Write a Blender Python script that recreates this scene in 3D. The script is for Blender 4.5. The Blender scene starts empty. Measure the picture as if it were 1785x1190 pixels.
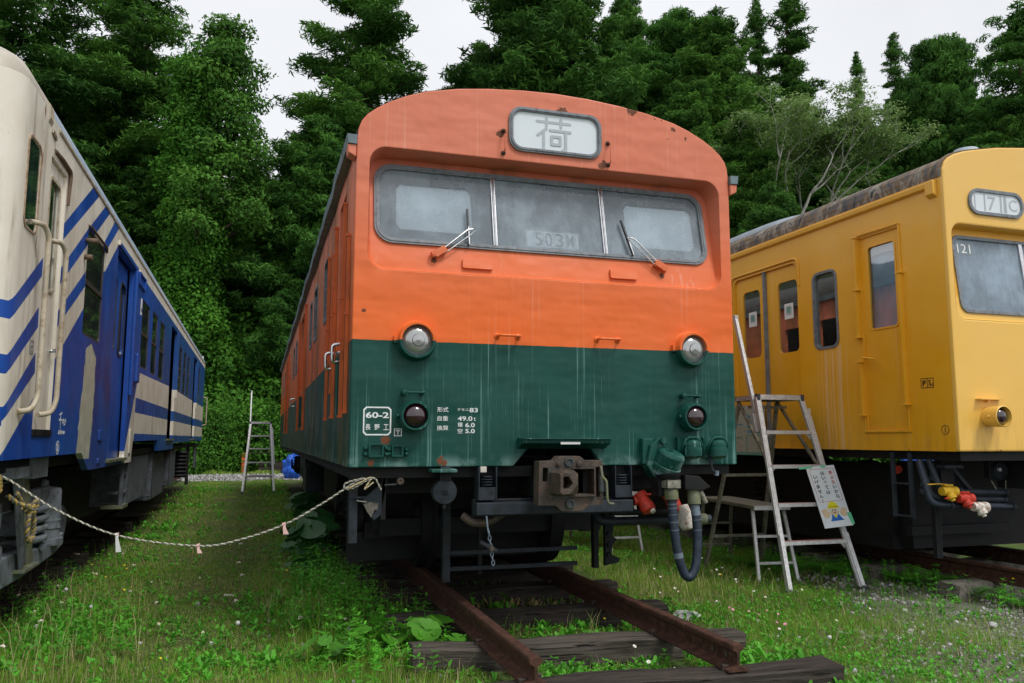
import bpy, bmesh, math, random
import numpy as np
from mathutils import Vector, Matrix
from mathutils.geometry import tessellate_polygon
rad = math.radians
SC = bpy.context.scene
COL = SC.collection
random.seed(7)
# ------------------------------------------------------------ camera, sky, sun, exposure
cd = bpy.data.cameras.new('camera')
cam = bpy.data.objects.new('camera', cd)
COL.objects.link(cam)
cd.sensor_fit = 'HORIZONTAL'
cd.sensor_width = 36.0
cd.lens = 28.4527
cd.clip_end = 1000
cd.clip_start = 0.05
_p, _y, _r = 0.1201, -0.2992, 0.0017
_cy, _sy, _cp, _sp = math.cos(_y), math.sin(_y), math.cos(_p), math.sin(_p)
_f = Vector((-_sy * _cp, _cy * _cp, _sp))
_rt = Vector((_cy, _sy, 0))
_up = _rt.cross(_f)
_r2 = _rt * math.cos(_r) + _up * math.sin(_r)
_u2 = -_rt * math.sin(_r) + _up * math.cos(_r)
cam.matrix_world = Matrix(((_r2.x, _u2.x, -_f.x, -1.9387), (_r2.y, _u2.y, -_f.y, -5.2315), (_r2.z, _u2.z, -_f.z, 1.3714), (0, 0, 0, 1)))
SC.camera = cam

SUN_EL, SUN_AZ = rad(56), rad(150)      # azimuth measured from +Y clockwise: behind the camera, to its right
world = bpy.data.worlds.new("World")
SC.world = world
world.use_nodes = True
wn = world.node_tree
for n in list(wn.nodes):
    wn.nodes.remove(n)
wo = wn.nodes.new('ShaderNodeOutputWorld')
wb = wn.nodes.new('ShaderNodeBackground')
sk = wn.nodes.new('ShaderNodeTexSky')
sk.sky_type = 'NISHITA'
sk.sun_disc = False
sk.sun_elevation = SUN_EL
sk.sun_rotation = SUN_AZ
sk.dust_density = 3.0
hs = wn.nodes.new('ShaderNodeHueSaturation')
hs.inputs['Saturation'].default_value = 0.25
hs.inputs['Value'].default_value = 1.0
mx = wn.nodes.new('ShaderNodeMix')
mx.data_type = 'RGBA'
mx.inputs[0].default_value = 0.72
mx.inputs[7].default_value = (8.3, 8.45, 8.8, 1)       # flat overcast cloud
ctc = wn.nodes.new('ShaderNodeTexCoord')
cno = wn.nodes.new('ShaderNodeTexNoise')
cno.inputs['Scale'].default_value = 2.2
cno.inputs['Detail'].default_value = 4
cmr = wn.nodes.new('ShaderNodeMapRange')
cmr.inputs['From Min'].default_value = 0.3
cmr.inputs['From Max'].default_value = 0.7
cmr.inputs['To Min'].default_value = 0.89
cmr.inputs['To Max'].default_value = 1.06
cmu = wn.nodes.new('ShaderNodeVectorMath')
cmu.operation = 'SCALE'
wn.links.new(ctc.outputs['Generated'], cno.inputs['Vector'])
wn.links.new(cno.outputs[0], cmr.inputs['Value'])
wn.links.new(sk.outputs[0], hs.inputs['Color'])
wn.links.new(hs.outputs[0], mx.inputs[6])
wn.links.new(mx.outputs[2], cmu.inputs[0])
wn.links.new(cmr.outputs[0], cmu.inputs['Scale'])
wn.links.new(cmu.outputs[0], wb.inputs['Color'])
wb.inputs['Strength'].default_value = 0.10
wn.links.new(wb.outputs[0], wo.inputs['Surface'])

sd = bpy.data.lights.new('sun', 'SUN')
sd.energy = 1.4
sd.angle = rad(14)
sd.color = (1.0, 0.97, 0.92)
so = bpy.data.objects.new('sun', sd)
COL.objects.link(so)
_sv = Vector((math.sin(SUN_AZ) * math.cos(SUN_EL), math.cos(SUN_AZ) * math.cos(SUN_EL), math.sin(SUN_EL)))
so.rotation_euler = (-_sv).to_track_quat('-Z', 'Y').to_euler()
SC.view_settings.view_transform = 'Standard'
SC.view_settings.look = 'None'
SC.view_settings.exposure = 0.45
SC.view_settings.gamma = 1.0
SC.view_settings.use_curve_mapping = False
SC.cycles.max_bounces = 6
SC.cycles.transparent_max_bounces = 8
SC.cycles.use_denoising = True

# ------------------------------------------------------------ materials
class NB:
    def __init__(s, name):
        s.m = bpy.data.materials.new(name)
        s.m.use_nodes = True
        s.t = s.m.node_tree
        for n in list(s.t.nodes):
            s.t.nodes.remove(n)
        s.out = s.t.nodes.new('ShaderNodeOutputMaterial')
        s.tc = s.t.nodes.new('ShaderNodeTexCoord')
        s.co = s.tc.outputs['Object']
        s.b = None
    def put(s, sock, v):
        if isinstance(v, bpy.types.NodeSocket):
            s.t.links.new(v, sock)
        elif isinstance(v, (tuple, list)):
            v = tuple(v)
            if sock.type == 'RGBA' and len(v) == 3:
                v = v + (1,)
            sock.default_value = v
        else:
            sock.default_value = v
    def math(s, op, a, b=0.0, c=None, clamp=False):
        n = s.t.nodes.new('ShaderNodeMath')
        n.operation = op
        n.use_clamp = clamp
        s.put(n.inputs[0], a)
        s.put(n.inputs[1], b)
        if c is not None:
            s.put(n.inputs[2], c)
        return n.outputs[0]
    def mix(s, f, a, b, mode='MIX'):
        n = s.t.nodes.new('ShaderNodeMix')
        n.data_type = 'RGBA'
        n.blend_type = mode
        s.put(n.inputs[0], f)
        s.put(n.inputs[6], a)
        s.put(n.inputs[7], b)
        return n.outputs[2]
    def scale(s, v):
        n = s.t.nodes.new('ShaderNodeVectorMath')
        n.operation = 'MULTIPLY'
        s.put(n.inputs[0], s.co)
        n.inputs[1].default_value = v
        return n.outputs[0]
    def noise(s, scale=1.0, detail=3.0, rough=0.55, vec=None, dist=0.0):
        n = s.t.nodes.new('ShaderNodeTexNoise')
        s.put(n.inputs['Vector'], vec if vec is not None else s.co)
        n.inputs['Scale'].default_value = scale
        n.inputs['Detail'].default_value = detail
        n.inputs['Roughness'].default_value = rough
        n.inputs['Distortion'].default_value = dist
        return n.outputs[0]
    def voro(s, scale, feature='F1', vec=None, out=0):
        n = s.t.nodes.new('ShaderNodeTexVoronoi')
        n.feature = feature
        s.put(n.inputs['Vector'], vec if vec is not None else s.co)
        n.inputs['Scale'].default_value = scale
        return n.outputs[out]
    def mr(s, v, a, b, c=0.0, d=1.0, smooth=True):
        n = s.t.nodes.new('ShaderNodeMapRange')
        if smooth:
            n.interpolation_type = 'SMOOTHSTEP'
        s.put(n.inputs['Value'], v)
        n.inputs['From Min'].default_value = a
        n.inputs['From Max'].default_value = b
        n.inputs['To Min'].default_value = c
        n.inputs['To Max'].default_value = d
        return n.outputs[0]
    def ramp(s, f, stops):
        n = s.t.nodes.new('ShaderNodeValToRGB')
        s.put(n.inputs[0], f)
        r = n.color_ramp
        while len(r.elements) < len(stops):
            r.elements.new(0.5)
        for e, (p, c) in zip(r.elements, stops):
            e.position = p
            e.color = tuple(c) + (1,)
        return n.outputs[0]
    def sep(s, v=None):
        n = s.t.nodes.new('ShaderNodeSeparateXYZ')
        s.put(n.inputs[0], v if v is not None else s.co)
        return n.outputs
    def attr(s, name):
        n = s.t.nodes.new('ShaderNodeAttribute')
        n.attribute_name = name
        return n.outputs['Fac']
    def rnd(s):
        n = s.t.nodes.new('ShaderNodeObjectInfo')
        return n.outputs['Random']
    def bump(s, h, strength=0.3, dist=0.01):
        n = s.t.nodes.new('ShaderNodeBump')
        n.inputs['Strength'].default_value = strength
        n.inputs['Distance'].default_value = dist
        s.put(n.inputs['Height'], h)
        return n.outputs[0]
    def circle(s, xyz, ax, c0, c1, r0, r1):
        """mask of a soft disc round (c0, c1) in the plane of axes ax"""
        a = s.math('SUBTRACT', xyz[ax[0]], c0)
        b = s.math('SUBTRACT', xyz[ax[1]], c1)
        d = s.math('SQRT', s.math('ADD', s.math('MULTIPLY', a, a), s.math('MULTIPLY', b, b)))
        return s.mr(d, r0, r1, 1.0, 0.0)
    def poly(s, xyz, ax, pts):
        """hard mask of a convex polygon in the plane of axes ax"""
        n = len(pts)
        area = sum(pts[i][0] * pts[(i + 1) % n][1] - pts[(i + 1) % n][0] * pts[i][1] for i in range(n))
        if area < 0:
            pts = pts[::-1]
        acc = None
        for i in range(n):
            (x0, y0), (x1, y1) = pts[i], pts[(i + 1) % n]
            ex, ey = x1 - x0, y1 - y0
            L = math.hypot(ex, ey)
            nx, ny = ey / L, -ex / L
            d = s.math('MULTIPLY_ADD', xyz[ax[0]], nx, -(nx * x0 + ny * y0))
            d = s.math('MULTIPLY_ADD', xyz[ax[1]], ny, d)
            acc = d if acc is None else s.math('MAXIMUM', acc, d)
        return s.math('LESS_THAN', acc, 0.0)
    def pbr(s, col, rough=0.5, metal=0.0, spec=0.5, bump=None, **kw):
        b = s.t.nodes.new('ShaderNodeBsdfPrincipled')
        s.put(b.inputs['Base Color'], col)
        s.put(b.inputs['Roughness'], rough)
        s.put(b.inputs['Metallic'], metal)
        s.put(b.inputs['Specular IOR Level'], spec)
        if bump is not None:
            s.put(b.inputs['Normal'], bump)
        for k, v in kw.items():
            s.put(b.inputs[k.replace('_', ' ')], v)
        s.b = b
        s.t.links.new(b.outputs[0], s.out.inputs['Surface'])
        return s.m

def simple(name, col, rough=0.5, metal=0.0, var=0.25, scale=6.0, spec=0.5, bump=0.0, dirt=None):
    n = NB(name)
    f = n.noise(scale, 5, 0.6)
    lo = tuple(c * (1 - var) for c in col)
    hi = tuple(min(1, c * (1 + var)) for c in col)
    c = n.mix(n.mr(f, 0.3, 0.7), lo, hi)
    if dirt:
        c = n.mix(n.mr(n.noise(scale * 2.3, 6, 0.65), 0.48, 0.68, 0, 0.85), c, dirt)
    bp = n.bump(n.noise(scale * 8, 4), bump, 0.01) if bump else None
    return n.pbr(c, n.mr(f, 0.2, 0.8, rough * 0.85, min(1, rough * 1.15)), metal, spec, bp)

MAT = {}
def M(k):
    return MAT[k]

def weather(n, xyz, col, pale, streak_amt, ax=(0, 1), streak_scale=42.0, blotch=0.16):
    """vertical chalky run-off streaks in old paint, plus blotchy fading"""
    st = n.noise(1.0, 3, 0.6, vec=n.scale((streak_scale, streak_scale, 0.55)))
    gate = n.mr(n.noise(1.0, 2, 0.5, vec=n.scale((3.1, 3.1, 0.7))), 0.40, 0.62)
    m = n.math('MULTIPLY', n.mr(st, 0.56, 0.72), gate)
    fine = n.mr(n.noise(1.0, 4, 0.7, vec=n.scale((150, 150, 1.5))), 0.62, 0.70)
    m = n.math('MAXIMUM', m, n.math('MULTIPLY', fine, n.math('MULTIPLY', gate, 0.9)))
    c = n.mix(n.math('MULTIPLY', m, streak_amt), col, pale)
    bl = n.mr(n.noise(1.3, 6, 0.6), 0.3, 0.7)
    c = n.mix(n.math('MULTIPLY', bl, blotch), c, n.mix(0.5, c, pale))
    return c

# orange over green body paint of the middle railcar
n = NB('orange_green_paint'); x = n.sep()
zb = n.math('MULTIPLY_ADD', n.math('SUBTRACT', n.noise(14.0, 3), 0.5), 0.006, x[2])
isor = n.math('GREATER_THAN', zb, 2.009)
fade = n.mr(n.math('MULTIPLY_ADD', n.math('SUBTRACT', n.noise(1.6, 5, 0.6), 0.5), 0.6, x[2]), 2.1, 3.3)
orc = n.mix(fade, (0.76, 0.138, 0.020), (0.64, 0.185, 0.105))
orc = weather(n, x, orc, (0.70, 0.42, 0.32), 0.42, blotch=0.10)
grn = n.mix(n.mr(n.noise(2.0, 5, 0.6), 0.35, 0.7), (0.0, 0.046, 0.034), (0.001, 0.062, 0.046))
grn = weather(n, x, grn, (0.24, 0.46, 0.43), 0.75, blotch=0.06)
c = n.mix(isor, grn, orc)
edge = n.math('MAXIMUM', n.mr(x[2], 1.19, 1.29, 1, 0), 0.0)
c = n.mix(n.math('MULTIPLY', n.math('MULTIPLY', edge, n.mr(n.noise(5, 4), 0.45, 0.6)), 0.45), c, (0.25, 0.38, 0.36))
rn = n.noise(22.0, 5, 0.65)
rz = n.mr(n.math('MULTIPLY_ADD', n.math('SUBTRACT', rn, 0.5), 1.0, n.mr(x[2], 3.2, 3.86, 0, 0.09)), 0.235, 0.26)
spots = None
for (cx, cz, r) in ((-1.172, 1.365, 0.045), (-1.262, 1.222, 0.032), (-0.80, 1.225, 0.05), (0.05, 3.72, 0.06), (-0.42, 3.50, 0.05),
                    (0.36, 3.35, 0.05), (0.94, 3.68, 0.03), (1.04, 3.62, 0.025), (-0.86, 2.57, 0.03), (0.84, 2.57, 0.03), (-1.33, 2.2, 0.02), (0.6, 3.8, 0.07)):
    m = n.circle(x, (0, 2), cx, cz, r * 0.3, r * 1.25)
    spots = m if spots is None else n.math('MAXIMUM', spots, m)
front = n.math('LESS_THAN', x[1], 0.3)
sp = n.mr(n.math('ADD', n.math('MULTIPLY', n.math('MULTIPLY', spots, front), 0.42), rn), 0.79, 0.83)
rust = n.math('MAXIMUM', sp, rz)
c = n.mix(rust, c, n.mix(n.noise(60, 3), (0.07, 0.022, 0.010), (0.22, 0.075, 0.03)))
side = n.mr(x[1], 0.02, 0.2)
mossy = n.math('MULTIPLY', n.math('MULTIPLY', side, n.mr(n.noise(1.0, 4, 0.6, vec=n.scale((2, 2.2, 0.5))), 0.45, 0.6)), 0.6)
c = n.mix(mossy, c, (0.10, 0.075, 0.02))
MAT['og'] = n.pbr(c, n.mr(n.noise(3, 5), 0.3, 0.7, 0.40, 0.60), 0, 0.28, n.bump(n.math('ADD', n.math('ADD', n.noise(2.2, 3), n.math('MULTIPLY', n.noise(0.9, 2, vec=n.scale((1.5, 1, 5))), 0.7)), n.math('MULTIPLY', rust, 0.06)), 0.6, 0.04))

# yellow paint of the right railcar
n = NB('yellow_paint'); x = n.sep()
c = n.mix(n.mr(n.noise(1.2, 5, 0.6), 0.3, 0.7), (0.76, 0.365, 0.006), (0.82, 0.420, 0.014))
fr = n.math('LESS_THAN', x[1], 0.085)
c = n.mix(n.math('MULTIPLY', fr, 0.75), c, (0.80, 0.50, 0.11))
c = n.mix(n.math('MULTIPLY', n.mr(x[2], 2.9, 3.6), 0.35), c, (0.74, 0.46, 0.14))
st = None
for (u, w, a) in ((1.50, 0.012, 0.5), (1.545, 0.01, 0.35), (1.60, 0.018, 0.6), (1.40, 0.02, 0.6), (1.44, 0.008, 0.3), (1.66, 0.008, 0.3), (1.72, 0.006, 0.25), (1.30, 0.006, 0.2)):
    uu = n.math('MULTIPLY_ADD', n.math('SUBTRACT', n.noise(1.0, 2, vec=n.scale((1, 1, 2.2))), 0.5), 0.05, x[1])
    m = n.math('MULTIPLY', n.mr(n.math('ABSOLUTE', n.math('SUBTRACT', uu, u)), w * 0.5, w * 1.8, 1, 0), a)
    st = m if st is None else n.math('MAXIMUM', st, m)
st = n.math('MULTIPLY', n.math('MULTIPLY', st, n.math('LESS_THAN', x[2], 2.3)), n.math('MULTIPLY_ADD', n.noise(1.0, 3, vec=n.scale((60, 60, 3))), 0.8, 0.35))
c = n.mix(n.math('MULTIPLY', st, n.math('SUBTRACT', 1.0, fr)), c, (0.78, 0.58, 0.36))
c = weather(n, x, c, (0.76, 0.56, 0.28), 0.30)
grm = n.math('MULTIPLY', n.mr(x[2], 1.28, 1.75, 1, 0), n.mr(n.noise(1.0, 5, 0.7, vec=n.scale((12, 12, 1.6))), 0.45, 0.7))
c = n.mix(n.math('MULTIPLY', grm, 0.35), c, (0.30, 0.17, 0.05))
rn = n.noise(16.0, 6, 0.65)
c = n.mix(n.mr(n.math('ADD', rn, n.mr(x[2], 1.27, 1.31, 0.16, 0)), 0.76, 0.79), c, (0.12, 0.045, 0.02))
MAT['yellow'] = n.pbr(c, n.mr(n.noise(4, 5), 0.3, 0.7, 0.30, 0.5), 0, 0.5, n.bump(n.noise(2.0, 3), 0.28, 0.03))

# cream and blue livery of the left railcar
n = NB('cream_blue_paint'); x = n.sep()
cream = n.mix(n.mr(n.noise(1.6, 6, 0.65), 0.3, 0.7), (0.68, 0.62, 0.51), (0.78, 0.74, 0.65))
cream = n.mix(n.math('MULTIPLY', n.mr(n.noise(1.0, 4, 0.65, vec=n.scale((9, 9, 0.9))), 0.5, 0.68), 0.55), cream, (0.22, 0.17, 0.11))
blue = n.mix(n.mr(n.noise(1.1, 6, 0.65), 0.35, 0.65), (0.003, 0.048, 0.30), (0.004, 0.082, 0.42))
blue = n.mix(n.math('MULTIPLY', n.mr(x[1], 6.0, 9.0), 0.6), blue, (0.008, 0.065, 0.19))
pur = n.math('MULTIPLY', n.circle(x, (1, 2), 3.1, 1.75, 0.3, 1.5), n.mr(n.noise(2.4, 4), 0.35, 0.6, 0.15, 0.55))
blue = n.mix(pur, blue, (0.040, 0.020, 0.11))
blue = weather(n, x, blue, (0.18, 0.28, 0.42), 0.28, streak_scale=30)
ax = (1, 2)
P = [
    [(-0.02, 2.153), (0.0, 2.05), (0.62, 2.42), (0.62, 2.545)],
    [(0.0, 1.845), (0.0, 1.735), (0.615, 2.085), (0.60, 2.215)],
    [(0.0, 1.548), (0.0, 1.47), (0.62, 1.79), (0.60, 1.92)],
    [(1.10, 2.885), (1.10, 2.765), (2.43, 3.50), (2.15, 3.50)],
    [(1.95, 3.06), (1.98, 2.935), (3.03, 3.52), (2.75, 3.50)],
    [(1.10, 2.56), (1.10, 2.44), (1.99, 2.94), (1.97, 3.07)],
    [(2.70, 3.12), (2.70, 3.00), (3.62, 3.54), (3.32, 3.53)],
    [(1.06, 2.23), (1.06, 2.115), (2.0, 2.60), (1.99, 2.725)],
]
m = None
for p in P:
    q = n.poly(x, ax, p)
    m = q if m is None else n.math('MAXIMUM', m, q)
# blue stripes carried round the curved cab front
fm = n.math('LESS_THAN', x[1], 0.0)
for (a, b) in ((2.05, 2.153), (1.735, 1.845), (1.44, 1.548)):
    q = n.math('MULTIPLY', fm, n.math('MULTIPLY', n.math('GREATER_THAN', x[2], a), n.math('LESS_THAN', x[2], b)))
    m = n.math('MAXIMUM', m, q)
big = [[(-3, 1.27), (0.0, 1.27), (0.0, 0.9), (-3, 0.9)], [(-0.001, 1.27), (2.83, 2.90), (2.83, 0.9), (-0.001, 0.9)],
       [(2.0, 2.37), (3.55, 3.33), (20.5, 3.36), (20.5, 0.9), (2.0, 0.9)]]
for p in big:
    m = n.math('MAXIMUM', m, n.poly(x, ax, p))
dm = n.math('MULTIPLY', n.math('MULTIPLY', n.math('GREATER_THAN', x[1], 0.645), n.math('LESS_THAN', x[1], 1.13)), n.math('GREATER_THAN', x[2], 1.40))
m = n.math('MULTIPLY', m, n.math('SUBTRACT', 1.0, dm))
lower = [[(5.55, 2.17), (9.3, 2.235), (20.5, 2.25), (20.5, 1.43), (5.38, 1.43), (4.87, 1.43)],
         [(4.87, 1.43), (5.4, 1.43), (5.22, 1.0), (4.5, 1.0)], [(5.0, 1.5), (5.56, 2.17), (4.64, 1.0), (4.5, 1.0)]]
cm = None
for p in lower:
    q = n.poly(x, ax, p)
    cm = q if cm is None else n.math('MAXIMUM', cm, q)
bs = n.math('MULTIPLY', n.math('GREATER_THAN', x[1], 5.36), n.math('MULTIPLY', n.math('GREATER_THAN', x[2], 1.68), n.math('LESS_THAN', x[2], 1.86)))
cm = n.math('MULTIPLY', cm, n.math('SUBTRACT', 1.0, bs))
m = n.math('MULTIPLY', m, n.math('SUBTRACT', 1.0, cm))
c = n.mix(m, cream, blue)
# scraped filler patch by the folding doors
pc = n.math('MULTIPLY_ADD', n.math('SUBTRACT', n.noise(9, 4), 0.5), 0.14, x[1])
pm = n.poly((x[0], pc, x[2]), ax, [(2.22, 2.12), (2.42, 2.18), (2.66, 2.08), (2.70, 1.7), (2.64, 1.2), (2.07, 1.2), (2.12, 1.6)])
c = n.mix(pm, c, n.mix(n.mr(n.noise(1, 6, 0.7, vec=n.scale((60, 60, 9))), 0.35, 0.65), (0.34, 0.34, 0.25), (0.66, 0.66, 0.54)))
rn = n.noise(1.0, 6, 0.7, vec=n.scale((12, 12, 3)))
ro = n.math('MULTIPLY', n.mr(n.math('ABSOLUTE', n.math('SUBTRACT', x[1], 0.42)), 0.0, 0.05, 0.2, 0), n.math('GREATER_THAN', x[2], 2.5))
c = n.mix(n.mr(n.math('ADD', rn, ro), 0.68, 0.74), c, (0.26, 0.10, 0.035))
MAT['cb'] = n.pbr(c, n.mr(n.noise(4, 5), 0.3, 0.7, 0.30, 0.5), 0, 0.5, n.bump(n.noise(2.0, 3), 0.22, 0.03))

MAT['dark'] = simple('underframe_black', (0.008, 0.009, 0.011), 0.65, 0, 0.4, 7, spec=0.3, dirt=(0.016, 0.012, 0.010))
MAT['under'] = simple('underframe_blue_grey', (0.020, 0.028, 0.038), 0.55, 0, 0.35, 6, spec=0.35, dirt=(0.012, 0.011, 0.010), bump=0.2)
MAT['grey'] = simple('underframe_grey', (0.135, 0.155, 0.175), 0.6, 0, 0.3, 6, dirt=(0.06, 0.06, 0.05), bump=0.2)
MAT['moss'] = simple('mossy_grey_steel', (0.13, 0.14, 0.09), 0.7, 0, 0.3, 9, dirt=(0.14, 0.15, 0.02))
MAT['black'] = simple('interior_black', (0.012, 0.012, 0.013), 0.8, 0, 0.2, 3)
MAT['gasket'] = simple('grey_rubber', (0.17, 0.19, 0.21), 0.5, 0, 0.18, 12, dirt=(0.09, 0.09, 0.09))
MAT['gasket_b'] = simple('black_rubber', (0.03, 0.03, 0.032), 0.5, 0, 0.2, 12)
MAT['steel'] = simple('brushed_steel', (0.62, 0.62, 0.63), 0.28, 1.0, 0.12, 18)
MAT['alu'] = simple('weathered_aluminium', (0.60, 0.61, 0.62), 0.42, 0.35, 0.12, 24, dirt=(0.42, 0.41, 0.38))
MAT['aludark'] = simple('dark_aluminium', (0.26, 0.25, 0.20), 0.6, 0.3, 0.3, 18, dirt=(0.09, 0.085, 0.06))  # darker, browner aluminium for rear legs, braces and small fittings
MAT['rubber'] = simple('ladder_rubber', (0.05, 0.055, 0.06), 0.7)
MAT['white'] = simple('white_marking_paint', (0.72, 0.75, 0.75), 0.5, 0, 0.06, 30)
MAT['blackp'] = simple('black_marking_paint', (0.02, 0.02, 0.02), 0.5, 0, 0.1, 30)
MAT['greyp'] = simple('grey_marking_paint', (0.27, 0.31, 0.34), 0.5, 0, 0.05, 30)
MAT['red'] = simple('red_cock_paint', (0.50, 0.030, 0.012), 0.65, 0, 0.2, 14, dirt=(0.25, 0.03, 0.02))
MAT['yel'] = simple('yellow_cock_paint', (0.60, 0.36, 0.01), 0.6, 0, 0.15, 14)
MAT['rwhite'] = simple('rusty_white_paint', (0.60, 0.56, 0.50), 0.5, 0, 0.15, 14, dirt=(0.24, 0.09, 0.035))
MAT['rustst'] = simple('rusty_coupler_steel', (0.070, 0.054, 0.044), 0.6, 0.3, 0.35, 9, dirt=(0.115, 0.072, 0.045), bump=0.45)
MAT['coupgrey'] = simple('coupler_inner_steel', (0.05, 0.062, 0.062), 0.5, 0.3, 0.3, 9, dirt=(0.10, 0.075, 0.045), bump=0.3)
MAT['hose'] = simple('dark_blue_hose', (0.012, 0.022, 0.042), 0.5, 0, 0.3, 20, dirt=(0.04, 0.05, 0.06))
MAT['tape'] = simple('grey_tape', (0.14, 0.18, 0.22), 0.4, 0, 0.2, 20)
MAT['roofgrey'] = simple('dark_canvas_roof', (0.06, 0.06, 0.055), 0.85, 0, 0.4, 5, dirt=(0.03, 0.028, 0.02))
MAT['gutter'] = simple('blue_grey_gutter', (0.12, 0.17, 0.19), 0.5, 0, 0.3, 4, dirt=(0.02, 0.025, 0.02))
MAT['rooflight'] = simple('pale_blue_grey_roof', (0.25, 0.33, 0.42), 0.5, 0, 0.15, 2, dirt=(0.20, 0.24, 0.28))
MAT['ventgrey'] = simple('grey_vent_paint', (0.33, 0.38, 0.43), 0.55, 0, 0.15, 4)
MAT['creamp'] = simple('cream_rail_paint', (0.46, 0.40, 0.30), 0.5, 0, 0.15, 9, dirt=(0.28, 0.2, 0.12))
MAT['kraft'] = simple('pale_blind', (0.74, 0.80, 0.84), 0.8, 0, 0.06, 3)
MAT['bluerefl'] = simple('painted_blue_reflection', (0.16, 0.30, 0.44), 0.7, 0, 0.2, 3)
MAT['paper'] = simple('white_paper', (0.70, 0.70, 0.68), 0.8, 0, 0.05, 8)
MAT['pink'] = simple('pink_paper', (0.65, 0.42, 0.38), 0.8, 0, 0.15, 30)
MAT['redp'] = simple('red_marking_paint', (0.45, 0.02, 0.03), 0.5, 0, 0.1, 30)
MAT['skinp'] = simple('printed_beige', (0.66, 0.50, 0.33), 0.5, 0, 0.05, 30)
MAT['blue_print'] = simple('printed_blue', (0.01, 0.13, 0.50), 0.5, 0, 0.05, 30)
MAT['yel_print'] = simple('printed_yellow', (0.75, 0.70, 0.02), 0.5, 0, 0.05, 30)
MAT['tealp'] = simple('printed_teal', (0.05, 0.30, 0.25), 0.5, 0, 0.15, 30)
MAT['greentape'] = simple('green_tape', (0.12, 0.55, 0.30), 0.5, 0, 0.1, 30)
MAT['tarp'] = simple('blue_tarpaulin', (0.01, 0.10, 0.55), 0.45, 0, 0.35, 5)
MAT['rope'] = simple('pale_rope', (0.52, 0.50, 0.42), 0.9, 0, 0.2, 40)
MAT['rope2'] = simple('grey_rope_strand', (0.16, 0.15, 0.12), 0.9, 0, 0.2, 40)
MAT['ropey'] = simple('mossy_yellow_rope', (0.36, 0.26, 0.07), 0.9, 0, 0.3, 30)
MAT['concrete'] = simple('old_concrete', (0.13, 0.12, 0.10), 0.9, 0, 0.3, 9, dirt=(0.06, 0.05, 0.04), bump=0.4)
MAT['orangep'] = simple('orange_post_paint', (0.60, 0.12, 0.03), 0.6)
MAT['stone'] = simple('pale_stone', (0.36, 0.36, 0.35), 0.9, 0, 0.3, 14, bump=0.4)

def rustyrail():
    n = NB('rusty_rail_steel')
    f = n.noise(18, 6, 0.7)
    c = n.ramp(f, [(0.3, (0.022, 0.011, 0.008)), (0.5, (0.060, 0.027, 0.018)), (0.7, (0.115, 0.052, 0.032))])
    return n.pbr(c, 0.75, 0.1, 0.3, n.bump(n.noise(90, 4), 0.4, 0.004))
MAT['rail'] = rustyrail()

def wood(name, a, b):
    n = NB(name)
    g = n.noise(1.0, 6, 0.7, vec=n.scale((1.6, 34, 34)), dist=0.4)
    k = n.noise(1.0, 4, 0.6, vec=n.scale((0.9, 60, 60)))
    c = n.mix(n.mr(g, 0.3, 0.7), a, b)
    crack = n.mr(k, 0.60, 0.66)
    c = n.mix(crack, c, (0.008, 0.006, 0.005))
    h = n.math('SUBTRACT', g, n.math('MULTIPLY', crack, 0.9))
    return n.pbr(c, 0.85, 0, 0.3, n.bump(h, 0.8, 0.012))
MAT['sleeper'] = wood('dark_sleeper_wood', (0.015, 0.012, 0.010), (0.062, 0.050, 0.041))
MAT['sleeper2'] = wood('greyed_sleeper_wood', (0.030, 0.025, 0.020), (0.115, 0.097, 0.080))

def rustroof():
    n = NB('rust_stained_roof')
    st = n.noise(1.0, 5, 0.65, vec=n.scale((4, 5, 2.5)), dist=2.0)
    c = n.ramp(st, [(0.30, (0.02, 0.02, 0.02)), (0.42, (0.10, 0.10, 0.10)), (0.50, (0.16, 0.10, 0.055)), (0.58, (0.26, 0.245, 0.21)), (0.68, (0.035, 0.03, 0.028))])
    return n.pbr(c, 0.8, 0, 0.3, n.bump(st, 0.4, 0.02))
MAT['rustroof'] = rustroof()

def glass(name, dirt_amt, dirt_col, rough=0.03, tint=(0.75, 0.85, 0.86), refl=1.15):
    n = NB(name)
    tr = n.t.nodes.new('ShaderNodeBsdfTransparent')
    tr.inputs[0].default_value = tuple(tint) + (1,)
    gl = n.t.nodes.new('ShaderNodeBsdfGlossy')
    gl.inputs['Roughness'].default_value = rough
    df = n.t.nodes.new('ShaderNodeBsdfDiffuse')
    f = n.noise(2.0, 6, 0.65)
    n.put(df.inputs[0], n.mix(n.mr(f, 0.3, 0.7), tuple(c * 0.75 for c in dirt_col), dirt_col))
    fz = n.t.nodes.new('ShaderNodeFresnel')
    fz.inputs[0].default_value = 1.52
    m1 = n.t.nodes.new('ShaderNodeMixShader')
    n.t.links.new(n.math('MULTIPLY', fz.outputs[0], refl, clamp=True), m1.inputs[0])
    n.t.links.new(tr.outputs[0], m1.inputs[1])
    n.t.links.new(gl.outputs[0], m1.inputs[2])
    m2 = n.t.nodes.new('ShaderNodeMixShader')
    g = n.noise(1.0, 5, 0.7, vec=n.scale((14, 14, 2.5)))
    n.put(m2.inputs[0], n.mr(n.math('ADD', f, n.math('MULTIPLY', g, 0.5)), 0.4, 1.0, dirt_amt * 0.6, min(1, dirt_amt * 1.35)))
    n.t.links.new(m1.outputs[0], m2.inputs[1])
    n.t.links.new(df.outputs[0], m2.inputs[2])
    n.t.links.new(m2.outputs[0], n.out.inputs['Surface'])
    return n.m
MAT['glass_dirty'] = glass('dusty_windscreen_glass', 0.50, (0.46, 0.58, 0.70), 0.04)
MAT['glass_hazy'] = glass('hazy_window_glass', 0.31, (0.62, 0.74, 0.84), 0.05, (0.9, 0.94, 0.95))
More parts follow.
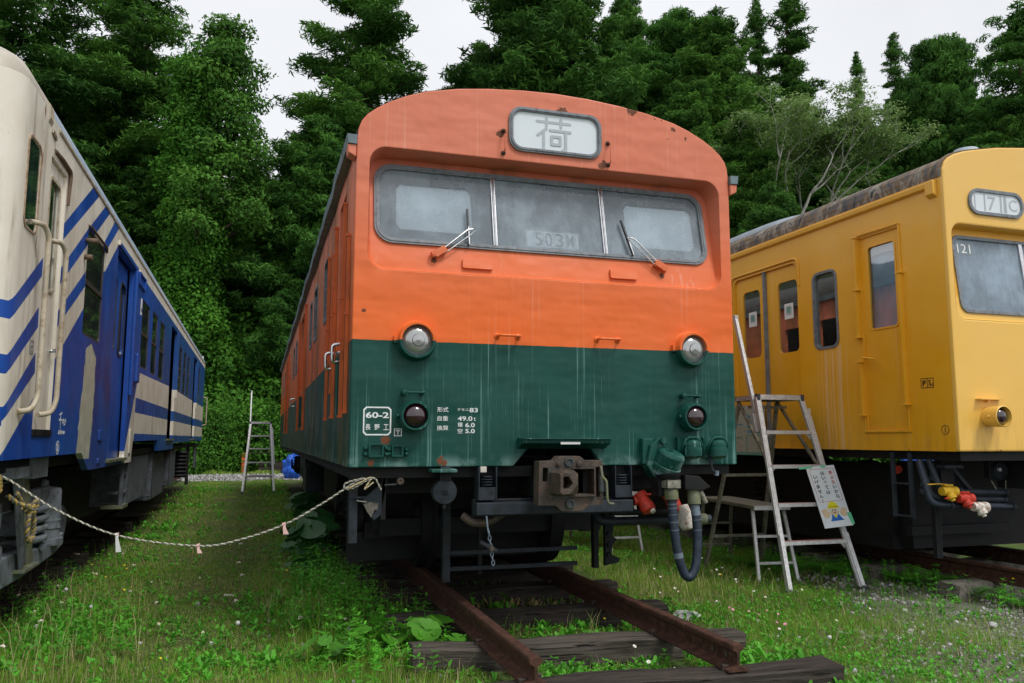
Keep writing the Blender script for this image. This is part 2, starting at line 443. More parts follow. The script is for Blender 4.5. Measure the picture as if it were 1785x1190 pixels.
MAT['glass'] = glass('window_glass', 0.08, (0.2, 0.22, 0.22), 0.02, (0.30, 0.34, 0.34), 0.6)
MAT['glass_clear'] = glass('clear_window_glass', 0.10, (0.3, 0.36, 0.4), 0.03, (0.9, 0.94, 0.95), 0.35)
MAT['signgrey'] = simple('faded_sign_ink', (0.40, 0.44, 0.47), 0.6, 0, 0.04, 30)
MAT['cabgrey'] = simple('pale_cab_paint', (0.46, 0.54, 0.60), 0.6, 0, 0.1, 2)
MAT['glass_g'] = glass('green_tinted_glass', 0.12, (0.08, 0.16, 0.14), 0.03, (0.2, 0.42, 0.36), 0.8)
n = NB('lamp_lens')
n.pbr(n.mix(n.noise(9, 3), (0.30, 0.31, 0.30), (0.50, 0.51, 0.50)), 0.10, 0.7, 0.8, n.bump(n.noise(60, 1), 0.25, 0.004))
MAT['lens'] = n.m
n = NB('dark_red_lens')
n.pbr((0.020, 0.004, 0.008), 0.08, 0, 0.8, None, Coat_Weight=0.6)
MAT['redlens'] = n.m
n = NB('pale_blind_cloth')  # even pale blue-grey surface of the roller signs
n.pbr(n.mix(n.noise(3, 3), (0.60, 0.66, 0.70), (0.70, 0.76, 0.80)), 0.35, 0, 0.6)
MAT['signglass'] = n.m
n = NB('notice_print'); x = n.sep()
n.pbr(n.mix(n.mr(n.noise(1.0, 5, 0.8, vec=n.scale((30, 30, 60))), 0.56, 0.6), (0.42, 0.42, 0.33), (0.10, 0.20, 0.19)), 0.7)
MAT['noticeprint'] = n.m

def leafmat(name, dark, light, dry=None, trans=0.25, var=0.35, nscale=0.55, rough=0.55):
    n = NB(name)
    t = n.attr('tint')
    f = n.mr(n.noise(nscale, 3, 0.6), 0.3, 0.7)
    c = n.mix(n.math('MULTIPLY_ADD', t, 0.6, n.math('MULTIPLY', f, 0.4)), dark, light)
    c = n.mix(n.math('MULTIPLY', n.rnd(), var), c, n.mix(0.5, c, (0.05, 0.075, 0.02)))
    if dry:
        c = n.mix(n.mr(t, 0.90, 0.93), c, dry)
    b = n.t.nodes.new('ShaderNodeBsdfPrincipled')
    n.put(b.inputs['Base Color'], c)
    b.inputs['Roughness'].default_value = rough
    b.inputs['Specular IOR Level'].default_value = 0.12 if rough >= 0.7 else 0.3
    tl = n.t.nodes.new('ShaderNodeBsdfTranslucent')
    n.put(tl.inputs[0], c)
    ms = n.t.nodes.new('ShaderNodeMixShader')
    ms.inputs[0].default_value = trans
    n.t.links.new(b.outputs[0], ms.inputs[1])
    n.t.links.new(tl.outputs[0], ms.inputs[2])
    n.t.links.new(ms.outputs[0], n.out.inputs['Surface'])
    return n.m
MAT['cedar'] = leafmat('cedar_foliage', (0.014, 0.060, 0.012), (0.115, 0.290, 0.045), rough=0.8)
MAT['cedar2'] = leafmat('pale_cedar_foliage', (0.020, 0.076, 0.014), (0.150, 0.345, 0.050), rough=0.8)
MAT['ivy'] = leafmat('ivy_foliage', (0.012, 0.060, 0.010), (0.105, 0.300, 0.030), trans=0.3, rough=0.7)
MAT['shrub'] = leafmat('shrub_foliage', (0.010, 0.055, 0.010), (0.110, 0.300, 0.032), trans=0.3, nscale=1.2, rough=0.7)
MAT['thin'] = leafmat('thin_olive_foliage', (0.10, 0.18, 0.05), (0.26, 0.40, 0.12), trans=0.35)
MAT['grass'] = leafmat('grass_blades', (0.100, 0.250, 0.018), (0.330, 0.540, 0.060), dry=(0.50, 0.43, 0.22), trans=0.35, nscale=2.0)
MAT['weed'] = leafmat('weed_leaves', (0.045, 0.230, 0.016), (0.160, 0.560, 0.040), trans=0.3, nscale=3.0)
MAT['butter'] = leafmat('butterbur_leaves', (0.045, 0.190, 0.015), (0.120, 0.370, 0.030), trans=0.3, nscale=3.0, rough=0.45)
MAT['butterd'] = leafmat('dark_butterbur_leaves', (0.016, 0.085, 0.022), (0.045, 0.170, 0.040), trans=0.2, nscale=3.0, rough=0.45)
MAT['bark'] = simple('brown_bark', (0.075, 0.055, 0.040), 0.9, 0, 0.4, 5, bump=0.5)
MAT['barkp'] = simple('pale_grey_bark', (0.42, 0.41, 0.37), 0.9, 0, 0.3, 5)
MAT['petal'] = simple('white_petals', (0.80, 0.78, 0.78), 0.7, 0, 0.05, 30)
MAT['ppetal'] = simple('pink_petals', (0.75, 0.30, 0.42), 0.7, 0, 0.1, 30)
MAT['ypetal'] = simple('yellow_petals', (0.80, 0.55, 0.01), 0.7, 0, 0.1, 30)
MAT['fluff'] = simple('seed_head_fluff', (0.50, 0.50, 0.48), 0.9, 0, 0.1, 30)
MAT['stem'] = simple('green_stem', (0.08, 0.17, 0.04), 0.7, 0, 0.2, 30)
MAT['drystem'] = simple('dry_stem', (0.30, 0.22, 0.10), 0.8, 0, 0.2, 30)
# ------------------------------------------------------------ mesh helpers
ID = lambda a, b, d: (a, b, d)
class MB:
    def __init__(s):
        s.v = []; s.f = []; s.mi = []; s.sm = []; s.mats = []
    def mat(s, k):
        if k not in s.mats:
            s.mats.append(k)
        return s.mats.index(k)
    def add(s, vs, fs, m, smooth=False):
        o = len(s.v)
        s.v.extend([tuple(p) for p in vs])
        i = s.mat(m)
        for f in fs:
            s.f.append([o + k for k in f])
            s.mi.append(i)
            s.sm.append(smooth)
        return s
    def box(s, x0, x1, y0, y1, z0, z1, m, T=None):
        v = [(x, y, z) for z in (z0, z1) for y in (y0, y1) for x in (x0, x1)]
        if T is not None:
            v = [tuple(T @ Vector(p)) for p in v]
        return s.add(v, [(0, 2, 3, 1), (4, 5, 7, 6), (0, 1, 5, 4), (2, 6, 7, 3), (0, 4, 6, 2), (1, 3, 7, 5)], m)
    def beam(s, p, q, w, h, m, up=(0, 0, 1)):
        """rectangular bar from p to q, w across, h along up"""
        p, q, up = Vector(p), Vector(q), Vector(up)
        d = (q - p).normalized()
        a = d.cross(up)
        if a.length < 1e-4:
            a = d.cross(Vector((1, 0, 0)))
        a.normalize()
        b = a.cross(d).normalized()
        a *= w / 2; b *= h / 2
        v = [p - a - b, p + a - b, p + a + b, p - a + b, q - a - b, q + a - b, q + a + b, q - a + b]
        return s.add(v, [(3, 2, 1, 0), (4, 5, 6, 7), (0, 1, 5, 4), (1, 2, 6, 5), (2, 3, 7, 6), (3, 0, 4, 7)], m)
    def cyl(s, p, q, r, m, seg=16, r2=None, caps=True, smooth=True):
        p, q = Vector(p), Vector(q)
        r2 = r if r2 is None else r2
        d = (q - p).normalized()
        a = d.cross(Vector((0, 0, 1)))
        if a.length < 1e-3:
            a = d.cross(Vector((1, 0, 0)))
        a.normalize(); b = a.cross(d).normalized()
        v = []
        for c, rr in ((p, r), (q, r2)):
            for i in range(seg):
                t = 2 * math.pi * i / seg
                v.append(c + a * math.cos(t) * rr + b * math.sin(t) * rr)
        s.add(v, [(i, (i + 1) % seg, seg + (i + 1) % seg, seg + i) for i in range(seg)], m, smooth)
        if caps:
            s.add(v[:seg], [tuple(range(seg))[::-1]], m)
            s.add(v[seg:], [tuple(range(seg))], m)
        return s
    def tube(s, pts, r, m, seg=8, closed=False, radii=None):
        pts = [Vector(p) for p in pts]
        n = len(pts)
        v = []
        prev = None
        for i, p in enumerate(pts):
            a = pts[(i + 1) % n] if (i < n - 1 or closed) else p
            b = pts[i - 1] if (i > 0 or closed) else p
            d = (a - b).normalized()
            if prev is None:
                u = d.cross(Vector((0, 0, 1)))
                if u.length < 1e-3:
                    u = d.cross(Vector((1, 0, 0)))
            else:
                u = prev - d * prev.dot(d)
            u.normalize(); prev = u
            w = d.cross(u)
            rr = radii[i] if radii else r
            for k in range(seg):
                t = 2 * math.pi * k / seg
                v.append(p + u * math.cos(t) * rr + w * math.sin(t) * rr)
        fs = []
        for i in range(n if closed else n - 1):
            for k in range(seg):
                j = (i + 1) % n
                fs.append((i * seg + k, i * seg + (k + 1) % seg, j * seg + (k + 1) % seg, j * seg + k))
        s.add(v, fs, m, True)
        if not closed:
            s.add(v[:seg], [tuple(range(seg))[::-1]], m)
            s.add(v[-seg:], [tuple(range(seg))], m)
        return s
    def lathe(s, c, axis, prof, m, seg=24, smooth=True):
        """prof: list of (distance along axis, radius)"""
        c, d = Vector(c), Vector(axis).normalized()
        a = d.cross(Vector((0, 0, 1)))
        if a.length < 1e-3:
            a = d.cross(Vector((1, 0, 0)))
        a.normalize(); b = a.cross(d).normalized()
        v = []
        for (h, r) in prof:
            for i in range(seg):
                t = 2 * math.pi * i / seg
                v.append(c + d * h + (a * math.cos(t) + b * math.sin(t)) * max(r, 1e-4))
        fs = [(j * seg + i, j * seg + (i + 1) % seg, (j + 1) * seg + (i + 1) % seg, (j + 1) * seg + i) for j in range(len(prof) - 1) for i in range(seg)]
        return s.add(v, fs, m, smooth)
    def prism(s, loops, d0, d1, m, F=ID, msides=None, caps=(1, 1)):
        """plate with holes: loops of (a, b), first outer; F(a, b, d) -> xyz"""
        if m.startswith('glass'):
            caps, msides = (0, 1), 'none'
        pts = [p for L in loops for p in L]
        tri = tessellate_polygon([[Vector((a, b, 0)) for a, b in L] for L in loops])
        for k, d in ((0, d0), (1, d1)):
            if caps[k]:
                s.add([F(a, b, d) for a, b in pts], [t if k else t[::-1] for t in tri], m)
        for L in loops if msides != 'none' else ():
            n = len(L)
            v = [F(a, b, d0) for a, b in L] + [F(a, b, d1) for a, b in L]
            s.add(v, [(i, (i + 1) % n, n + (i + 1) % n, n + i) for i in range(n)], msides or m)
        return s
    def loft(s, rings, m, closed=True, smooth=True):
        n = len(rings[0])
        v = [p for r in rings for p in r]
        fs = []
        for j in range(len(rings) - 1):
            for i in range(n if closed else n - 1):
                fs.append((j * n + i, j * n + (i + 1) % n, (j + 1) * n + (i + 1) % n, (j + 1) * n + i))
        return s.add(v, fs, m, smooth)
    def sphere(s, c, r, m, seg=12, sc=(1, 1, 1)):
        prof = []
        v = []
        rings = seg // 2
        for j in range(rings + 1):
            ph = math.pi * j / rings
            for i in range(seg):
                t = 2 * math.pi * i / seg
                v.append((c[0] + r * sc[0] * math.sin(ph) * math.cos(t), c[1] + r * sc[1] * math.sin(ph) * math.sin(t), c[2] + r * sc[2] * math.cos(ph)))
        return s.add(v, [(j * seg + i, (j + 1) * seg + i, (j + 1) * seg + (i + 1) % seg, j * seg + (i + 1) % seg) for j in range(rings) for i in range(seg)], m, True)
    def build(s, name, parent=None, bevel=0.0, fixn=True, kind=None, weld=True):
        me = bpy.data.meshes.new(name)
        me.from_pydata(s.v, [], s.f)
        for k in s.mats:
            me.materials.append(MAT[k])
        me.polygons.foreach_set('material_index', s.mi)
        me.polygons.foreach_set('use_smooth', s.sm)
        me.update()
        if weld or bevel or fixn:
            bm = bmesh.new()
            bm.from_mesh(me)
            if weld:
                bmesh.ops.remove_doubles(bm, verts=bm.verts, dist=1e-5)
            if fixn:
                bmesh.ops.recalc_face_normals(bm, faces=bm.faces)
            if bevel:
                es = [e for e in bm.edges if len(e.link_faces) == 2 and e.calc_face_angle(0) > 0.7 and not (e.link_faces[0].smooth and e.link_faces[1].smooth)]
                bmesh.ops.bevel(bm, geom=es, offset=bevel, segments=2, profile=0.6, affect='EDGES', clamp_overlap=True)
            for e in bm.edges:
                if len(e.link_faces) == 2 and e.calc_face_angle(0) > 0.6:
                    e.smooth = False
            bm.to_mesh(me)
            bm.free()
        o = bpy.data.objects.new(name, me)
        COL.objects.link(o)
        if parent is not None:
            o.parent = parent
        if kind:
            o['kind'] = kind
        return o

def empty(name, loc=(0, 0, 0), rz=0.0):
    o = bpy.data.objects.new(name, None)
    COL.objects.link(o)
    o.empty_display_size = 0.2
    o.location = loc
    o.rotation_euler = (0, 0, rz)
    return o
def tag(o, label, cat, group=None):
    o['label'] = label
    o['category'] = cat
    if group:
        o['group'] = group
    return o
def dup(root, loc, rz, label, group=None, scale=None):
    r = root.copy()
    COL.objects.link(r)
    r.location = loc
    r.rotation_euler = (0, 0, rz)
    if scale is not None:
        r.scale = (scale, scale, scale) if not isinstance(scale, tuple) else scale
    r['label'] = label
    if group:
        r['group'] = group
    for ch in list(root.children):
        c = ch.copy()
        COL.objects.link(c)
        c.parent = r
        for g in ch.children:
            d = g.copy()
            COL.objects.link(d)
            d.parent = c
    return r

def rr(a0, a1, b0, b1, r, n=6):
    """rounded rectangle loop"""
    out = []
    for (ca, cb, t0) in ((a1 - r, b1 - r, 0), (a0 + r, b1 - r, 90), (a0 + r, b0 + r, 180), (a1 - r, b0 + r, 270)):
        for i in range(n + 1):
            t = rad(t0 + 90 * i / n)
            out.append((ca + r * math.cos(t), cb + r * math.sin(t)))
    return out
def rect(a0, a1, b0, b1):
    return [(a1, b1), (a0, b1), (a0, b0), (a1, b0)]
def circ(ca, cb, r, n=20):
    return [(ca + r * math.cos(2 * math.pi * i / n), cb + r * math.sin(2 * math.pi * i / n)) for i in range(n)]
def arc3(pts, r=0.03, n=5):
    """polyline with rounded corners"""
    pts = [Vector(p) for p in pts]
    out = [pts[0]]
    for i in range(1, len(pts) - 1):
        p, a, b = pts[i], pts[i - 1], pts[i + 1]
        da, db = (a - p), (b - p)
        k = min(r, da.length * 0.45, db.length * 0.45)
        s, e = p + da.normalized() * k, p + db.normalized() * k
        for j in range(n + 1):
            t = j / n
            out.append(s * (1 - t) ** 2 + p * 2 * t * (1 - t) + e * t * t)
    out.append(pts[-1])
    return out
def smoothpath(pts, n=6):
    """Catmull-Rom through pts"""
    P = [Vector(p) for p in pts]
    P = [P[0] * 2 - P[1]] + P + [P[-1] * 2 - P[-2]]
    out = []
    for i in range(1, len(P) - 2):
        for j in range(n):
            t = j / n
            out.append(0.5 * ((2 * P[i]) + (P[i + 1] - P[i - 1]) * t + (2 * P[i - 1] - 5 * P[i] + 4 * P[i + 1] - P[i + 2]) * t * t + (3 * P[i] - P[i - 1] - 3 * P[i + 1] + P[i + 2]) * t ** 3))
    out.append(P[-2])
    return out

def text(s, box, F, mat, parent, name='lettering', bold=0.0, d=0.0015, d0=0.0):
    """write s, fitted into box (a0, a1, b0, b1) of the surface map F(a, b, depth)"""
    cu = bpy.data.curves.new('t', 'FONT')
    cu.body = s
    cu.size = 1.0
    cu.offset = bold
    cu.extrude = 0.5
    cu.resolution_u = 4
    ob = bpy.data.objects.new('t', cu)
    COL.objects.link(ob)
    dg = bpy.context.evaluated_depsgraph_get()
    me = bpy.data.meshes.new_from_object(ob.evaluated_get(dg))
    bpy.data.objects.remove(ob)
    bpy.data.curves.remove(cu)
    n = len(me.vertices)
    if n == 0:
        return None
    co = np.empty(n * 3)
    me.vertices.foreach_get('co', co)
    co = co.reshape(-1, 3)
    lo, hi = co.min(0), co.max(0)
    a0, a1, b0, b1 = box
    out = []
    for p in co:
        a = a0 + (p[0] - lo[0]) / max(hi[0] - lo[0], 1e-6) * (a1 - a0)
        b = b0 + (p[1] - lo[1]) / max(hi[1] - lo[1], 1e-6) * (b1 - b0)
        out.append(F(a, b, d0 + (p[2] - lo[2]) / max(hi[2] - lo[2], 1e-6) * d))
    me.vertices.foreach_set('co', np.array(out, dtype=np.float32).ravel())
    me.name = name
    me.materials.clear()
    me.materials.append(MAT[mat])
    me.update()
    o = bpy.data.objects.new(name, me)
    COL.objects.link(o)
    o.parent = parent
    return o

# numpy mesh: many copies of one small template joined into one mesh
def npmesh(name, V, faces, mat, tint=None, parent=None, smooth=False):
    me = bpy.data.meshes.new(name)
    nf = len(faces[0]) if isinstance(faces, list) else None
    V = np.asarray(V, dtype=np.float32)
    me.vertices.add(len(V))
    me.vertices.foreach_set('co', V.ravel())
    loops = np.concatenate([f.ravel() for f in faces]).astype(np.int32)
    sizes = np.concatenate([np.full(len(f), f.shape[1], dtype=np.int32) for f in faces])
    starts = np.concatenate([[0], np.cumsum(sizes)[:-1]]).astype(np.int32)
    me.loops.add(len(loops))
    me.loops.foreach_set('vertex_index', loops)
    me.polygons.add(len(sizes))
    me.polygons.foreach_set('loop_start', starts)
    try:
        me.polygons.foreach_set('loop_total', sizes)
    except Exception:
        pass
    if tint is not None:
        at = me.attributes.new('tint', 'FLOAT', 'POINT')
        at.data.foreach_set('value', np.asarray(tint, dtype=np.float32))
    me.materials.append(MAT[mat])
    me.update(calc_edges=True)
    me.validate()
    if smooth:
        me.polygons.foreach_set('use_smooth', np.ones(len(sizes), dtype=bool))
    o = bpy.data.objects.new(name, me)
    COL.objects.link(o)
    if parent is not None:
        o.parent = parent
    return o

def scatter(tv, tf, pos, axx, axy, axz, sc):
    """place template verts tv (k,3) at pos (n,3) with frame vectors; returns V and list of face arrays"""
    n, k = len(pos), len(tv)
    tv = np.asarray(tv, dtype=np.float32)
    V = pos[:, None, :] + (tv[None, :, 0, None] * axx[:, None, :] + tv[None, :, 1, None] * axy[:, None, :] + tv[None, :, 2, None] * axz[:, None, :]) * sc[:, None, None]
    F = []
    off = (np.arange(n) * k)[:, None, None]
    for size in sorted({len(f) for f in tf}):
        t = np.array([f for f in tf if len(f) == size])
        F.append((t[None] + off).reshape(-1, size))
    return V.reshape(-1, 3), F
def merge(parts):
    """parts: list of (V, [F...], tint) -> one"""
    Vs, Fs, Ts, o = [], {}, [], 0
    for V, F, t in parts:
        Vs.append(V); Ts.append(t)
        for f in F:
            Fs.setdefault(f.shape[1], []).append(f + o)
        o += len(V)
    return np.concatenate(Vs), [np.concatenate(v) for v in Fs.values()], np.concatenate(Ts)
def frames(nrm, rng):
    """random frames whose z axis is nrm"""
    nrm = nrm / np.linalg.norm(nrm, axis=1, keepdims=True)
    r = rng.normal(size=nrm.shape)
    x = r - nrm * (r * nrm).sum(1, keepdims=True)
    x /= np.linalg.norm(x, axis=1, keepdims=True)
    return x, np.cross(nrm, x), nrm
# ------------------------------------------------------------ shared railcar parts
RT = 0.27          # height of the rail tops
def wheelset(par, xc, y, mat='dark'):
    b = MB()
    b.cyl((xc - 0.66, y, RT + 0.43), (xc + 0.66, y, RT + 0.43), 0.075, mat, 16)
    for s in (-1, 1):
        x = xc + s * 0.566
        b.lathe((x - s * 0.045, y, RT + 0.43), (s, 0, 0), [(-0.02, 0.0), (-0.02, 0.46), (0.012, 0.46), (0.02, 0.435), (0.11, 0.43), (0.115, 0.40), (0.115, 0.37), (0.06, 0.35), (0.06, 0.16), (0.12, 0.14), (0.12, 0.0)], mat, 32)
    return b.build('wheelset', par)
def bogie(par, xc, yc, wb=2.1, mat='dark', springs=True, half=0.98):
    b = MB()
    for s in (-1, 1):
        x = xc + s * half
        b.prism([[(yc - wb / 2 - 0.35, 0.62), (yc - wb / 2 - 0.35, 0.80), (yc - wb / 2 + 0.3, 0.92), (yc - 0.45, 0.70), (yc + 0.45, 0.70), (yc + wb / 2 - 0.3, 0.92), (yc + wb / 2 + 0.35, 0.80), (yc + wb / 2 + 0.35, 0.62), (yc + wb / 2 - 0.25, 0.70), (yc + 0.5, 0.50), (yc - 0.5, 0.50), (yc - wb / 2 + 0.25, 0.70)]],
                x - 0.05, x + 0.05, mat, lambda a, c, d: (d, a, c))
        for t in (-1, 1):
            y = yc + t * wb / 2
            b.cyl((x - 0.1, y, RT + 0.43), (x + s * 0.14, y, RT + 0.43), 0.13, mat, 20)
            b.box(x - 0.09, x + 0.09, y - 0.17, y + 0.17, RT + 0.27, RT + 0.40, mat)
        if springs:
            for t in (-0.2, 0.2):
                coil(b, (x + s * 0.02, yc + t, 0.56), 0.085, 0.36, 5, 0.018, mat)
    b.box(xc - half, xc + half, yc - 0.22, yc + 0.22, 0.66, 0.90, mat)
    b.box(xc - half, xc + half, yc - wb / 2 - 0.40, yc - wb / 2 - 0.30, 0.58, 0.72, mat)
    o = b.build('bogie_frame', par)
    wheelset(par, xc, yc - wb / 2, 'dark')
    wheelset(par, xc, yc + wb / 2, 'dark')
    return o
def coil(b, c, r, h, turns, wr, mat, seg=8):
    pts = []
    N = int(turns * 14)
    for i in range(N + 1):
        t = i / N
        pts.append((c[0] + r * math.cos(2 * math.pi * turns * t), c[1] + r * math.sin(2 * math.pi * turns * t), c[2] + h * t))
    b.tube(pts, wr, mat, seg)
def add_text_frame(par, F, loops, mat, name='marking_frame', d=0.0015):
    b = MB()
    b.prism(loops, 0.0008, d, mat, F)
    return b.build(name, par, weld=False)

# ------------------------------------------------------------ ORANGE AND GREEN RAILCAR
def orange_car():
    R = empty('railcar', (0, 0, 0))
    tag(R, 'orange and green electric baggage railcar facing the camera on the middle track', 'railcar', 'old railcars parked side by side')
    F = lambda a, b, d: (a, -d, b)
    half = [(1.4, 3.33), (1.391, 3.42), (1.372, 3.475), (1.335, 3.525), (1.275, 3.575), (1.19, 3.63), (1.07, 3.688), (0.94, 3.735), (0.72, 3.783), (0.5, 3.813), (0.25, 3.834), (0.0, 3.842)]
    top = half + [(-a, b) for a, b in half[-2::-1]]
    outer = top + [(-1.4, 1.192), (-0.315, 1.192), (-0.212, 1.307), (0.247, 1.307), (0.335, 1.192), (1.4, 1.192)]
    rec = rr(-1.313, 1.313, 2.478, 3.31, 0.115, 8)
    # front sheet with a real opening for the windscreen recess
    b = MB()
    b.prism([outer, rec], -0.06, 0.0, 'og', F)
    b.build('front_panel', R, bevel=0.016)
    yw = lambda z: 0.025 + (z - 2.478) / 0.832 * 0.165
    W = lambda a, c, d: (a, yw(c) - d, c)
    inner = [(a * 0.985, 2.894 + (c - 2.894) * 0.965) for a, c in rec]
    b = MB()
    b.loft([[F(a, c, -0.004) for a, c in rec], [(a * 0.995, yw(c) * 0.6, 2.894 + (c - 2.894) * 0.99) for a, c in rec], [W(a, c, 0) for a, c in inner]], 'og')
    hole = rr(-1.237, 1.217, 2.70, 3.225, 0.10, 8)
    b.prism([inner, hole], -0.03, 0.0, 'og', W)
    b.build('windscreen_surround', R)
    b = MB()
    b.prism([rr(-1.266, 1.245, 2.672, 3.252, 0.125, 8), rr(-1.228, 1.208, 2.708, 3.215, 0.095, 8)], -0.01, 0.016, 'gasket', W)
    b.prism([rr(-1.252, 1.231, 2.686, 3.238, 0.115, 8), rr(-1.240, 1.219, 2.697, 3.226, 0.108, 8)], 0.016, 0.021, 'gasket', W)
    b.build('windscreen_gasket', R, bevel=0.004)
    for (a0, a1) in ((-1.228, -0.440), (-0.410, 0.392), (0.422, 1.208)):
        b = MB()
        L = [p for p in rr(-1.230, 1.210, 2.706, 3.217, 0.096, 8)]
        L2 = []
        for a, c in L:
            L2.append((min(max(a, a0), a1), c))
        LL = [L2[0]]
        for p in L2[1:]:
            if abs(p[0] - LL[-1][0]) + abs(p[1] - LL[-1][1]) > 1e-5:
                LL.append(p)
        b.prism([LL], -0.008, -0.003, 'glass_hazy', W)
        b.build('windscreen', R, weld=False)
    for a in (-0.425, 0.407):
        b = MB()
        b.prism([[(a - 0.016, 2.70), (a + 0.016, 2.70), (a + 0.016, 3.222), (a - 0.016, 3.222)]], -0.012, 0.012, 'steel', W)
        b.cyl(W(a, 2.70, 0.016), W(a, 3.222, 0.016), 0.008, 'steel', 8)
        b.build('windscreen_pillar', R, bevel=0.003)
    # cab behind the glass
    b = MB()
    b.box(-1.34, 1.34, 0.30, 1.9, 2.2, 2.25, 'black')
    b.box(-1.34, 1.34, 1.3, 1.35, 2.2, 3.4, 'cabgrey')
    b.box(-1.34, 1.34, 0.30, 1.3, 3.36, 3.4, 'cabgrey')
    b.box(-1.34, 1.34, 0.24, 0.30, 2.2, 2.70, 'gasket')
    b.build('cab_interior', R)
    for (a0, a1) in ((-1.115, -0.585), (0.592, 1.150)):
        b = MB()
        L = rr(a0, a1, 2.783, 3.112, 0.05, 6)
        r2 = random.Random(3)
        L = [(a + r2.uniform(-0.006, 0.006), c + r2.uniform(-0.006, 0.006)) for a, c in L]
        b.prism([L], -0.026, -0.016, 'kraft', W)
        b.build('sun_blind', R)
        b = MB()
        b.prism([rr(a0 - 0.03, a1 + 0.03, 2.753, 3.142, 0.07, 6), rr(a0 - 0.018, a1 + 0.018, 2.765, 3.13, 0.06, 6)], -0.02, -0.010, 'gasket_b', W)
        b.build('blind_gasket', R)
    b = MB()
    b.prism([rect(-0.200, 0.222, 2.722, 2.862)], -0.028, -0.018, 'gasket', W)
    b.prism([rect(-0.188, 0.206, 2.728, 2.848)], -0.016, -0.012, 'platewhite', W)
    for a in (-0.135, -0.062, 0.02, 0.103, 0.186):
        b.prism([rect(a - 0.002, a + 0.002, 2.728, 2.848)], -0.011, -0.0105, 'greyp', W)
    b.build('train_number_plate', R, weld=False)
    for ch, a0, a1 in (('5', -0.125, -0.072), ('0', -0.050, 0.006), ('3', 0.033, 0.090), ('M', 0.113, 0.172)):
        text(ch, (a0, a1, 2.735, 2.838), W, 'blackp', R, bold=0.005, d0=-0.0105, d=0.001)
    # destination sign above the windscreen
    b = MB()
    b.prism([rr(-0.352, 0.348, 3.380, 3.706, 0.095, 8), rr(-0.322, 0.318, 3.410, 3.676, 0.072, 8)], -0.01, 0.018, 'gasket', F)
    b.prism([rr(-0.340, 0.336, 3.392, 3.694, 0.085, 8), rr(-0.330, 0.326, 3.402, 3.684, 0.079, 8)], 0.018, 0.024, 'gasket', F)
    b.build('destination_sign_frame', R, bevel=0.004)
    b = MB()
    b.prism([rr(-0.323, 0.319, 3.409, 3.677, 0.073, 8)], -0.004, 0.004, 'signglass', F)
    b.build('destination_sign_glass', R)
    b = MB()
    lay = [0.0]
    def stroke(p, q, w=0.020):
        lay[0] += 0.00025
        y = -0.0052 - lay[0]
        b.beam((p[0], y, p[1]), (q[0], y, q[1]), w, 0.0012, 'signgrey', up=(0, 1, 0))
        for i, c in enumerate((p, q)):
            b.cyl((c[0], y + 0.0004, c[1]), (c[0], y - 0.0004 - 0.00005 * i, c[1]), w / 2, 'signgrey', 12)
    cx, cz, sz = -0.017, 3.530, 0.245
    S = lambda u, v: (cx + (u - 0.5) * sz * 1.12, cz + (v - 0.5) * sz)
    for p, q in (((0.04, 0.86), (0.96, 0.86)), ((0.30, 0.98), (0.30, 0.74)), ((0.70, 0.98), (0.70, 0.74)), ((0.30, 0.66), (0.06, 0.44)), ((0.22, 0.56), (0.22, 0.02)),
                 ((0.40, 0.62), (0.96, 0.62)), ((0.44, 0.44), (0.44, 0.20)), ((0.44, 0.44), (0.68, 0.44)), ((0.68, 0.44), (0.68, 0.20)), ((0.44, 0.20), (0.68, 0.20)), ((0.83, 0.62), (0.83, 0.04)), ((0.83, 0.04), (0.74, 0.05))):
        stroke(S(*p), S(*q))
    b.build('destination_lettering', R, weld=False)
    for a, z0, z1 in ((-0.392, 3.355, 3.515), (0.402, 3.350, 3.512)):
        b = MB()
        b.tube(arc3([(a, 0.0, z0), (a, -0.05, z0 + 0.005), (a, -0.055, z1 - 0.005), (a, 0.0, z1)], 0.02), 0.0055, 'og', 8)
        for z in (z0, z1):
            b.lathe((a, 0, z), (0, -1, 0), [(0, 0.017), (0.01, 0.016), (0.025, 0.009), (0.03, 0)], 'rustst', 12)
        b.build('grab_handle', R)
    # windscreen wipers
    for (px_, pz_, ex, ez, bl) in ((-0.851, 2.606, -0.608, 2.800, ((-0.622, 2.692), (-0.626, 2.955))), (0.842, 2.618, 0.604, 2.830, ((0.612, 2.705), (0.541, 2.975)))):
        b = MB()
        s = 1 if ex > px_ else -1
        b.beam(W(px_ - s * 0.03, pz_ - 0.01, 0.03), W(px_ + s * 0.06, pz_ + 0.045, 0.035), 0.045, 0.04, 'og', up=(0, 1, 0))
        b.cyl(W(px_, pz_, 0.0), W(px_, pz_, 0.055), 0.02, 'og', 12)
        b.tube([W(px_ + s * 0.05, pz_ + 0.045, 0.045), W(ex - s * 0.02, ez, 0.05), W(ex + s * 0.012, ez + 0.006, 0.05)], 0.0055, 'steel', 8)
        b.tube([W(px_ + s * 0.06, pz_ + 0.015, 0.04), W(ex + s * 0.005, ez - 0.03, 0.048), W(ex + s * 0.03, ez - 0.002, 0.048), W(ex, ez + 0.008, 0.05)], 0.004, 'steel', 8)
        b.beam(W(bl[0][0], bl[0][1], 0.03), W(bl[1][0], bl[1][1], 0.03), 0.012, 0.02, 'gasket_b', up=(0, 1, 0))
        b.beam(W(bl[0][0], bl[0][1], 0.042), W(bl[1][0] * 0.5 + bl[0][0] * 0.5, bl[1][1] * 0.5 + bl[0][1] * 0.5, 0.044), 0.007, 0.006, 'steel', up=(0, 1, 0))
        b.build('wiper', R)
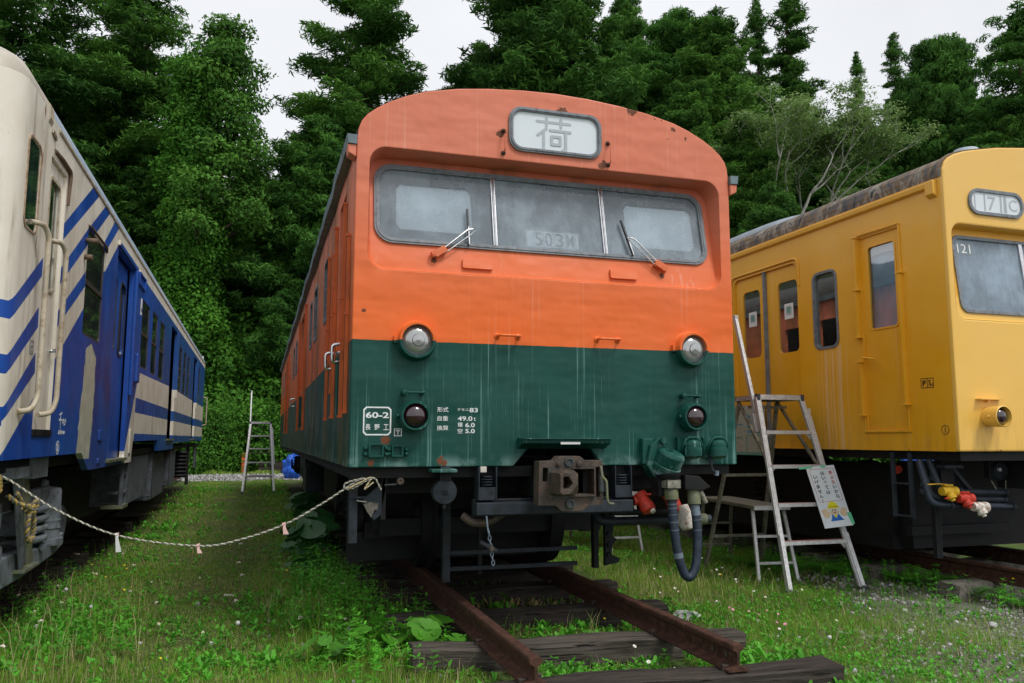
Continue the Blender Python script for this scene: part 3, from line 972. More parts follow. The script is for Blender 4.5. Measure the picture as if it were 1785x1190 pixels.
    for (a0, a1, c0, c1) in ((-0.670, -0.455, 2.524, 2.591), (0.421, 0.633, 2.520, 2.592)):
        b = MB()
        F2 = lambda a, c, d: (a, yw(c) - d, c)
        b.prism([rr(a0, a1, c0, c1, 0.012, 3)], -0.01, 0.022, 'og', F2)
        b.build('vent_cover', R, bevel=0.006)
    for (a0, a1, z) in ((-0.430, -0.282, 2.066), (0.300, 0.458, 2.070)):
        b = MB()
        b.tube(arc3([(a0, 0.01, z), (a0, -0.06, z), (a1, -0.06, z), (a1, 0.01, z)], 0.02), 0.009, 'og', 8)
        for a in (a0, a1):
            b.lathe((a, 0, z), (0, -1, 0), [(0, 0.022), (0.008, 0.02), (0.014, 0.01)], 'og', 12)
        b.build('front_handle', R)
    # headlights half orange, half green
    for (a, z) in ((-0.987, 2.010), (1.028, 2.020)):
        b = MB()
        b.lathe((a, 0.01, z), (0, -1, 0), [(0, 0.142), (0.014, 0.134), (0.022, 0.126), (0.082, 0.123), (0.092, 0.117), (0.092, 0.103), (0.05, 0.098)], 'og', 36)
        b.box(a - 0.148, a - 0.118, -0.035, 0.01, z - 0.02, z + 0.03, 'og')
        h = b.build('headlight', R)
        b = MB()
        b.lathe((a, 0.01, z), (0, -1, 0), [(0.05, 0.100), (0.068, 0.085), (0.080, 0.055), (0.084, 0.0)], 'lens', 32)
        b.lathe((a + 0.005, 0.01, z), (0, -1, 0), [(0.074, 0.046), (0.088, 0.038), (0.094, 0.0)], 'lens', 24)
        b.build('lens', h)
        b = MB()
        b.lathe((a, 0.01, z), (0, -1, 0), [(0.052, 0.104), (0.068, 0.104), (0.068, 0.099), (0.052, 0.099)], 'gasket', 32)
        b.build('rim', h)
    for (a, z) in ((-0.996, 1.519), (1.021, 1.531)):
        b = MB()
        b.lathe((a, 0.01, z), (0, -1, 0), [(0, 0.105), (0.02, 0.100), (0.10, 0.098), (0.112, 0.092), (0.112, 0.080), (0.05, 0.074)], 'og', 32)
        b.lathe((a, 0.01, z), (0, -1, 0), [(0.045, 0.106), (0.06, 0.106), (0.06, 0.10)], 'og', 32)
        b.cyl((a - 0.115, -0.05, z), (a - 0.09, -0.05, z), 0.014, 'og', 10)
        h = b.build('tail_light', R)
        b = MB()
        b.lathe((a, 0.01, z), (0, -1, 0), [(0.075, 0.080), (0.098, 0.070), (0.118, 0.042), (0.124, 0.0)], 'redlens', 28)
        b.build('red_lens', h)
        b = MB()
        zz = z + 0.152
        b.cyl((a - 0.072, -0.045, zz), (a + 0.066, -0.045, zz), 0.0085, 'og', 10)
        b.lathe((a - 0.066, 0.0, zz), (0, -1, 0), [(0, 0.02), (0.02, 0.019), (0.055, 0.018), (0.06, 0)], 'og', 12)
        b.lathe((a + 0.055, 0.0, zz), (0, -1, 0), [(0, 0.016), (0.05, 0.012), (0.055, 0)], 'og', 12)
        b.build('marker_bracket', R)
    # white stencilled markings
    FF = lambda a, c, d: (a, -0.0015 - d, c)
    def octo(a0, a1, b0, b1, k):
        return [(a1, b0 + k), (a1, b1 - k), (a1 - k, b1), (a0 + k, b1), (a0, b1 - k), (a0, b0 + k), (a0 + k, b0), (a1 - k, b0)]
    add_text_frame(R, FF, [octo(-1.318, -1.138, 1.394, 1.577, 0.018), octo(-1.309, -1.147, 1.403, 1.568, 0.015)], 'white')
    text('60-2', (-1.302, -1.154, 1.504, 1.543), FF, 'white', R, bold=0.028)
    for ch, a in (('長', -1.302), ('野', -1.245), ('工', -1.187)):
        text(ch, (a, a + 0.033, 1.428, 1.465), FF, 'white', R, bold=0.012)
    add_text_frame(R, FF, [rect(-1.119, -1.069, 1.389, 1.438), rect(-1.114, -1.074, 1.394, 1.433)], 'white')
    add_text_frame(R, FF, [rect(-1.107, -1.081, 1.421, 1.427)], 'white')
    add_text_frame(R, FF, [rect(-1.097, -1.091, 1.399, 1.421)], 'white')
    add_text_frame(R, FF, [rect(-1.109, -1.105, 1.398, 1.405)], 'redp')
    rows = [('形式', -0.838, -0.763, 1.547, 1.580), ('自重', -0.836, -0.765, 1.490, 1.522), ('換算', -0.838, -0.763, 1.428, 1.460),
            ('クモニ', -0.703, -0.626, 1.556, 1.574), ('83', -0.620, -0.563, 1.548, 1.577), ('49.0', -0.700, -0.600, 1.491, 1.521), ('t', -0.590, -0.578, 1.491, 1.515),
            ('積', -0.700, -0.666, 1.450, 1.480), ('6.0', -0.648, -0.583, 1.449, 1.478), ('空', -0.700, -0.666, 1.409, 1.439), ('5.0', -0.648, -0.583, 1.410, 1.438)]
    for s, a0, a1, c0, c1 in rows:
        text(s, (a0, a1, c0, c1), FF, 'white', R, bold=0.018 if s[0].isdigit() else 0.008)
    for (a0, a1, c0, c1) in ((-1.281, -1.183, 1.255, 1.343), (-1.134, -1.057, 1.257, 1.334)):
        b = MB()
        b.prism([rr(a0, a1, c0, c1, 0.008, 2), rr(a0 + 0.014, a1 - 0.014, c0 + 0.012, c1 - 0.012, 0.004, 2)], 0, 0.022, 'og', F)
        for a in (a0 - 0.018, a1 + 0.018):
            for c in (c0 + 0.02, c1 - 0.03):
                b.lathe((a, 0, c), (0, -1, 0), [(0, 0.016), (0.015, 0.014), (0.03, 0.009), (0.032, 0)], 'og', 10)
        b.build('plate_holder', R, bevel=0.003)
    # hood and steps at the bottom edge of the front
    b = MB()
    b.prism([[(0.0, 1.306), (0.11, 1.345), (0.115, 1.375), (0.0, 1.378)]], -0.285, 0.352, 'og', lambda a, c, d: (d, -a, c))
    b.prism([[(-0.285, 1.378), (0.352, 1.378), (0.345, 1.371), (-0.278, 1.371)]], 0.0, 0.135, 'og', F)
    b.build('coupler_hood', R, bevel=0.004)
    b = MB()
    b.box(-0.02, 0.12, -0.121, -0.117, 1.338, 1.354, 'paper')
    b.build('hood_label', R)
    b = MB()
    b.box(-0.888, -0.72, -0.10, 0.03, 1.158, 1.180, 'og')
    b.build('front_step', R, bevel=0.006)
    # jumper sockets on the right
    b = MB()
    b.box(0.615, 0.70, -0.055, 0.02, 1.20, 1.38, 'og')
    b.prism([[(0.63, 1.19), (0.66, 1.33), (0.72, 1.385), (0.80, 1.36), (0.70, 1.10)]], -0.03, 0.09, 'og', F)
    b.build('jumper_bracket', R, bevel=0.01)
    b = MB()
    c0 = Vector((0.785, -0.115, 1.225)); ax_ = Vector((0.20, -0.42, 0.88)).normalized()
    b.lathe(c0, ax_, [(-0.085, 0.0), (-0.085, 0.088), (-0.06, 0.094), (-0.055, 0.100), (-0.035, 0.100), (-0.03, 0.094), (0.05, 0.096), (0.062, 0.088), (0.066, 0.0)], 'og', 32)
    b.beam(c0 + ax_ * 0.075, c0 + ax_ * 0.13 + Vector((-0.07, 0.08, 0.05)), 0.012, 0.012, 'og')
    b.lathe(c0 + ax_ * 0.1 + Vector((-0.06, 0.06, 0.05)), (0, -1, 0), [(0, 0.022), (0.03, 0.022), (0.03, 0)], 'og', 12)
    b.lathe(c0, ax_, [(-0.100, 0.090), (-0.086, 0.090)], 'tape', 32)
    b.build('jumper_cap', R)
    for a in (0.990, 1.195):
        b = MB()
        b.box(a - 0.09, a + 0.02, -0.035, 0.01, 1.245, 1.385, 'og')
        b.lathe((a, -0.075, 1.335), (0, -0.12, -1), [(-0.03, 0.0), (-0.03, 0.045), (-0.02, 0.058), (0.0, 0.064), (0.02, 0.060), (0.024, 0.066), (0.06, 0.066), (0.085, 0.06), (0.10, 0.03), (0.10, 0)], 'og', 24)
        b.tube(arc3([(a - 0.075, -0.03, 1.25), (a - 0.078, -0.09, 1.33), (a - 0.05, -0.10, 1.385), (a + 0.04, -0.10, 1.385), (a + 0.075, -0.09, 1.33), (a + 0.072, -0.04, 1.26)], 0.03), 0.010, 'og', 8)
        b.cyl((a - 0.03, -0.07, 1.378), (a + 0.03, -0.07, 1.378), 0.018, 'og', 12)
        b.build('jumper_socket', R)
    b = MB()
    b.tube(arc3([(1.15, -0.02, 1.27), (1.15, -0.05, 1.21), (1.16, -0.05, 1.15), (1.20, -0.05, 1.13)], 0.03), 0.012, 'under', 8)
    b.cyl((1.195, -0.05, 1.115), (1.197, -0.05, 1.15), 0.018, 'tape', 10)
    b.build('hose_hook', R)
    # plug box and jumper cable
    b = MB()
    b.lathe((0.775, -0.13, 1.135), (0.05, -0.1, -1), [(0, 0.085), (0.03, 0.075), (0.05, 0.05), (0.05, 0)], 'dark', 20)
    b.box(0.72, 0.83, -0.20, -0.08, 1.035, 1.10, 'aludark')
    b.cyl((0.78, -0.145, 1.045), (0.78, -0.15, 0.955), 0.048, 'moss', 20)
    b.prism([[(0.86, 1.13), (0.97, 1.12), (1.06, 1.045), (0.99, 1.02), (0.86, 1.03)]], 0.08, 0.20, 'dark', F)
    b.cyl((0.955, -0.14, 1.03), (0.955, -0.15, 0.92), 0.046, 'moss', 20)
    b.cyl((0.99, -0.17, 1.02), (1.03, -0.18, 0.93), 0.017, 'aludark', 10)
    b.box(0.70, 0.76, -0.12, 0.0, 0.98, 1.16, 'dark')
    b.build('cable_plug', R, bevel=0.006)
    b = MB()
    path = smoothpath([(0.779, -0.15, 0.97), (0.785, -0.155, 0.86), (0.795, -0.16, 0.72), (0.818, -0.165, 0.57), (0.858, -0.165, 0.46), (0.905, -0.165, 0.445), (0.948, -0.165, 0.53), (0.966, -0.16, 0.68), (0.965, -0.155, 0.82), (0.955, -0.15, 0.94)], 8)
    b.tube(path, 0.031, 'hose', 14)
    cab = b.build('jumper_cable', R)
    for i0, i1 in ((1, 15), (22, 25), (66, 72)):
        b = MB()
        b.tube(path[i0:i1], 0.0325, 'tape' if i0 != 1 else 'hose', 14)
        b.build('tape_wrap', cab)
    for i in (3, 5, 8, 11, 14, 60, 64, 67):
        b = MB()
        d = (path[i + 1] - path[i]).normalized()
        b.cyl(path[i] - d * 0.002, path[i] + d * 0.002, 0.0335, 'tape', 14)
        b.build('wire_tie', cab)
    # brake cocks
    b = MB()
    b.lathe((0.665, 0.06, 0.945), (0.25, -0.55, -0.75), [(-0.05, 0), (-0.05, 0.05), (-0.02, 0.055), (0.0, 0.045), (0.06, 0.055), (0.09, 0.05), (0.10, 0.03), (0.10, 0)], 'red', 18)
    b.cyl((0.60, 0.08, 0.94), (0.70, 0.07, 0.95), 0.035, 'red', 14)
    b.beam((0.67, 0.02, 0.99), (0.78, 0.0, 0.985), 0.025, 0.012, 'red')
    b.beam((0.78, 0.0, 0.985), (0.86, -0.01, 0.88), 0.025, 0.012, 'red')
    b.lathe((0.70, 0.0, 0.89), (0.2, -0.6, -0.7), [(0, 0.02), (0.03, 0.02), (0.03, 0)], 'rwhite', 12)
    b.build('brake_cock', R, bevel=0.004)
    b = MB()
    b.lathe((0.93, 0.1, 0.90), (0.1, -0.4, -0.9), [(-0.05, 0), (-0.05, 0.05), (0.05, 0.055), (0.06, 0.04), (0.06, 0)], 'red', 16)
    b.lathe((0.985, 0.05, 0.82), (0.1, -0.3, -0.9), [(-0.08, 0), (-0.08, 0.05), (0.0, 0.06), (0.07, 0.05), (0.09, 0.035), (0.09, 0)], 'rwhite', 16)
    b.box(0.86, 0.90, 0.04, 0.10, 0.92, 0.99, 'yel')
    b.build('brake_cock', R, bevel=0.004)
    b = MB()
    b.cyl((0.52, 0.32, 0.775), (1.34, 0.30, 0.775), 0.032, 'under', 14)
    b.cyl((1.20, 0.30, 0.775), (1.30, 0.30, 0.775), 0.042, 'moss', 14)
    b.tube(arc3([(0.52, 0.32, 0.775), (0.44, 0.32, 0.78), (0.42, 0.5, 0.95), (0.42, 0.9, 1.05)], 0.05), 0.032, 'under', 12)
    b.cyl((0.50, 0.25, 0.845), (1.12, 0.24, 0.84), 0.022, 'dark', 12)
    b.build('brake_pipe', R)
    # tight-lock coupler
    K = lambda a, c, d: (a, -0.36 - d, c)
    b = MB()
    out = [(-0.262, 0.958), (-0.255, 1.232), (-0.145, 1.237), (-0.118, 1.264), (0.022, 1.264), (0.055, 1.237), (0.178, 1.237), (0.178, 0.955), (0.085, 0.955), (0.035, 0.920), (-0.105, 0.920), (-0.145, 0.955)]
    cav = rect(-0.045, 0.118, 1.012, 1.182)
    sl1 = rect(-0.232, -0.197, 1.105, 1.192)
    sl2 = rect(0.130, 0.156, 1.005, 1.195)
    b.prism([out, cav, sl1, sl2], -0.10, 0.0, 'rustst', K)
    b.build('coupler_head', R, bevel=0.007)
    b = MB()
    b.prism([[(-0.195, 1.0), (-0.195, 1.185), (-0.048, 1.185), (-0.048, 1.0)]], 0.0, 0.006, 'coupgrey', K)
    b.box(-0.045, 0.118, -0.26, -0.24, 1.0, 1.19, 'black')
    b.box(-0.045, -0.035, -0.36, -0.24, 1.01, 1.185, 'dark')
    b.prism([[(-0.06, 1.012), (0.118, 1.012), (0.118, 1.022), (-0.02, 1.028)]], -0.09, 0.03, 'rustst', K)
    b.build('coupler_face', R)
    # hollow pyramid nose with facets
    b = MB()
    base = [(-0.188, 1.035), (-0.188, 1.165), (-0.160, 1.182), (-0.075, 1.182), (-0.045, 1.158), (-0.045, 1.05), (-0.070, 1.022), (-0.165, 1.022)]
    tip = [(-0.185, 1.045), (-0.185, 1.16), (-0.165, 1.172), (-0.12, 1.17), (-0.080, 1.115), (-0.072, 1.095), (-0.12, 1.04), (-0.165, 1.035)]
    r0 = [K(a, c, 0.0) for a, c in base]
    r1 = [K(a, c, 0.13) for a, c in base]
    r2_ = [K(a, c, 0.19) for a, c in tip]
    ctr = (-0.140, 1.110)
    r3 = [K(ctr[0] + (a - ctr[0]) * 0.55, ctr[1] + (c - ctr[1]) * 0.55, 0.19) for a, c in tip]
    r4 = [K(ctr[0] + (a - ctr[0]) * 0.45, ctr[1] + (c - ctr[1]) * 0.45, 0.08) for a, c in tip]
    b.loft([r0, r1, r2_, r3, r4], 'rustst', smooth=False)
    b.add(r4, [tuple(range(8))], 'black')
    b.build('coupler_nose', R, bevel=0.005)
    b = MB()
    for (a, c, r) in ((-0.055, 1.225, 0.030), (-0.050, 0.965, 0.030)):
        b = MB()
        b.lathe(K(a, c, 0), (0, -1, 0), [(0, r), (0.012, r), (0.014, r * 0.75), (0.004, r * 0.6), (0.004, 0)], 'coupgrey', 20)
        b.build('coupler_port', R)
    for (a, c) in ((-0.125, 1.215), (0.012, 1.215)):
        b = MB()
        b.lathe(K(a, c, 0), (0, -1, 0), [(0, 0.018), (0.016, 0.018), (0.018, 0.012), (0.018, 0)], 'rustst', 6, smooth=False)
        b.build('coupler_bolt', R)
    b = MB()
    b.tube(arc3([(0.165, -0.36, 1.20), (0.165, -0.385, 1.13), (0.185, -0.40, 1.11), (0.19, -0.40, 0.99), (0.20, -0.40, 0.965), (0.235, -0.40, 0.962)], 0.015), 0.008, 'moss', 8)
    b.cyl((0.163, -0.37, 1.04), (0.163, -0.37, 1.14), 0.02, 'coupgrey', 12)
    b.build('uncoupling_lever', R)
    b = MB()
    b.box(-0.16, 0.10, -0.26, 0.6, 0.98, 1.2, 'dark')
    b.build('coupler_shank', R, bevel=0.02)
    b = MB()
    b.box(-0.578, 0.538, -0.05, 0.06, 0.878, 0.958, 'under')
    b.box(-0.578, 0.538, 0.06, 0.10, 0.86, 0.975, 'dark')
    b.build('front_beam', R, bevel=0.006)
    for a in (-0.495, 0.482):
        b = MB()
        b.box(a - 0.064, a - 0.056, -0.02, 0.1, 0.972, 1.188, 'under')
        b.box(a + 0.056, a + 0.064, -0.02, 0.1, 0.972, 1.188, 'under')
        b.box(a - 0.056, a + 0.056, -0.015, 0.02, 0.972, 1.055, 'under')
        b.box(a - 0.056, a + 0.056, 0.06, 0.09, 0.972, 1.188, 'dark')
        for k in range(4):
            b.lathe((a, 0.02, 1.064 + k * 0.018), (0, 0, 1), [(0, 0.036), (0.006, 0.045), (0.012, 0.036)], 'under', 16)
        b.build('spring_buffer', R, bevel=0.003)
    b = MB()
    b.box(-0.548, -0.508, -0.03, 0.0, 1.155, 1.192, 'rwhite')
    b.build('end_block', R)
    b = MB()
    b.lathe((-0.777, 0.06, 1.030), (0, -1, 0), [(0, 0), (0, 0.083), (0.03, 0.085), (0.05, 0.078), (0.055, 0)], 'under', 28)
    b.box(-0.81, -0.74, 0.0, 0.06, 1.10, 1.19, 'dark')
    b.box(-0.800, -0.754, -0.002, 0.006, 1.014, 1.044, 'dark')
    b.beam((-0.777, 0.03, 0.95), (-0.777, 0.03, 0.92), 0.018, 0.01, 'under', up=(0, 1, 0))
    b.build('cable_terminal', R, bevel=0.004)
    b = MB()
    b.box(-1.372, -1.318, 0.18, 0.24, 0.70, 1.14, 'under')
    b.box(-1.372, -1.19, 0.16, 0.20, 0.985, 1.0, 'under')
    b.prism([[(-1.30, 0.97), (-1.17, 1.08), (-1.15, 1.14), (-1.13, 1.10), (-1.17, 0.88), (-1.215, 0.845)]], -0.20, -0.15, 'under', F)
    b.box(-1.17, -1.14, 0.15, 0.2, 0.85, 1.14, 'dark')
    b.beam((-1.33, 0.16, 0.975), (-1.26, 0.14, 0.965), 0.012, 0.012, 'rwhite')
    b.build('rail_guard_bracket', R, bevel=0.004)
    b = MB()
    b.prism([[(-1.285, 0.95), (-1.245, 0.965), (-1.19, 0.955), (-1.195, 0.915), (-1.215, 0.915), (-1.235, 0.865), (-1.262, 0.905)]], -0.15, -0.135, 'concrete', F)
    b.build('torn_sandbox_lining', R)
    b = MB()
    b.lathe((-1.075, -0.02, 1.105), (0, -1, 0), [(-0.1, 0.012), (0, 0.012), (0, 0.022), (0.012, 0.022), (0.012, 0.008), (0.004, 0)], 'rustst', 14)
    b.cyl((-1.17, 0.02, 1.078), (-1.09, 0.02, 1.082), 0.006, 'under', 8)
    b.build('pipe_end', R)
    # running gear, plus an added black box that makes the space behind read dark
    b = MB()
    b.box(-0.60, -0.545, 0.85, 0.91, 0.31, 0.92, 'under')
    b.box(-0.30, -0.27, 0.95, 0.98, 0.34, 0.92, 'dark')
    b.box(0.62, 0.66, 0.85, 0.91, 0.36, 0.92, 'dark')
    b.box(-0.56, 0.50, 0.90, 0.93, 0.50, 0.53, 'under')
    b.box(-0.56, 0.50, 0.90, 0.94, 0.38, 0.41, 'under')
    b.box(-1.15, 1.15, 0.4, 0.5, 1.0, 1.19, 'dark')
    b.tube(smoothpath([(-0.62, 0.15, 0.86), (-0.56, 0.1, 0.82), (-0.46, 0.1, 0.82), (-0.36, 0.12, 0.87), (-0.28, 0.2, 0.90)], 5), 0.028, 'rustst', 10)
    b.box(-1.2, 0.52, 1.9, 2.0, 0.34, 1.19, 'dark')  # added black box, closes the view so the underside stays dark
    b.box(0.56, 1.1, 1.6, 1.75, 0.62, 1.15, 'dark')
    b.prism([[(0.60, 0.42), (0.60, 0.88), (0.66, 0.88), (0.66, 0.80), (0.69, 0.78), (0.67, 0.70), (0.66, 0.64), (0.70, 0.61), (0.66, 0.57), (0.65, 0.50), (0.72, 0.47), (0.71, 0.44)]], -0.62, -0.58, 'dark', F)
    for k in range(5):
        b.cyl((0.63, 0.56, 0.50 + k * 0.08), (0.63, 0.60, 0.50 + k * 0.08), 0.018, 'dark', 8)
    b.build('rail_guard_and_blocker', R)
    b = MB()
    pts = [(-0.515, -0.06, 0.875), (-0.51, -0.07, 0.80), (-0.50, -0.07, 0.76)]
    b.tube(pts, 0.006, 'tape', 6)
    z = 0.77
    for k in range(8):
        z0 = 0.76 - k * 0.026
        c = Vector((-0.50 + 0.004 * k, -0.07, z0))
        L = [c + Vector((math.cos(t) * 0.010 * (1 if k % 2 else 0.2), math.cos(t) * 0.010 * (0.2 if k % 2 else 1), math.sin(t) * 0.018)) for t in [i * math.pi / 5 for i in range(10)]]
        b.tube(L, 0.0035, 'tape', 6, closed=True)
    b.beam((-0.56, -0.08, 0.715), (-0.45, -0.08, 0.655), 0.022, 0.022, 'under')
    b.cyl((-0.49, -0.11, 0.672), (-0.49, -0.05, 0.672), 0.016, 'rustst', 12)
    b.build('hanging_chain', R)
    bogie(R, 0, 3.0)
    bogie(R, 0, 16.5)
    # body sides, roof, floor
    SW = lambda a, c, d: (-1.4 + 0.0 - d, a, c)      # left side, d outward
    SE = lambda a, c, d: (1.4 + d, a, c)
    doors = [(0.62, 1.12), (5.85, 7.45), (12.6, 14.2)]
    wins = [(2.15, 2.62, 2.46, 3.03), (3.62, 4.15, 2.46, 3.03), (4.55, 4.95, 2.46, 3.0), (8.6, 9.1, 2.46, 3.0), (9.7, 10.2, 2.46, 3.0), (15.3, 15.8, 2.46, 3.0), (17.0, 17.5, 2.46, 3.0)]
    b = MB()
    holes = [rect(a0, a1, 1.54, 3.16) for a0, a1 in doors] + [rr(*w, 0.05, 4) for w in wins]
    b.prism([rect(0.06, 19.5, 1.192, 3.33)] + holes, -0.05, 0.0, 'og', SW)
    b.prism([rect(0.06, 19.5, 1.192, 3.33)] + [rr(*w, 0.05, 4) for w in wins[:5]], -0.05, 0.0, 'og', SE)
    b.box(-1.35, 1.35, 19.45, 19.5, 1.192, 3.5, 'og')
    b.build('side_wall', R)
    for a0, a1 in doors:
        b = MB()
        hole = rr(a0 + (a1 - a0) * 0.18, a1 - (a1 - a0) * 0.18, 2.42, 3.0, 0.04, 4)
        b.prism([rect(a0 - 0.01, a1 + 0.01, 1.53, 3.17), hole], -0.11, -0.07, 'og', SW)
        h = b.build('side_door', R)
        b = MB()
        b.prism([hole], -0.095, -0.085, 'glass', SW)
        b.build('door_glass', h, weld=False)
        b = MB()
        y0 = a0 + 0.06
        b.tube(arc3([(-1.33, y0, 1.99), (-1.42, y0, 1.99), (-1.43, y0 + 0.1, 1.99), (-1.34, y0 + 0.12, 1.99)], 0.02), 0.012, 'steel', 8)
        b.build('door_handle', h)
    for w in wins:
        b = MB()
        b.prism([rr(w[0] - 0.02, w[1] + 0.02, w[2] - 0.02, w[3] + 0.02, 0.06, 4), rr(w[0] + 0.012, w[1] - 0.012, w[2] + 0.012, w[3] - 0.012, 0.045, 4)], -0.02, 0.008, 'gasket', SW)
        h = b.build('side_window', R)
        b = MB()
        b.prism([rr(w[0], w[1], w[2], w[3], 0.05, 4)], -0.03, -0.022, 'glass', SW)
        b.build('pane', h, weld=False)
    for i, (y, z0, z1, w) in enumerate(((0.22, 1.55, 2.75, 0.045), (0.52, 1.53, 3.05, 0.05), (1.22, 1.54, 3.05, 0.05), (1.55, 1.75, 2.9, 0.03), (1.90, 1.54, 2.95, 0.05), (5.78, 1.5, 3.15, 0.06), (7.52, 1.5, 3.15, 0.06), (12.5, 1.5, 3.15, 0.06), (14.3, 1.5, 3.15, 0.06))):
        b = MB()
        b.box(-1.400 - w * 0.55, -1.402, y, y + 0.03, z0, z1, 'orail')
        for z in (z0, z0 + (z1 - z0) * 0.55, z1):
            b.box(-1.405 - w * 0.6, -1.401, y - 0.006, y + 0.036, z - 0.012, z + 0.006, 'orail')
        b.build('door_guide_rail', R)
    for y in (1.38, 0.75, 9.3):
        b = MB()
        b.tube(arc3([(-1.40, y, 1.93), (-1.46, y, 1.92), (-1.465, y, 2.05), (-1.40, y, 2.06)], 0.03), 0.012, 'steel', 8)
        b.build('side_handle', R)
    b = MB()
    b.box(-1.409, -1.402, 1.34, 1.44, 2.50, 3.05, 'paper')
    b.build('white_plate', R)
    b = MB()
    b.prism([top + [(-1.36, 3.33), (1.36, 3.33)]], -0.07, -19.5, 'roofgrey', F)
    b.build('roof', R)
    b = MB()
    r3_ = [(a * 1.004, 3.33 + (c - 3.33) * 1.012) for a, c in top]
    r4_ = [(a * 0.99, 3.33 + (c - 3.33) * 0.975) for a, c in top]
    b.loft([[F(a, c, -0.012) for a, c in r3_], [F(a, c, -0.09) for a, c in r3_]], 'roofgrey', closed=False)
    b.build('roof_edge_strip', R, fixn=False)
    # sagging gutter on both sides
    r5 = random.Random(5)
    for s in (-1, 1):
        b = MB()
        rings = []
        for i in range(60):
            y = -0.03 + i * 19.4 / 59
            dz = 0.014 * math.sin(i * 0.9) + r5.uniform(-0.008, 0.008) - 0.0 if i > 2 else 0
            ox = r5.uniform(-0.006, 0.006)
            rings.append([(s * (1.402 + 0.0), y, 3.30 + dz), (s * (1.458 + ox), y, 3.302 + dz), (s * (1.466 + ox), y, 3.365 + dz), (s * 1.402, y, 3.362 + dz)])
        b.loft(rings, 'gutter', smooth=False)
        b.add(rings[0], [(0, 1, 2, 3)], 'gutter')
        g = b.build('gutter', R)
        b = MB()
        b.prism([[(1.405, 3.215), (1.455, 3.24), (1.462, 3.298), (1.405, 3.298)]], -0.02, 0.10, 'og', lambda a, c, d: (s * a, d, c))
        b.build('bracket', g, bevel=0.006)
    b = MB()
    b.box(-1.38, 1.38, 0.08, 19.4, 1.12, 1.19, 'dark')
    b.box(-1.0, 1.0, 5.2, 7.4, 0.55, 1.12, 'dark')
    b.box(-1.2, 1.2, 8.6, 9.6, 0.50, 1.12, 'under')
    b.box(-1.1, 1.1, 10.4, 13.0, 0.60, 1.12, 'dark')
    b.box(-1.36, -1.30, 6.0, 7.3, 0.98, 1.19, 'under')
    b.build('underframe', R)
    return R
MAT['platewhite'] = simple('number_plate_white', (0.85, 0.86, 0.86), 0.6, 0, 0.03, 8)
MAT['orail'] = simple('orange_rail_paint', (0.60, 0.12, 0.02), 0.5, 0, 0.12, 3, dirt=(0.42, 0.09, 0.02))
ORANGE = orange_car()
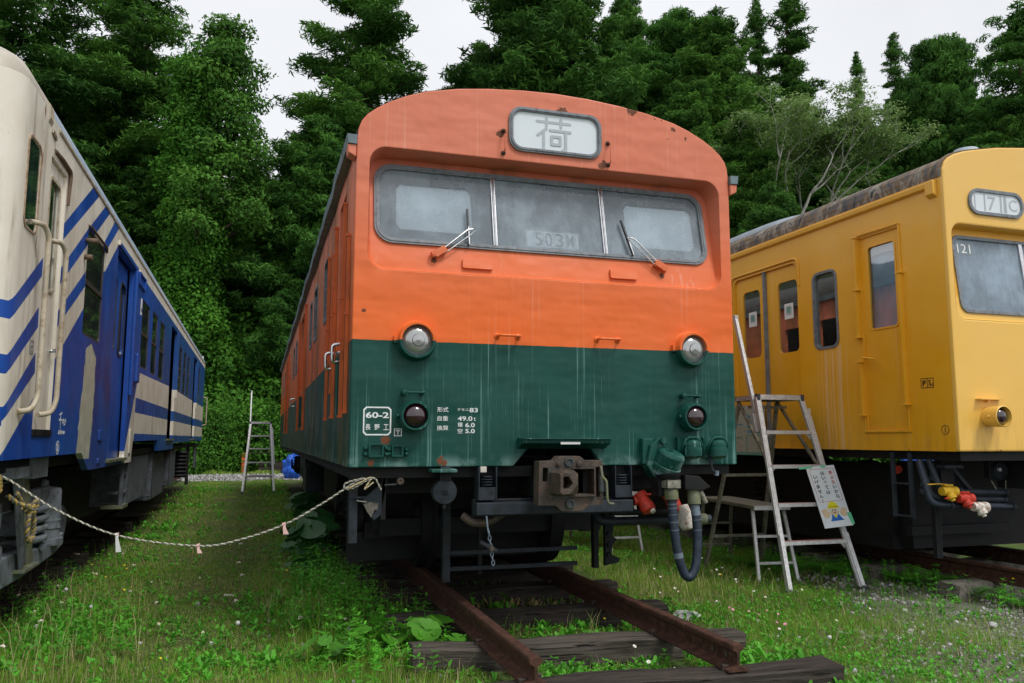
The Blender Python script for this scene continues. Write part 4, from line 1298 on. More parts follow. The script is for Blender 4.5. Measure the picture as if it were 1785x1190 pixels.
# ------------------------------------------------------------ CREAM AND BLUE RAILCAR (left)
def left_car():
    R = empty('railcar', (-3.33, 0, 0), rad(0.57))
    tag(R, 'cream and blue striped diesel railcar on the left track beside the grass path', 'railcar', 'old railcars parked side by side')
    S = lambda a, c, d: (d, a, c)
    END = 19.35
    low = [(0.06, 1.245), (2.30, 1.252), (2.62, 1.10), (5.24, 1.10), (5.33, 1.338), (8.02, 1.35), (8.06, 1.19), (10.5, 1.19), (10.58, 1.30), (END, 1.325)]
    outer = [(0.06, 3.50)] + low + [(END, 3.50)]
    cabw = rr(0.105, 0.375, 2.645, 3.185, 0.05, 5)
    cabd = rect(0.655, 1.125, 1.405, 3.245)
    w1 = rr(2.0, 2.80, 2.215, 3.085, 0.045, 4)
    bd = rr(3.52, 4.70, 1.16, 3.27, 0.05, 4)
    trio = [rr(5.53, 6.25, 2.25, 3.08, 0.03, 3), rr(6.62, 7.22, 2.25, 3.10, 0.03, 3), rr(7.58, 8.22, 2.25, 3.10, 0.03, 3)]
    d2 = rect(9.30, 10.40, 1.37, 3.26)
    trio2 = [rr(10.95, 11.5, 2.25, 3.1, 0.03, 3), rr(12.0, 12.55, 2.25, 3.1, 0.03, 3), rr(13.0, 13.5, 2.25, 3.1, 0.03, 3)]
    d3 = rect(14.9, 16.05, 1.37, 3.27)
    wl = rr(16.55, 17.15, 2.28, 3.15, 0.03, 3)
    b = MB()
    b.prism([outer, cabw, cabd, w1, bd] + trio + [d2] + trio2 + [d3, wl], -0.05, 0.0, 'cb', S)
    b.prism([[(0.06, 3.50), (0.06, 1.25), (END, 1.25), (END, 3.50)]], -2.80, -2.75, 'cb', S)
    b.box(-2.75, -0.05, END - 0.05, END, 1.3, 3.7, 'cb')
    b.build('side_wall', R)
    # curved cab front and roof made of nested rings
    plan = [(0.0, 0.062), (-0.004, 0.01), (-0.028, -0.055), (-0.075, -0.11), (-0.16, -0.155), (-0.40, -0.19), (-1.4, -0.22), (-2.4, -0.19), (-2.64, -0.155), (-2.725, -0.11), (-2.772, -0.055), (-2.796, 0.01), (-2.80, 0.062)]
    b = MB()
    b.loft([[(x, y, z) for x, y in plan] for z in (1.245, 2.0, 2.6, 3.2, 3.50)], 'cb', closed=False)
    b.build('cab_front', R)
    def ring(d, z, end=END):
        k = max(0.0, 1 - d / 1.4)
        L = []
        for x, y in plan:
            L.append((-1.4 + (x + 1.4) * k, y + d * (0.75 + 0.25 * abs(x + 1.4) / 1.4), z))
        L += [(-1.4 - 1.4 * k, end - d * 0.6, z), (-1.4 + 1.4 * k, end - d * 0.6, z)]
        return L
    prof = [(0.0, 3.50), (0.006, 3.54), (0.025, 3.585), (0.06, 3.635), (0.13, 3.69), (0.27, 3.755), (0.5, 3.82), (0.85, 3.875), (1.39, 3.91)]
    b = MB()
    b.loft([ring(d, z) for d, z in prof], 'lroof', closed=True)
    b.build('roof', R)
    # front window wrapped on the cab
    b = MB()
    fw = [(-0.165, 2.80), (-0.165, 3.28), (-0.20, 3.36), (-1.1, 3.38), (-1.1, 2.76), (-0.2, 2.76)]
    b.prism([fw], -0.02, 0.008, 'gasket_b', lambda a, c, d: (a, -0.155 - 0.035 * min(1, (abs(a) - 0.16) / 0.24) - d, c))
    h = b.build('front_window', R)
    b = MB()
    fw2 = [(-0.19, 2.82), (-0.19, 3.27), (-0.22, 3.335), (-1.08, 3.355), (-1.08, 2.785), (-0.22, 2.785)]
    b.prism([fw2], 0.008, 0.014, 'glass_g', lambda a, c, d: (a, -0.155 - 0.035 * min(1, (abs(a) - 0.16) / 0.24) - d, c))
    b.build('pane', h)
    def win(loopargs, fr='gasket_b', gl='glass', bar=True, m=0.02, name='side_window', gd=0.0):
        a0, a1, c0, c1, r = loopargs
        b = MB()
        b.prism([rr(a0 - 0.004, a1 + 0.004, c0 - 0.004, c1 + 0.004, r, 4), rr(a0 + m, a1 - m, c0 + m, c1 - m, max(0.01, r - 0.01), 4)], -0.03, -0.003, fr, S)
        if bar:
            cm = c0 + (c1 - c0) * 0.50
            b.box(-0.03, 0.0, a0 + m, a1 - m, cm - 0.02, cm + 0.02, fr)
        h = b.build(name, R, bevel=0.003)
        b = MB()
        b.prism([rr(a0 + 0.005, a1 - 0.005, c0 + 0.005, c1 - 0.005, r, 4)], -0.014 + gd, -0.010 + gd, gl, S)
        b.build('pane', h, weld=False)
        return h
    win((0.105, 0.375, 2.645, 3.185, 0.05), 'gasket_b', 'glass_g', False, 0.006, 'cab_window', 0.009)
    win((2.0, 2.80, 2.215, 3.085, 0.045), 'brownal', 'glass')
    for a0, a1 in ((5.53, 6.25), (6.62, 7.22), (7.58, 8.22), (10.95, 11.5), (12.0, 12.55), (13.0, 13.5), (16.55, 17.15)):
        win((a0, a1, 2.25, 3.09, 0.03), 'brownal', 'glass')
    b = MB()
    b.prism([rr(0.085, 0.395, 2.625, 3.205, 0.07, 6), rr(0.098, 0.382, 2.638, 3.192, 0.06, 6)], -0.002, 0.007, 'creamrust', S)
    b.build('cab_window_trim', R)
    # cab door, recessed
    b = MB()
    g = rr(0.745, 1.03, 2.37, 3.135, 0.04, 4)
    b.prism([rect(0.645, 1.135, 1.40, 3.25), g], -0.06, -0.022, 'cb', S)
    h = b.build('cab_door', R)
    b = MB()
    b.prism([rr(0.735, 1.04, 2.36, 3.145, 0.05, 4), rr(0.757, 1.018, 2.382, 3.123, 0.035, 4)], -0.022, -0.014, 'creamp', S)
    b.build('window_frame', h)
    b = MB()
    b.prism([g], -0.040, -0.034, 'glass_g', S)
    b.box(-0.034, -0.026, 0.75, 1.02, 2.60, 2.62, 'steel')
    b.build('door_glass', h, weld=False)
    b = MB()
    b.cyl((-0.05, 1.075, 1.975), (0.01, 1.075, 1.975), 0.012, 'steel', 8)
    b.beam((0.005, 1.08, 1.978), (0.02, 0.99, 1.968), 0.018, 0.028, 'steel')
    b.build('door_handle', h)
    b = MB()
    b.box(-0.04, 0.012, 0.64, 1.14, 1.385, 1.43, 'dark')
    b.build('door_sill', R, bevel=0.004)
    b = MB()
    b.tube(arc3([(0.002, 0.72, 3.300), (0.014, 0.90, 3.300), (0.014, 1.15, 3.296), (0.014, 1.175, 3.27), (0.004, 1.178, 3.05)], 0.05), 0.014, 'brownc', 8)
    b.build('door_rain_strip', R)
    for (y, z0, z1) in ((0.395, 1.56, 2.70), (0.90, 1.555, 2.70)):
        b = MB()
        b.tube(arc3([(0.0, y - 0.13, z0 - 0.03), (0.055, y - 0.05, z0 - 0.02), (0.075, y, z0 + 0.06), (0.075, y, z1 - 0.06), (0.055, y - 0.05, z1), (0.0, y - 0.14, z1 - 0.01)], 0.05), 0.017, 'creamp', 12)
        b.build('handrail', R)
    # window brackets and small fittings
    b = MB()
    b.cyl((0.0, 1.92, 2.965), (0.09, 1.92, 2.965), 0.022, 'brownc', 10)
    b.cyl((0.0, 1.90, 2.825), (0.06, 1.90, 2.825), 0.022, 'brownc', 10)
    b.build('mirror_bracket', R)
    b = MB()
    b.tube(arc3([(0.0, 1.98, 3.105), (0.014, 2.02, 3.105), (0.014, 2.80, 3.105), (0.006, 2.85, 3.07)], 0.03), 0.011, 'brownc', 8)
    b.build('window_rain_strip', R)
    # long gutter strip
    b = MB()
    b.prism([[(0.0, 3.455), (0.009, 3.460), (0.011, 3.480), (0.0, 3.486)]], 0.80, END, 'stripm', lambda a, c, d: (a, d, c))
    b.build('gutter', R, bevel=0.004)
    b = MB()
    b.prism([[(0.0, 3.42), (0.012, 3.45), (0.006, 3.54), (-0.02, 3.575)]], 0.50, 0.60, 'creamp', lambda a, c, d: (a, d, c))
    b.beam((0.006, 0.60, 3.40), (0.006, 0.72, 3.38), 0.014, 0.03, 'brownc')
    b.build('roof_bracket', R, bevel=0.005)
    # folding doors
    b = MB()
    for k, (a0, a1) in enumerate(((3.51, 4.105), (4.115, 4.71))):
        b = MB()
        g = rr(a0 + 0.13, a1 - 0.11, 2.265, 3.06, 0.09, 5)
        b.prism([rect(a0, a1, 1.15, 3.28), g], -0.10, -0.07, 'cb', S)
        h = b.build('passenger_door', R)
        b = MB()
        b.prism([rr(a0 + 0.12, a1 - 0.10, 2.255, 3.07, 0.10, 5), rr(a0 + 0.145, a1 - 0.125, 2.28, 3.045, 0.08, 5)], -0.07, -0.062, 'gasket_b', S)
        b.prism([g], -0.092, -0.086, 'glass', S)
        b.build('door_glass', h, weld=False)
    b = MB()
    b.box(-0.06, 0.03, 3.50, 4.74, 1.135, 1.165, 'moss')
    b.build('door_step', R, bevel=0.004)
    b = MB()
    b.box(-0.02, 0.022, 3.46, 4.86, 3.285, 3.335, 'cb')
    b.build('door_hood', R, bevel=0.01)
    b = MB()
    b.box(0.0, 0.035, 4.72, 4.84, 1.85, 3.28, 'cb')
    b.build('door_pillar', R, bevel=0.01)
    b = MB()
    b.prism([rr(5.04, 5.62, 3.18, 3.345, 0.02, 3), rr(5.10, 5.56, 3.21, 3.315, 0.01, 3)], 0.0, 0.02, 'cb', S)
    b.build('side_sign_box', R, bevel=0.004)
    b = MB()
    b.box(0.0, 0.05, 5.03, 5.22, 2.02, 2.36, 'cb')
    b.build('side_lamp_cover', R, bevel=0.02)
    b = MB()
    b.box(0.001, 0.006, 5.34, 5.44, 2.86, 3.06, 'paper')
    b.prism([rect(5.36, 5.42, 2.90, 2.94)], 0.006, 0.008, 'blackp', S)
    b.build('small_notice', R)
    for (a0, a1) in ((9.30, 10.40), (14.9, 16.05)):
        b = MB()
        g = rr(a0 + 0.2, a0 + 0.5, 2.25, 3.0, 0.06, 4)
        b.prism([rect(a0 - 0.01, a1 + 0.01, 1.36, 3.28), g], -0.14, -0.10, 'cb', S)
        b.prism([g], -0.125, -0.12, 'glass', S)
        b.build('passenger_door', R)
        b = MB()
        b.box(-0.05, 0.03, a0 - 0.02, a1 + 0.05, 1.34, 1.37, 'moss')
        b.build('door_step', R)
        b = MB()
        b.box(0.0, 0.03, a1 + 0.02, a1 + 0.10, 2.1, 3.28, 'cb')
        b.build('door_pillar', R)
    b = MB()
    b.box(0.001, 0.012, 10.52, 10.56, 2.62, 3.27, 'paper')
    b.build('white_strip', R)
    b = MB()
    b.tube(arc3([(0.0, 19.2, 1.74), (0.10, 19.2, 1.76), (0.10, 19.2, 2.5), (0.0, 19.2, 2.54)], 0.03), 0.016, 'creamp', 8)
    b.build('handrail', R)
    # inside: dark so that the windows read as windows
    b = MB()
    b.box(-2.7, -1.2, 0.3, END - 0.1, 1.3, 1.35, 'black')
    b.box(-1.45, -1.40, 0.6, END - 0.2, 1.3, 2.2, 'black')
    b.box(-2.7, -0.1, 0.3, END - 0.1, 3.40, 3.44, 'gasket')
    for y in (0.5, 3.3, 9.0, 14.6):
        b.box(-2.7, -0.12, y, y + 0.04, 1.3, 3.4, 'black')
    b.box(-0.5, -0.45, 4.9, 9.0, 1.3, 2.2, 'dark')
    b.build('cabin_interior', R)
    # lettering
    FF = lambda a, c, d: (0.0012 + d, a, c)
    text('千', (1.385, 1.485, 1.435, 1.565), FF, 'white', R, bold=0.01)
    text('キナ', (1.50, 1.62, 1.465, 1.52), FF, 'white', R, bold=0.02)
    text('定員124', (1.385, 1.60, 1.400, 1.432), FF, 'white', R, bold=0.02)
    add_text_frame(R, FF, [circ(1.395, 1.305, 0.05, 24), circ(1.395, 1.305, 0.041, 24)], 'white')
    text('2', (1.375, 1.415, 1.28, 1.332), FF, 'white', R, bold=0.02)
    add_text_frame(R, FF, [rect(0.44, 0.53, 1.895, 1.985), rect(0.449, 0.521, 1.904, 1.976)], 'greyp')
    text('セ', (0.455, 0.515, 1.91, 1.97), FF, 'greyp', R)
    b = MB()
    for (a0, a1, c0, c1) in ((3.02, 3.22, 1.35, 1.45), (3.02, 3.20, 1.14, 1.19), (5.0, 5.16, 1.20, 1.48)):
        b.prism([rr(a0, a1, c0, c1, 0.01, 2)], 0.0, 0.012, 'cb', S)
    b.build('hatch', R, bevel=0.003)
    # running gear seen under the near end
    b = MB()
    b.box(-2.7, -0.08, 0.15, END - 0.1, 1.16, 1.24, 'dark')
    b.box(-1.9, -0.35, 3.3, 4.9, 0.55, 1.1, 'dark')
    b.box(-2.0, -0.10, 5.45, 7.9, 0.56, 1.16, 'greyd')
    b.box(-2.0, -0.06, 8.15, 8.22, 0.5, 1.18, 'greyd')
    b.box(-2.0, -0.14, 8.5, 10.6, 0.42, 1.14, 'greyd')
    b.box(-2.0, -0.10, 11.2, 12.4, 0.50, 1.2, 'greyd')
    b.box(-0.12, -0.05, 15.4, 15.5, 0.3, 1.25, 'dark')
    b.box(-0.12, -0.05, 18.0, 18.1, 0.6, 1.25, 'greyd')
    b.build('underframe', R, bevel=0.01)
    b = MB()
    for z in (0.74, 0.95):
        b.box(-0.20, -0.04, 5.00, 5.30, z, z + 0.025, 'greyd')
    b.box(-0.07, -0.03, 4.98, 5.02, 0.62, 1.12, 'greyd')
    b.box(-0.07, -0.03, 5.30, 5.34, 0.62, 1.12, 'greyd')
    b.box(-0.25, -0.02, 4.95, 5.36, 0.58, 0.62, 'moss')
    b.build('boarding_step', R, bevel=0.003)
    B = []
    b = MB()
    # hanging twin straps
    b.beam((-0.10, 0.76, 1.16), (-0.09, 1.04, 0.52), 0.13, 0.012, 'grey', up=(1, 0, 0))
    b.beam((-0.11, 1.00, 1.19), (-0.10, 1.27, 0.50), 0.16, 0.012, 'moss', up=(1, 0, 0))
    b.box(-0.18, -0.05, 0.94, 1.34, 0.488, 0.510, 'moss')
    b.box(-0.22, -0.04, 0.45, 0.85, 1.12, 1.19, 'grey')
    b.box(-0.20, -0.05, 1.0, 1.40, 1.10, 1.24, 'grey')
    b.build('hanging_strap', R, bevel=0.003)
    b = MB()
    b.lathe((-0.30, 0.62, 0.66), (1, 0, 0), [(-0.3, 0), (-0.3, 0.14), (0.10, 0.14), (0.12, 0.125), (0.14, 0.12), (0.16, 0.05), (0.18, 0.045), (0.185, 0)], 'grey', 28)
    b.prism([[(0.25, 0.52), (0.25, 0.62), (0.9, 0.62), (1.3, 0.585), (2.0, 0.56), (2.45, 0.60), (2.45, 0.50), (2.1, 0.46), (1.2, 0.43), (0.7, 0.43)]], -0.34, -0.12, 'grey', S)
    b.prism([[(1.24, 0.94), (1.24, 0.70), (1.45, 0.74), (1.95, 0.93), (1.98, 1.0), (1.3, 1.0)]], -0.36, -0.14, 'grey', S)
    b.box(-0.5, -0.2, 1.3, 1.9, 0.98, 1.17, 'dark')
    b.box(-0.34, -0.12, 0.3, 1.1, 0.9, 1.1, 'dark')
    b.box(-0.15, -0.12, 0.3, 0.6, 0.8, 0.98, 'grey')
    b.build('bogie_frame', R, bevel=0.01)
    b = MB()
    coil(b, (-0.22, 1.62, 0.575), 0.125, 0.30, 4.2, 0.026, 'grey', 10)
    b.build('coil_spring', R)
    b = MB()
    b.lathe((-0.21, 2.10, 0.54), (0, 0, 1), [(0, 0), (0, 0.15), (0.05, 0.15), (0.055, 0.125), (0.12, 0.122), (0.13, 0.130), (0.17, 0.122), (0.19, 0.130), (0.22, 0.122), (0.26, 0.130), (0.30, 0.122), (0.42, 0.122), (0.44, 0.11), (0.455, 0.03), (0.50, 0.025), (0.51, 0)], 'grey', 28)
    b.build('shock_absorber', R)
    wheelset(R, -1.4, 0.62)
    wheelset(R, -1.4, 2.72)
    b = MB()
    b.lathe((-0.30, 2.72, 0.66), (1, 0, 0), [(-0.3, 0), (-0.3, 0.14), (0.10, 0.14), (0.12, 0.12), (0.13, 0)], 'greyd', 24)
    b.build('axle_box', R)
    bogie(R, -1.4, 14.0, 2.1, 'greyd')
    b = MB()
    for k in range(7):
        b.lathe((-0.12, 13.6, 0.55 + 0.08 * k), (0, 0, 1), [(0, 0.13), (0.04, 0.17), (0.08, 0.13)], 'dark', 18)
    b.build('air_bellows', R)
    return R
MAT['greyd'] = simple('dim_grey_steel', (0.085, 0.098, 0.115), 0.6, 0, 0.3, 6, dirt=(0.04, 0.04, 0.035), bump=0.2)
MAT['brownal'] = simple('bronze_window_frame', (0.055, 0.05, 0.045), 0.45, 0.3, 0.2, 9)
MAT['brownc'] = simple('brown_stained_steel', (0.13, 0.085, 0.055), 0.7, 0, 0.3, 14)
MAT['creamrust'] = simple('rust_stained_trim', (0.36, 0.27, 0.18), 0.6, 0, 0.2, 22, dirt=(0.20, 0.08, 0.035))
MAT['stripm'] = simple('weathered_strip', (0.36, 0.31, 0.22), 0.6, 0, 0.2, 12, dirt=(0.14, 0.10, 0.06))
n = NB('pale_roof_paint'); x = n.sep()
cream_ = n.mix(n.mr(n.noise(2.5, 6, 0.65), 0.35, 0.65), (0.52, 0.47, 0.38), (0.36, 0.33, 0.27))
blu_ = n.mix(n.mr(n.noise(1.5, 4), 0.3, 0.7), (0.27, 0.37, 0.50), (0.38, 0.45, 0.52))
c = n.mix(n.mr(x[1], 0.62, 0.70), cream_, blu_)
rs = n.math('MULTIPLY', n.mr(n.math('ABSOLUTE', n.math('SUBTRACT', x[1], 0.36)), 0.0, 0.03, 1, 0), n.mr(n.noise(8, 4), 0.4, 0.6))
c = n.mix(n.math('MULTIPLY', rs, 0.8), c, (0.28, 0.11, 0.04))
MAT['lroof'] = n.pbr(c, 0.45, 0, 0.5)
LEFT = left_car()

# ------------------------------------------------------------ YELLOW RAILCAR (right)
def right_car():
    R = empty('railcar', (3.51, 0, 0), rad(1.2))
    tag(R, 'yellow commuter railcar on the right track behind the aluminium stepladder', 'railcar', 'old railcars parked side by side')
    S = lambda a, c, d: (-d, a, c)
    Y0 = 0.045
    Fd = lambda a, c, d: (a, Y0 - d, c)
    END = 19.6
    # side wall
    cd_ = rect(0.575, 1.065, 1.462, 3.285)
    cw = rr(1.40, 1.735, 2.295, 3.06, 0.075, 6)
    dd = [(1.99, 1.285)] + [(3.16, 1.285), (3.16, 3.18)] + [(3.16 - 0.08 * (1 - math.cos(rad(t))), 3.18 + 0.08 * math.sin(rad(t))) for t in (30, 60)] + [(3.08, 3.26), (2.07, 3.26)] + [(2.07 - 0.08 * math.sin(rad(t)), 3.18 + 0.08 * math.cos(rad(t))) for t in (30, 60)] + [(1.99, 3.18)]
    more_w = [(4.0, 4.9), (5.3, 6.2), (9.4, 10.3)]
    more_d = [(7.2, 8.4), (12.0, 13.2)]
    b = MB()
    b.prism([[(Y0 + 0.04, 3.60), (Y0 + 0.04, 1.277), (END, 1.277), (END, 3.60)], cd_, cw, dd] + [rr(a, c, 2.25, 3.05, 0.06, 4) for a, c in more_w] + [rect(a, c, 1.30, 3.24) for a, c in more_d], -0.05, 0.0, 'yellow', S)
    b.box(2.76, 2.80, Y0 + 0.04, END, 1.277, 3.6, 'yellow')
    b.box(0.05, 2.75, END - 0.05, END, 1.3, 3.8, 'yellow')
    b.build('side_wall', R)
    half = [(0.0, 3.60), (0.004, 3.66), (0.03, 3.725), (0.075, 3.77), (0.145, 3.81), (0.25, 3.845), (0.37, 3.872), (0.62, 3.92), (0.95, 3.957), (1.4, 3.972)]
    top = half + [(2.8 - a, c) for a, c in half[-2::-1]]
    rec = rr(0.062, 2.738, 2.375, 3.195, 0.10, 8)
    b = MB()
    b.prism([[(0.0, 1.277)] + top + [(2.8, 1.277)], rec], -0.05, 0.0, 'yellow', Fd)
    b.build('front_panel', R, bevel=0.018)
    yw = lambda z: 0.02 + (z - 2.375) / 0.82 * 0.085
    W = lambda a, c, d: (a, Y0 + yw(c) - d, c)
    inner = [(1.4 + (a - 1.4) * 0.985, 2.785 + (c - 2.785) * 0.965) for a, c in rec]
    b = MB()
    b.loft([[Fd(a, c, -0.004) for a, c in rec], [W(a, c, 0) for a, c in inner]], 'yellow')
    hole = rr(0.155, 2.645, 2.455, 3.10, 0.07, 6)
    b.prism([inner, hole], -0.03, 0.0, 'yellow', W)
    b.build('windscreen_surround', R)
    b = MB()
    b.prism([rr(0.135, 2.665, 2.435, 3.12, 0.085, 6), rr(0.165, 2.635, 2.465, 3.09, 0.06, 6)], -0.01, 0.014, 'gasket', W)
    b.build('windscreen_gasket', R, bevel=0.004)
    for a0, a1 in ((0.16, 0.90), (0.94, 1.86), (1.90, 2.64)):
        b = MB()
        b.prism([rect(a0, a1, 2.46, 3.095)], -0.008, -0.003, 'glass_dirty', W)
        b.build('windscreen', R, weld=False)
    for a in (0.92, 1.88):
        b = MB()
        b.prism([rect(a - 0.02, a + 0.02, 2.455, 3.10)], -0.01, 0.012, 'steel', W)
        b.build('windscreen_pillar', R, bevel=0.003)
    text('121', (0.200, 0.345, 2.965, 3.045), W, 'white', R, bold=0.0, d0=0.0, d=0.001)
    b = MB()
    b.prism([rect(0.185, 0.375, 2.945, 3.065)], -0.0025, -0.002, 'glass_hazy', W)
    b.build('number_backing', R, weld=False)
    # interior
    b = MB()
    b.box(0.1, 2.7, 1.25, 1.29, 1.3, 3.6, 'cabwall')
    b.box(0.1, 2.7, 0.3, 1.25, 2.15, 2.2, 'black')
    b.box(0.1, 2.7, 0.2, END - 0.1, 3.35, 3.40, 'gasket')
    b.box(0.1, 2.7, 0.2, END - 0.1, 1.3, 1.34, 'black')
    b.box(2.0, 2.7, 2.0, END - 1, 1.3, 2.0, 'redbrown')
    b.box(2.68, 2.74, 1.3, END - 1, 1.3, 3.4, 'cabwall')
    for y in (2.72, 4.6, 7.0):
        b.cyl((0.9, y, 1.34), (0.9, y, 3.35), 0.017, 'steel', 8)
    b.build('cabin_interior', R)
    # cab side door
    b = MB()
    g = rr(0.635, 0.975, 2.395, 3.185, 0.035, 4)
    b.prism([rect(0.57, 1.07, 1.455, 3.29), g], -0.045, -0.020, 'yellow', S)
    h = b.build('cab_door', R)
    b = MB()
    b.prism([rr(0.625, 0.985, 2.385, 3.195, 0.045, 4), rr(0.643, 0.967, 2.403, 3.177, 0.03, 4)], -0.02, -0.013, 'yellow', S)
    b.build('window_frame', h, bevel=0.003)
    b = MB()
    b.prism([g], -0.038, -0.033, 'glass_clear', S)
    b.build('door_glass', h, weld=False)
    b = MB()
    b.prism([rect(0.64, 0.97, 3.10, 3.18)], -0.052, -0.046, 'ventgrey', S)
    b.prism([rect(0.64, 0.97, 2.40, 3.11)], -0.075, -0.065, 'bluerefl', S)  # added panel, its blue paints in the reflection on the door glass
    b.build('reflection_panel', h)
    b = MB()
    b.tube(arc3([(0.0, 1.04, 2.135), (-0.05, 1.04, 2.14), (-0.055, 0.93, 2.12), (-0.015, 0.92, 2.115)], 0.02), 0.010, 'yellow', 8)
    b.build('door_handle', h)
    b = MB()
    b.tube([(-0.012, 1.10, 3.315), (-0.012, 0.55, 3.315)], 0.010, 'yellow', 8)
    b.box(-0.012, 0.0, 0.54, 1.11, 3.30, 3.312, 'yellow')
    b.build('door_rain_strip', R)
    for (y, z0, z1) in ((1.085, 2.79, 3.30), (1.095, 2.335, 2.80), (1.085, 1.60, 2.10), (0.555, 1.68, 2.86)):
        b = MB()
        b.box(-0.042, 0.002, y - 0.014, y + 0.014, z0, z1, 'yellow')
        for z in (z0, z1):
            b.box(-0.05, 0.0, y - 0.030, y + 0.030, z - 0.008, z + 0.008, 'yellow')
        b.build('door_hinge_cover', R, bevel=0.004)
    b = MB()
    b.box(-0.012, 0.0, 0.535, 1.10, 1.438, 1.458, 'yellow')
    b.box(-0.010, 0.0, 1.075, 1.095, 1.458, 1.60, 'yellow')
    b.box(-0.016, 0.0, 0.545, 0.560, 1.458, 3.30, 'yellow')
    b.build('door_frame', R, bevel=0.003)
    # crew window with grey rubber
    b = MB()
    b.prism([rr(1.383, 1.752, 2.278, 3.077, 0.09, 6), rr(1.410, 1.725, 2.305, 3.050, 0.068, 6)], -0.04, 0.008, 'gasket', S)
    h = b.build('crew_window', R, bevel=0.004)
    b = MB()
    b.prism([cw], -0.030, -0.024, 'glass', S)
    b.build('pane', h, weld=False)
    # passenger doors
    b = MB()
    b.tube(arc3([(-0.004, 1.955, 3.0), (-0.010, 1.955, 3.30), (-0.010, 3.19, 3.30), (-0.004, 3.20, 3.0)], 0.09, 6), 0.012, 'yellow', 8)
    b.build('door_hood', R)
    for (a0, a1, g0, g1) in ((1.985, 2.555, 2.03, 2.365), (2.590, 3.165, 2.69, 3.02)):
        b = MB()
        g = rr(g0, g1, 2.31, 3.09, 0.06, 5)
        b.prism([rect(a0, a1, 1.285, 3.27), g], -0.06, -0.030, 'yellow', S)
        h = b.build('passenger_door', R)
        b = MB()
        b.prism([g], -0.05, -0.044, 'glass', S)
        b.build('door_glass', h, weld=False)
        b = MB()
        m_ = (g0 + g1) / 2
        b.prism([rect(m_ - 0.075, m_ + 0.075, 2.675, 2.845)], -0.043, -0.0415, 'paper', S)
        b.build('door_poster', h)
        b = MB()
        T = lambda a, c, d: (0.0405 - d, a, c)
        b.prism([rr(m_ - 0.045, m_ + 0.045, 2.72, 2.815, 0.01, 2), rr(m_ - 0.041, m_ + 0.041, 2.724, 2.811, 0.008, 2)], 0, 0.001, 'greyp', T)
        b.build('poster_frame', h, weld=False)
        text('開', (m_ + 0.032, m_ - 0.032, 2.73, 2.805), T, 'tealp', h, name='poster_lettering', bold=0.01)
    b = MB()
    b.box(-0.005, 0.05, 2.556, 2.589, 1.285, 3.265, 'gasket')
    b.build('door_rubber', R)
    for a0, a1 in more_d:
        b = MB()
        b.prism([rect(a0 - 0.01, a1 + 0.01, 1.29, 3.25)], -0.06, -0.03, 'yellow', S)
        b.prism([rr(a0 + 0.15, a1 - 0.65, 2.3, 3.08, 0.05, 4)], -0.03, -0.026, 'glass', S)
        b.build('passenger_door', R)
    for a0, a1 in more_w:
        b = MB()
        b.prism([rr(a0 - 0.01, a1 + 0.01, 2.24, 3.06, 0.07, 4), rr(a0 + 0.02, a1 - 0.02, 2.27, 3.03, 0.05, 4)], -0.04, 0.006, 'gasket', S)
        b.prism([rr(a0, a1, 2.25, 3.05, 0.06, 4)], -0.03, -0.024, 'glass', S)
        b.build('side_window', R, weld=False)
    # markings
    FF = lambda a, c, d: (-0.0012 - d, a, c)
    add_text_frame(R, FF, [rect(0.268, 0.405, 1.813, 1.897), rect(0.273, 0.400, 1.818, 1.892)], 'blackp')
    add_text_frame(R, FF, [rect(0.333, 0.338, 1.818, 1.892)], 'blackp')
    text('P', (0.387, 0.350, 1.830, 1.880), FF, 'blackp', R, bold=0.02)
    text('S', (0.322, 0.298, 1.830, 1.880), FF, 'blackp', R, bold=0.015)
    text('N', (0.292, 0.278, 1.828, 1.850), FF, 'blackp', R, bold=0.015)
    add_text_frame(R, FF, [circ(0.178, 1.455, 0.040, 28), circ(0.178, 1.455, 0.035, 28)], 'blackp')
    add_text_frame(R, FF, [rect(0.175, 0.181, 1.432, 1.478)], 'blackp')
    # roller number sign
    b = MB()
    a0, a1, c0, c1 = 0.258, 0.880, 3.290, 3.520
    b.prism([rr(a0, a1, c0, c1, 0.108, 8), rr(a0 + 0.028, a1 - 0.028, c0 + 0.028, c1 - 0.028, 0.082, 8)], -0.01, 0.018, 'gasket', Fd)
    b.build('number_sign_frame', R, bevel=0.004)
    b = MB()
    b.prism([rr(a0 + 0.026, a1 - 0.026, c0 + 0.026, c1 - 0.026, 0.083, 8)], -0.004, 0.004, 'signglass', Fd)
    b.build('number_sign_glass', R)
    b = MB()
    for u, w in ((0.335, 0.010), (0.445, 0.014), (0.628, 0.020), (0.664, 0.006), (0.683, 0.020)):
        top_ = 3.482 if u > 0.4 else 3.462
        b.prism([rect(u - w / 2, u + w / 2, 3.330 if u > 0.4 else 3.348, top_)], 0.0045, 0.006, 'signgrey', Fd)
    b.build('sign_bars', R, weld=False)
    text('7', (0.478, 0.568, 3.340, 3.462), Fd, 'signgrey', R, d0=0.0045, d=0.0012, name='sign_lettering', bold=0.005)
    text('C', (0.718, 0.812, 3.352, 3.456), Fd, 'signgrey', R, d0=0.0045, d=0.0012, name='sign_lettering', bold=0.005)
    for a, z in ((0.320, 1.563), (2.480, 1.563)):
        b = MB()
        b.lathe((a, Y0 + 0.01, z), (0, -1, 0), [(0, 0.082), (0.015, 0.080), (0.16, 0.088), (0.165, 0.080), (0.06, 0.072)], 'yellow', 32)
        b.cyl((a - 0.10, Y0 - 0.08, z), (a - 0.075, Y0 - 0.08, z), 0.012, 'yellow', 10)
        h = b.build('tail_light', R)
        b = MB()
        b.lathe((a, Y0 + 0.01, z), (0, -1, 0), [(0.115, 0.074), (0.140, 0.062), (0.158, 0.034), (0.162, 0)], 'redlens', 28)
        b.build('red_lens', h)
        b = MB()
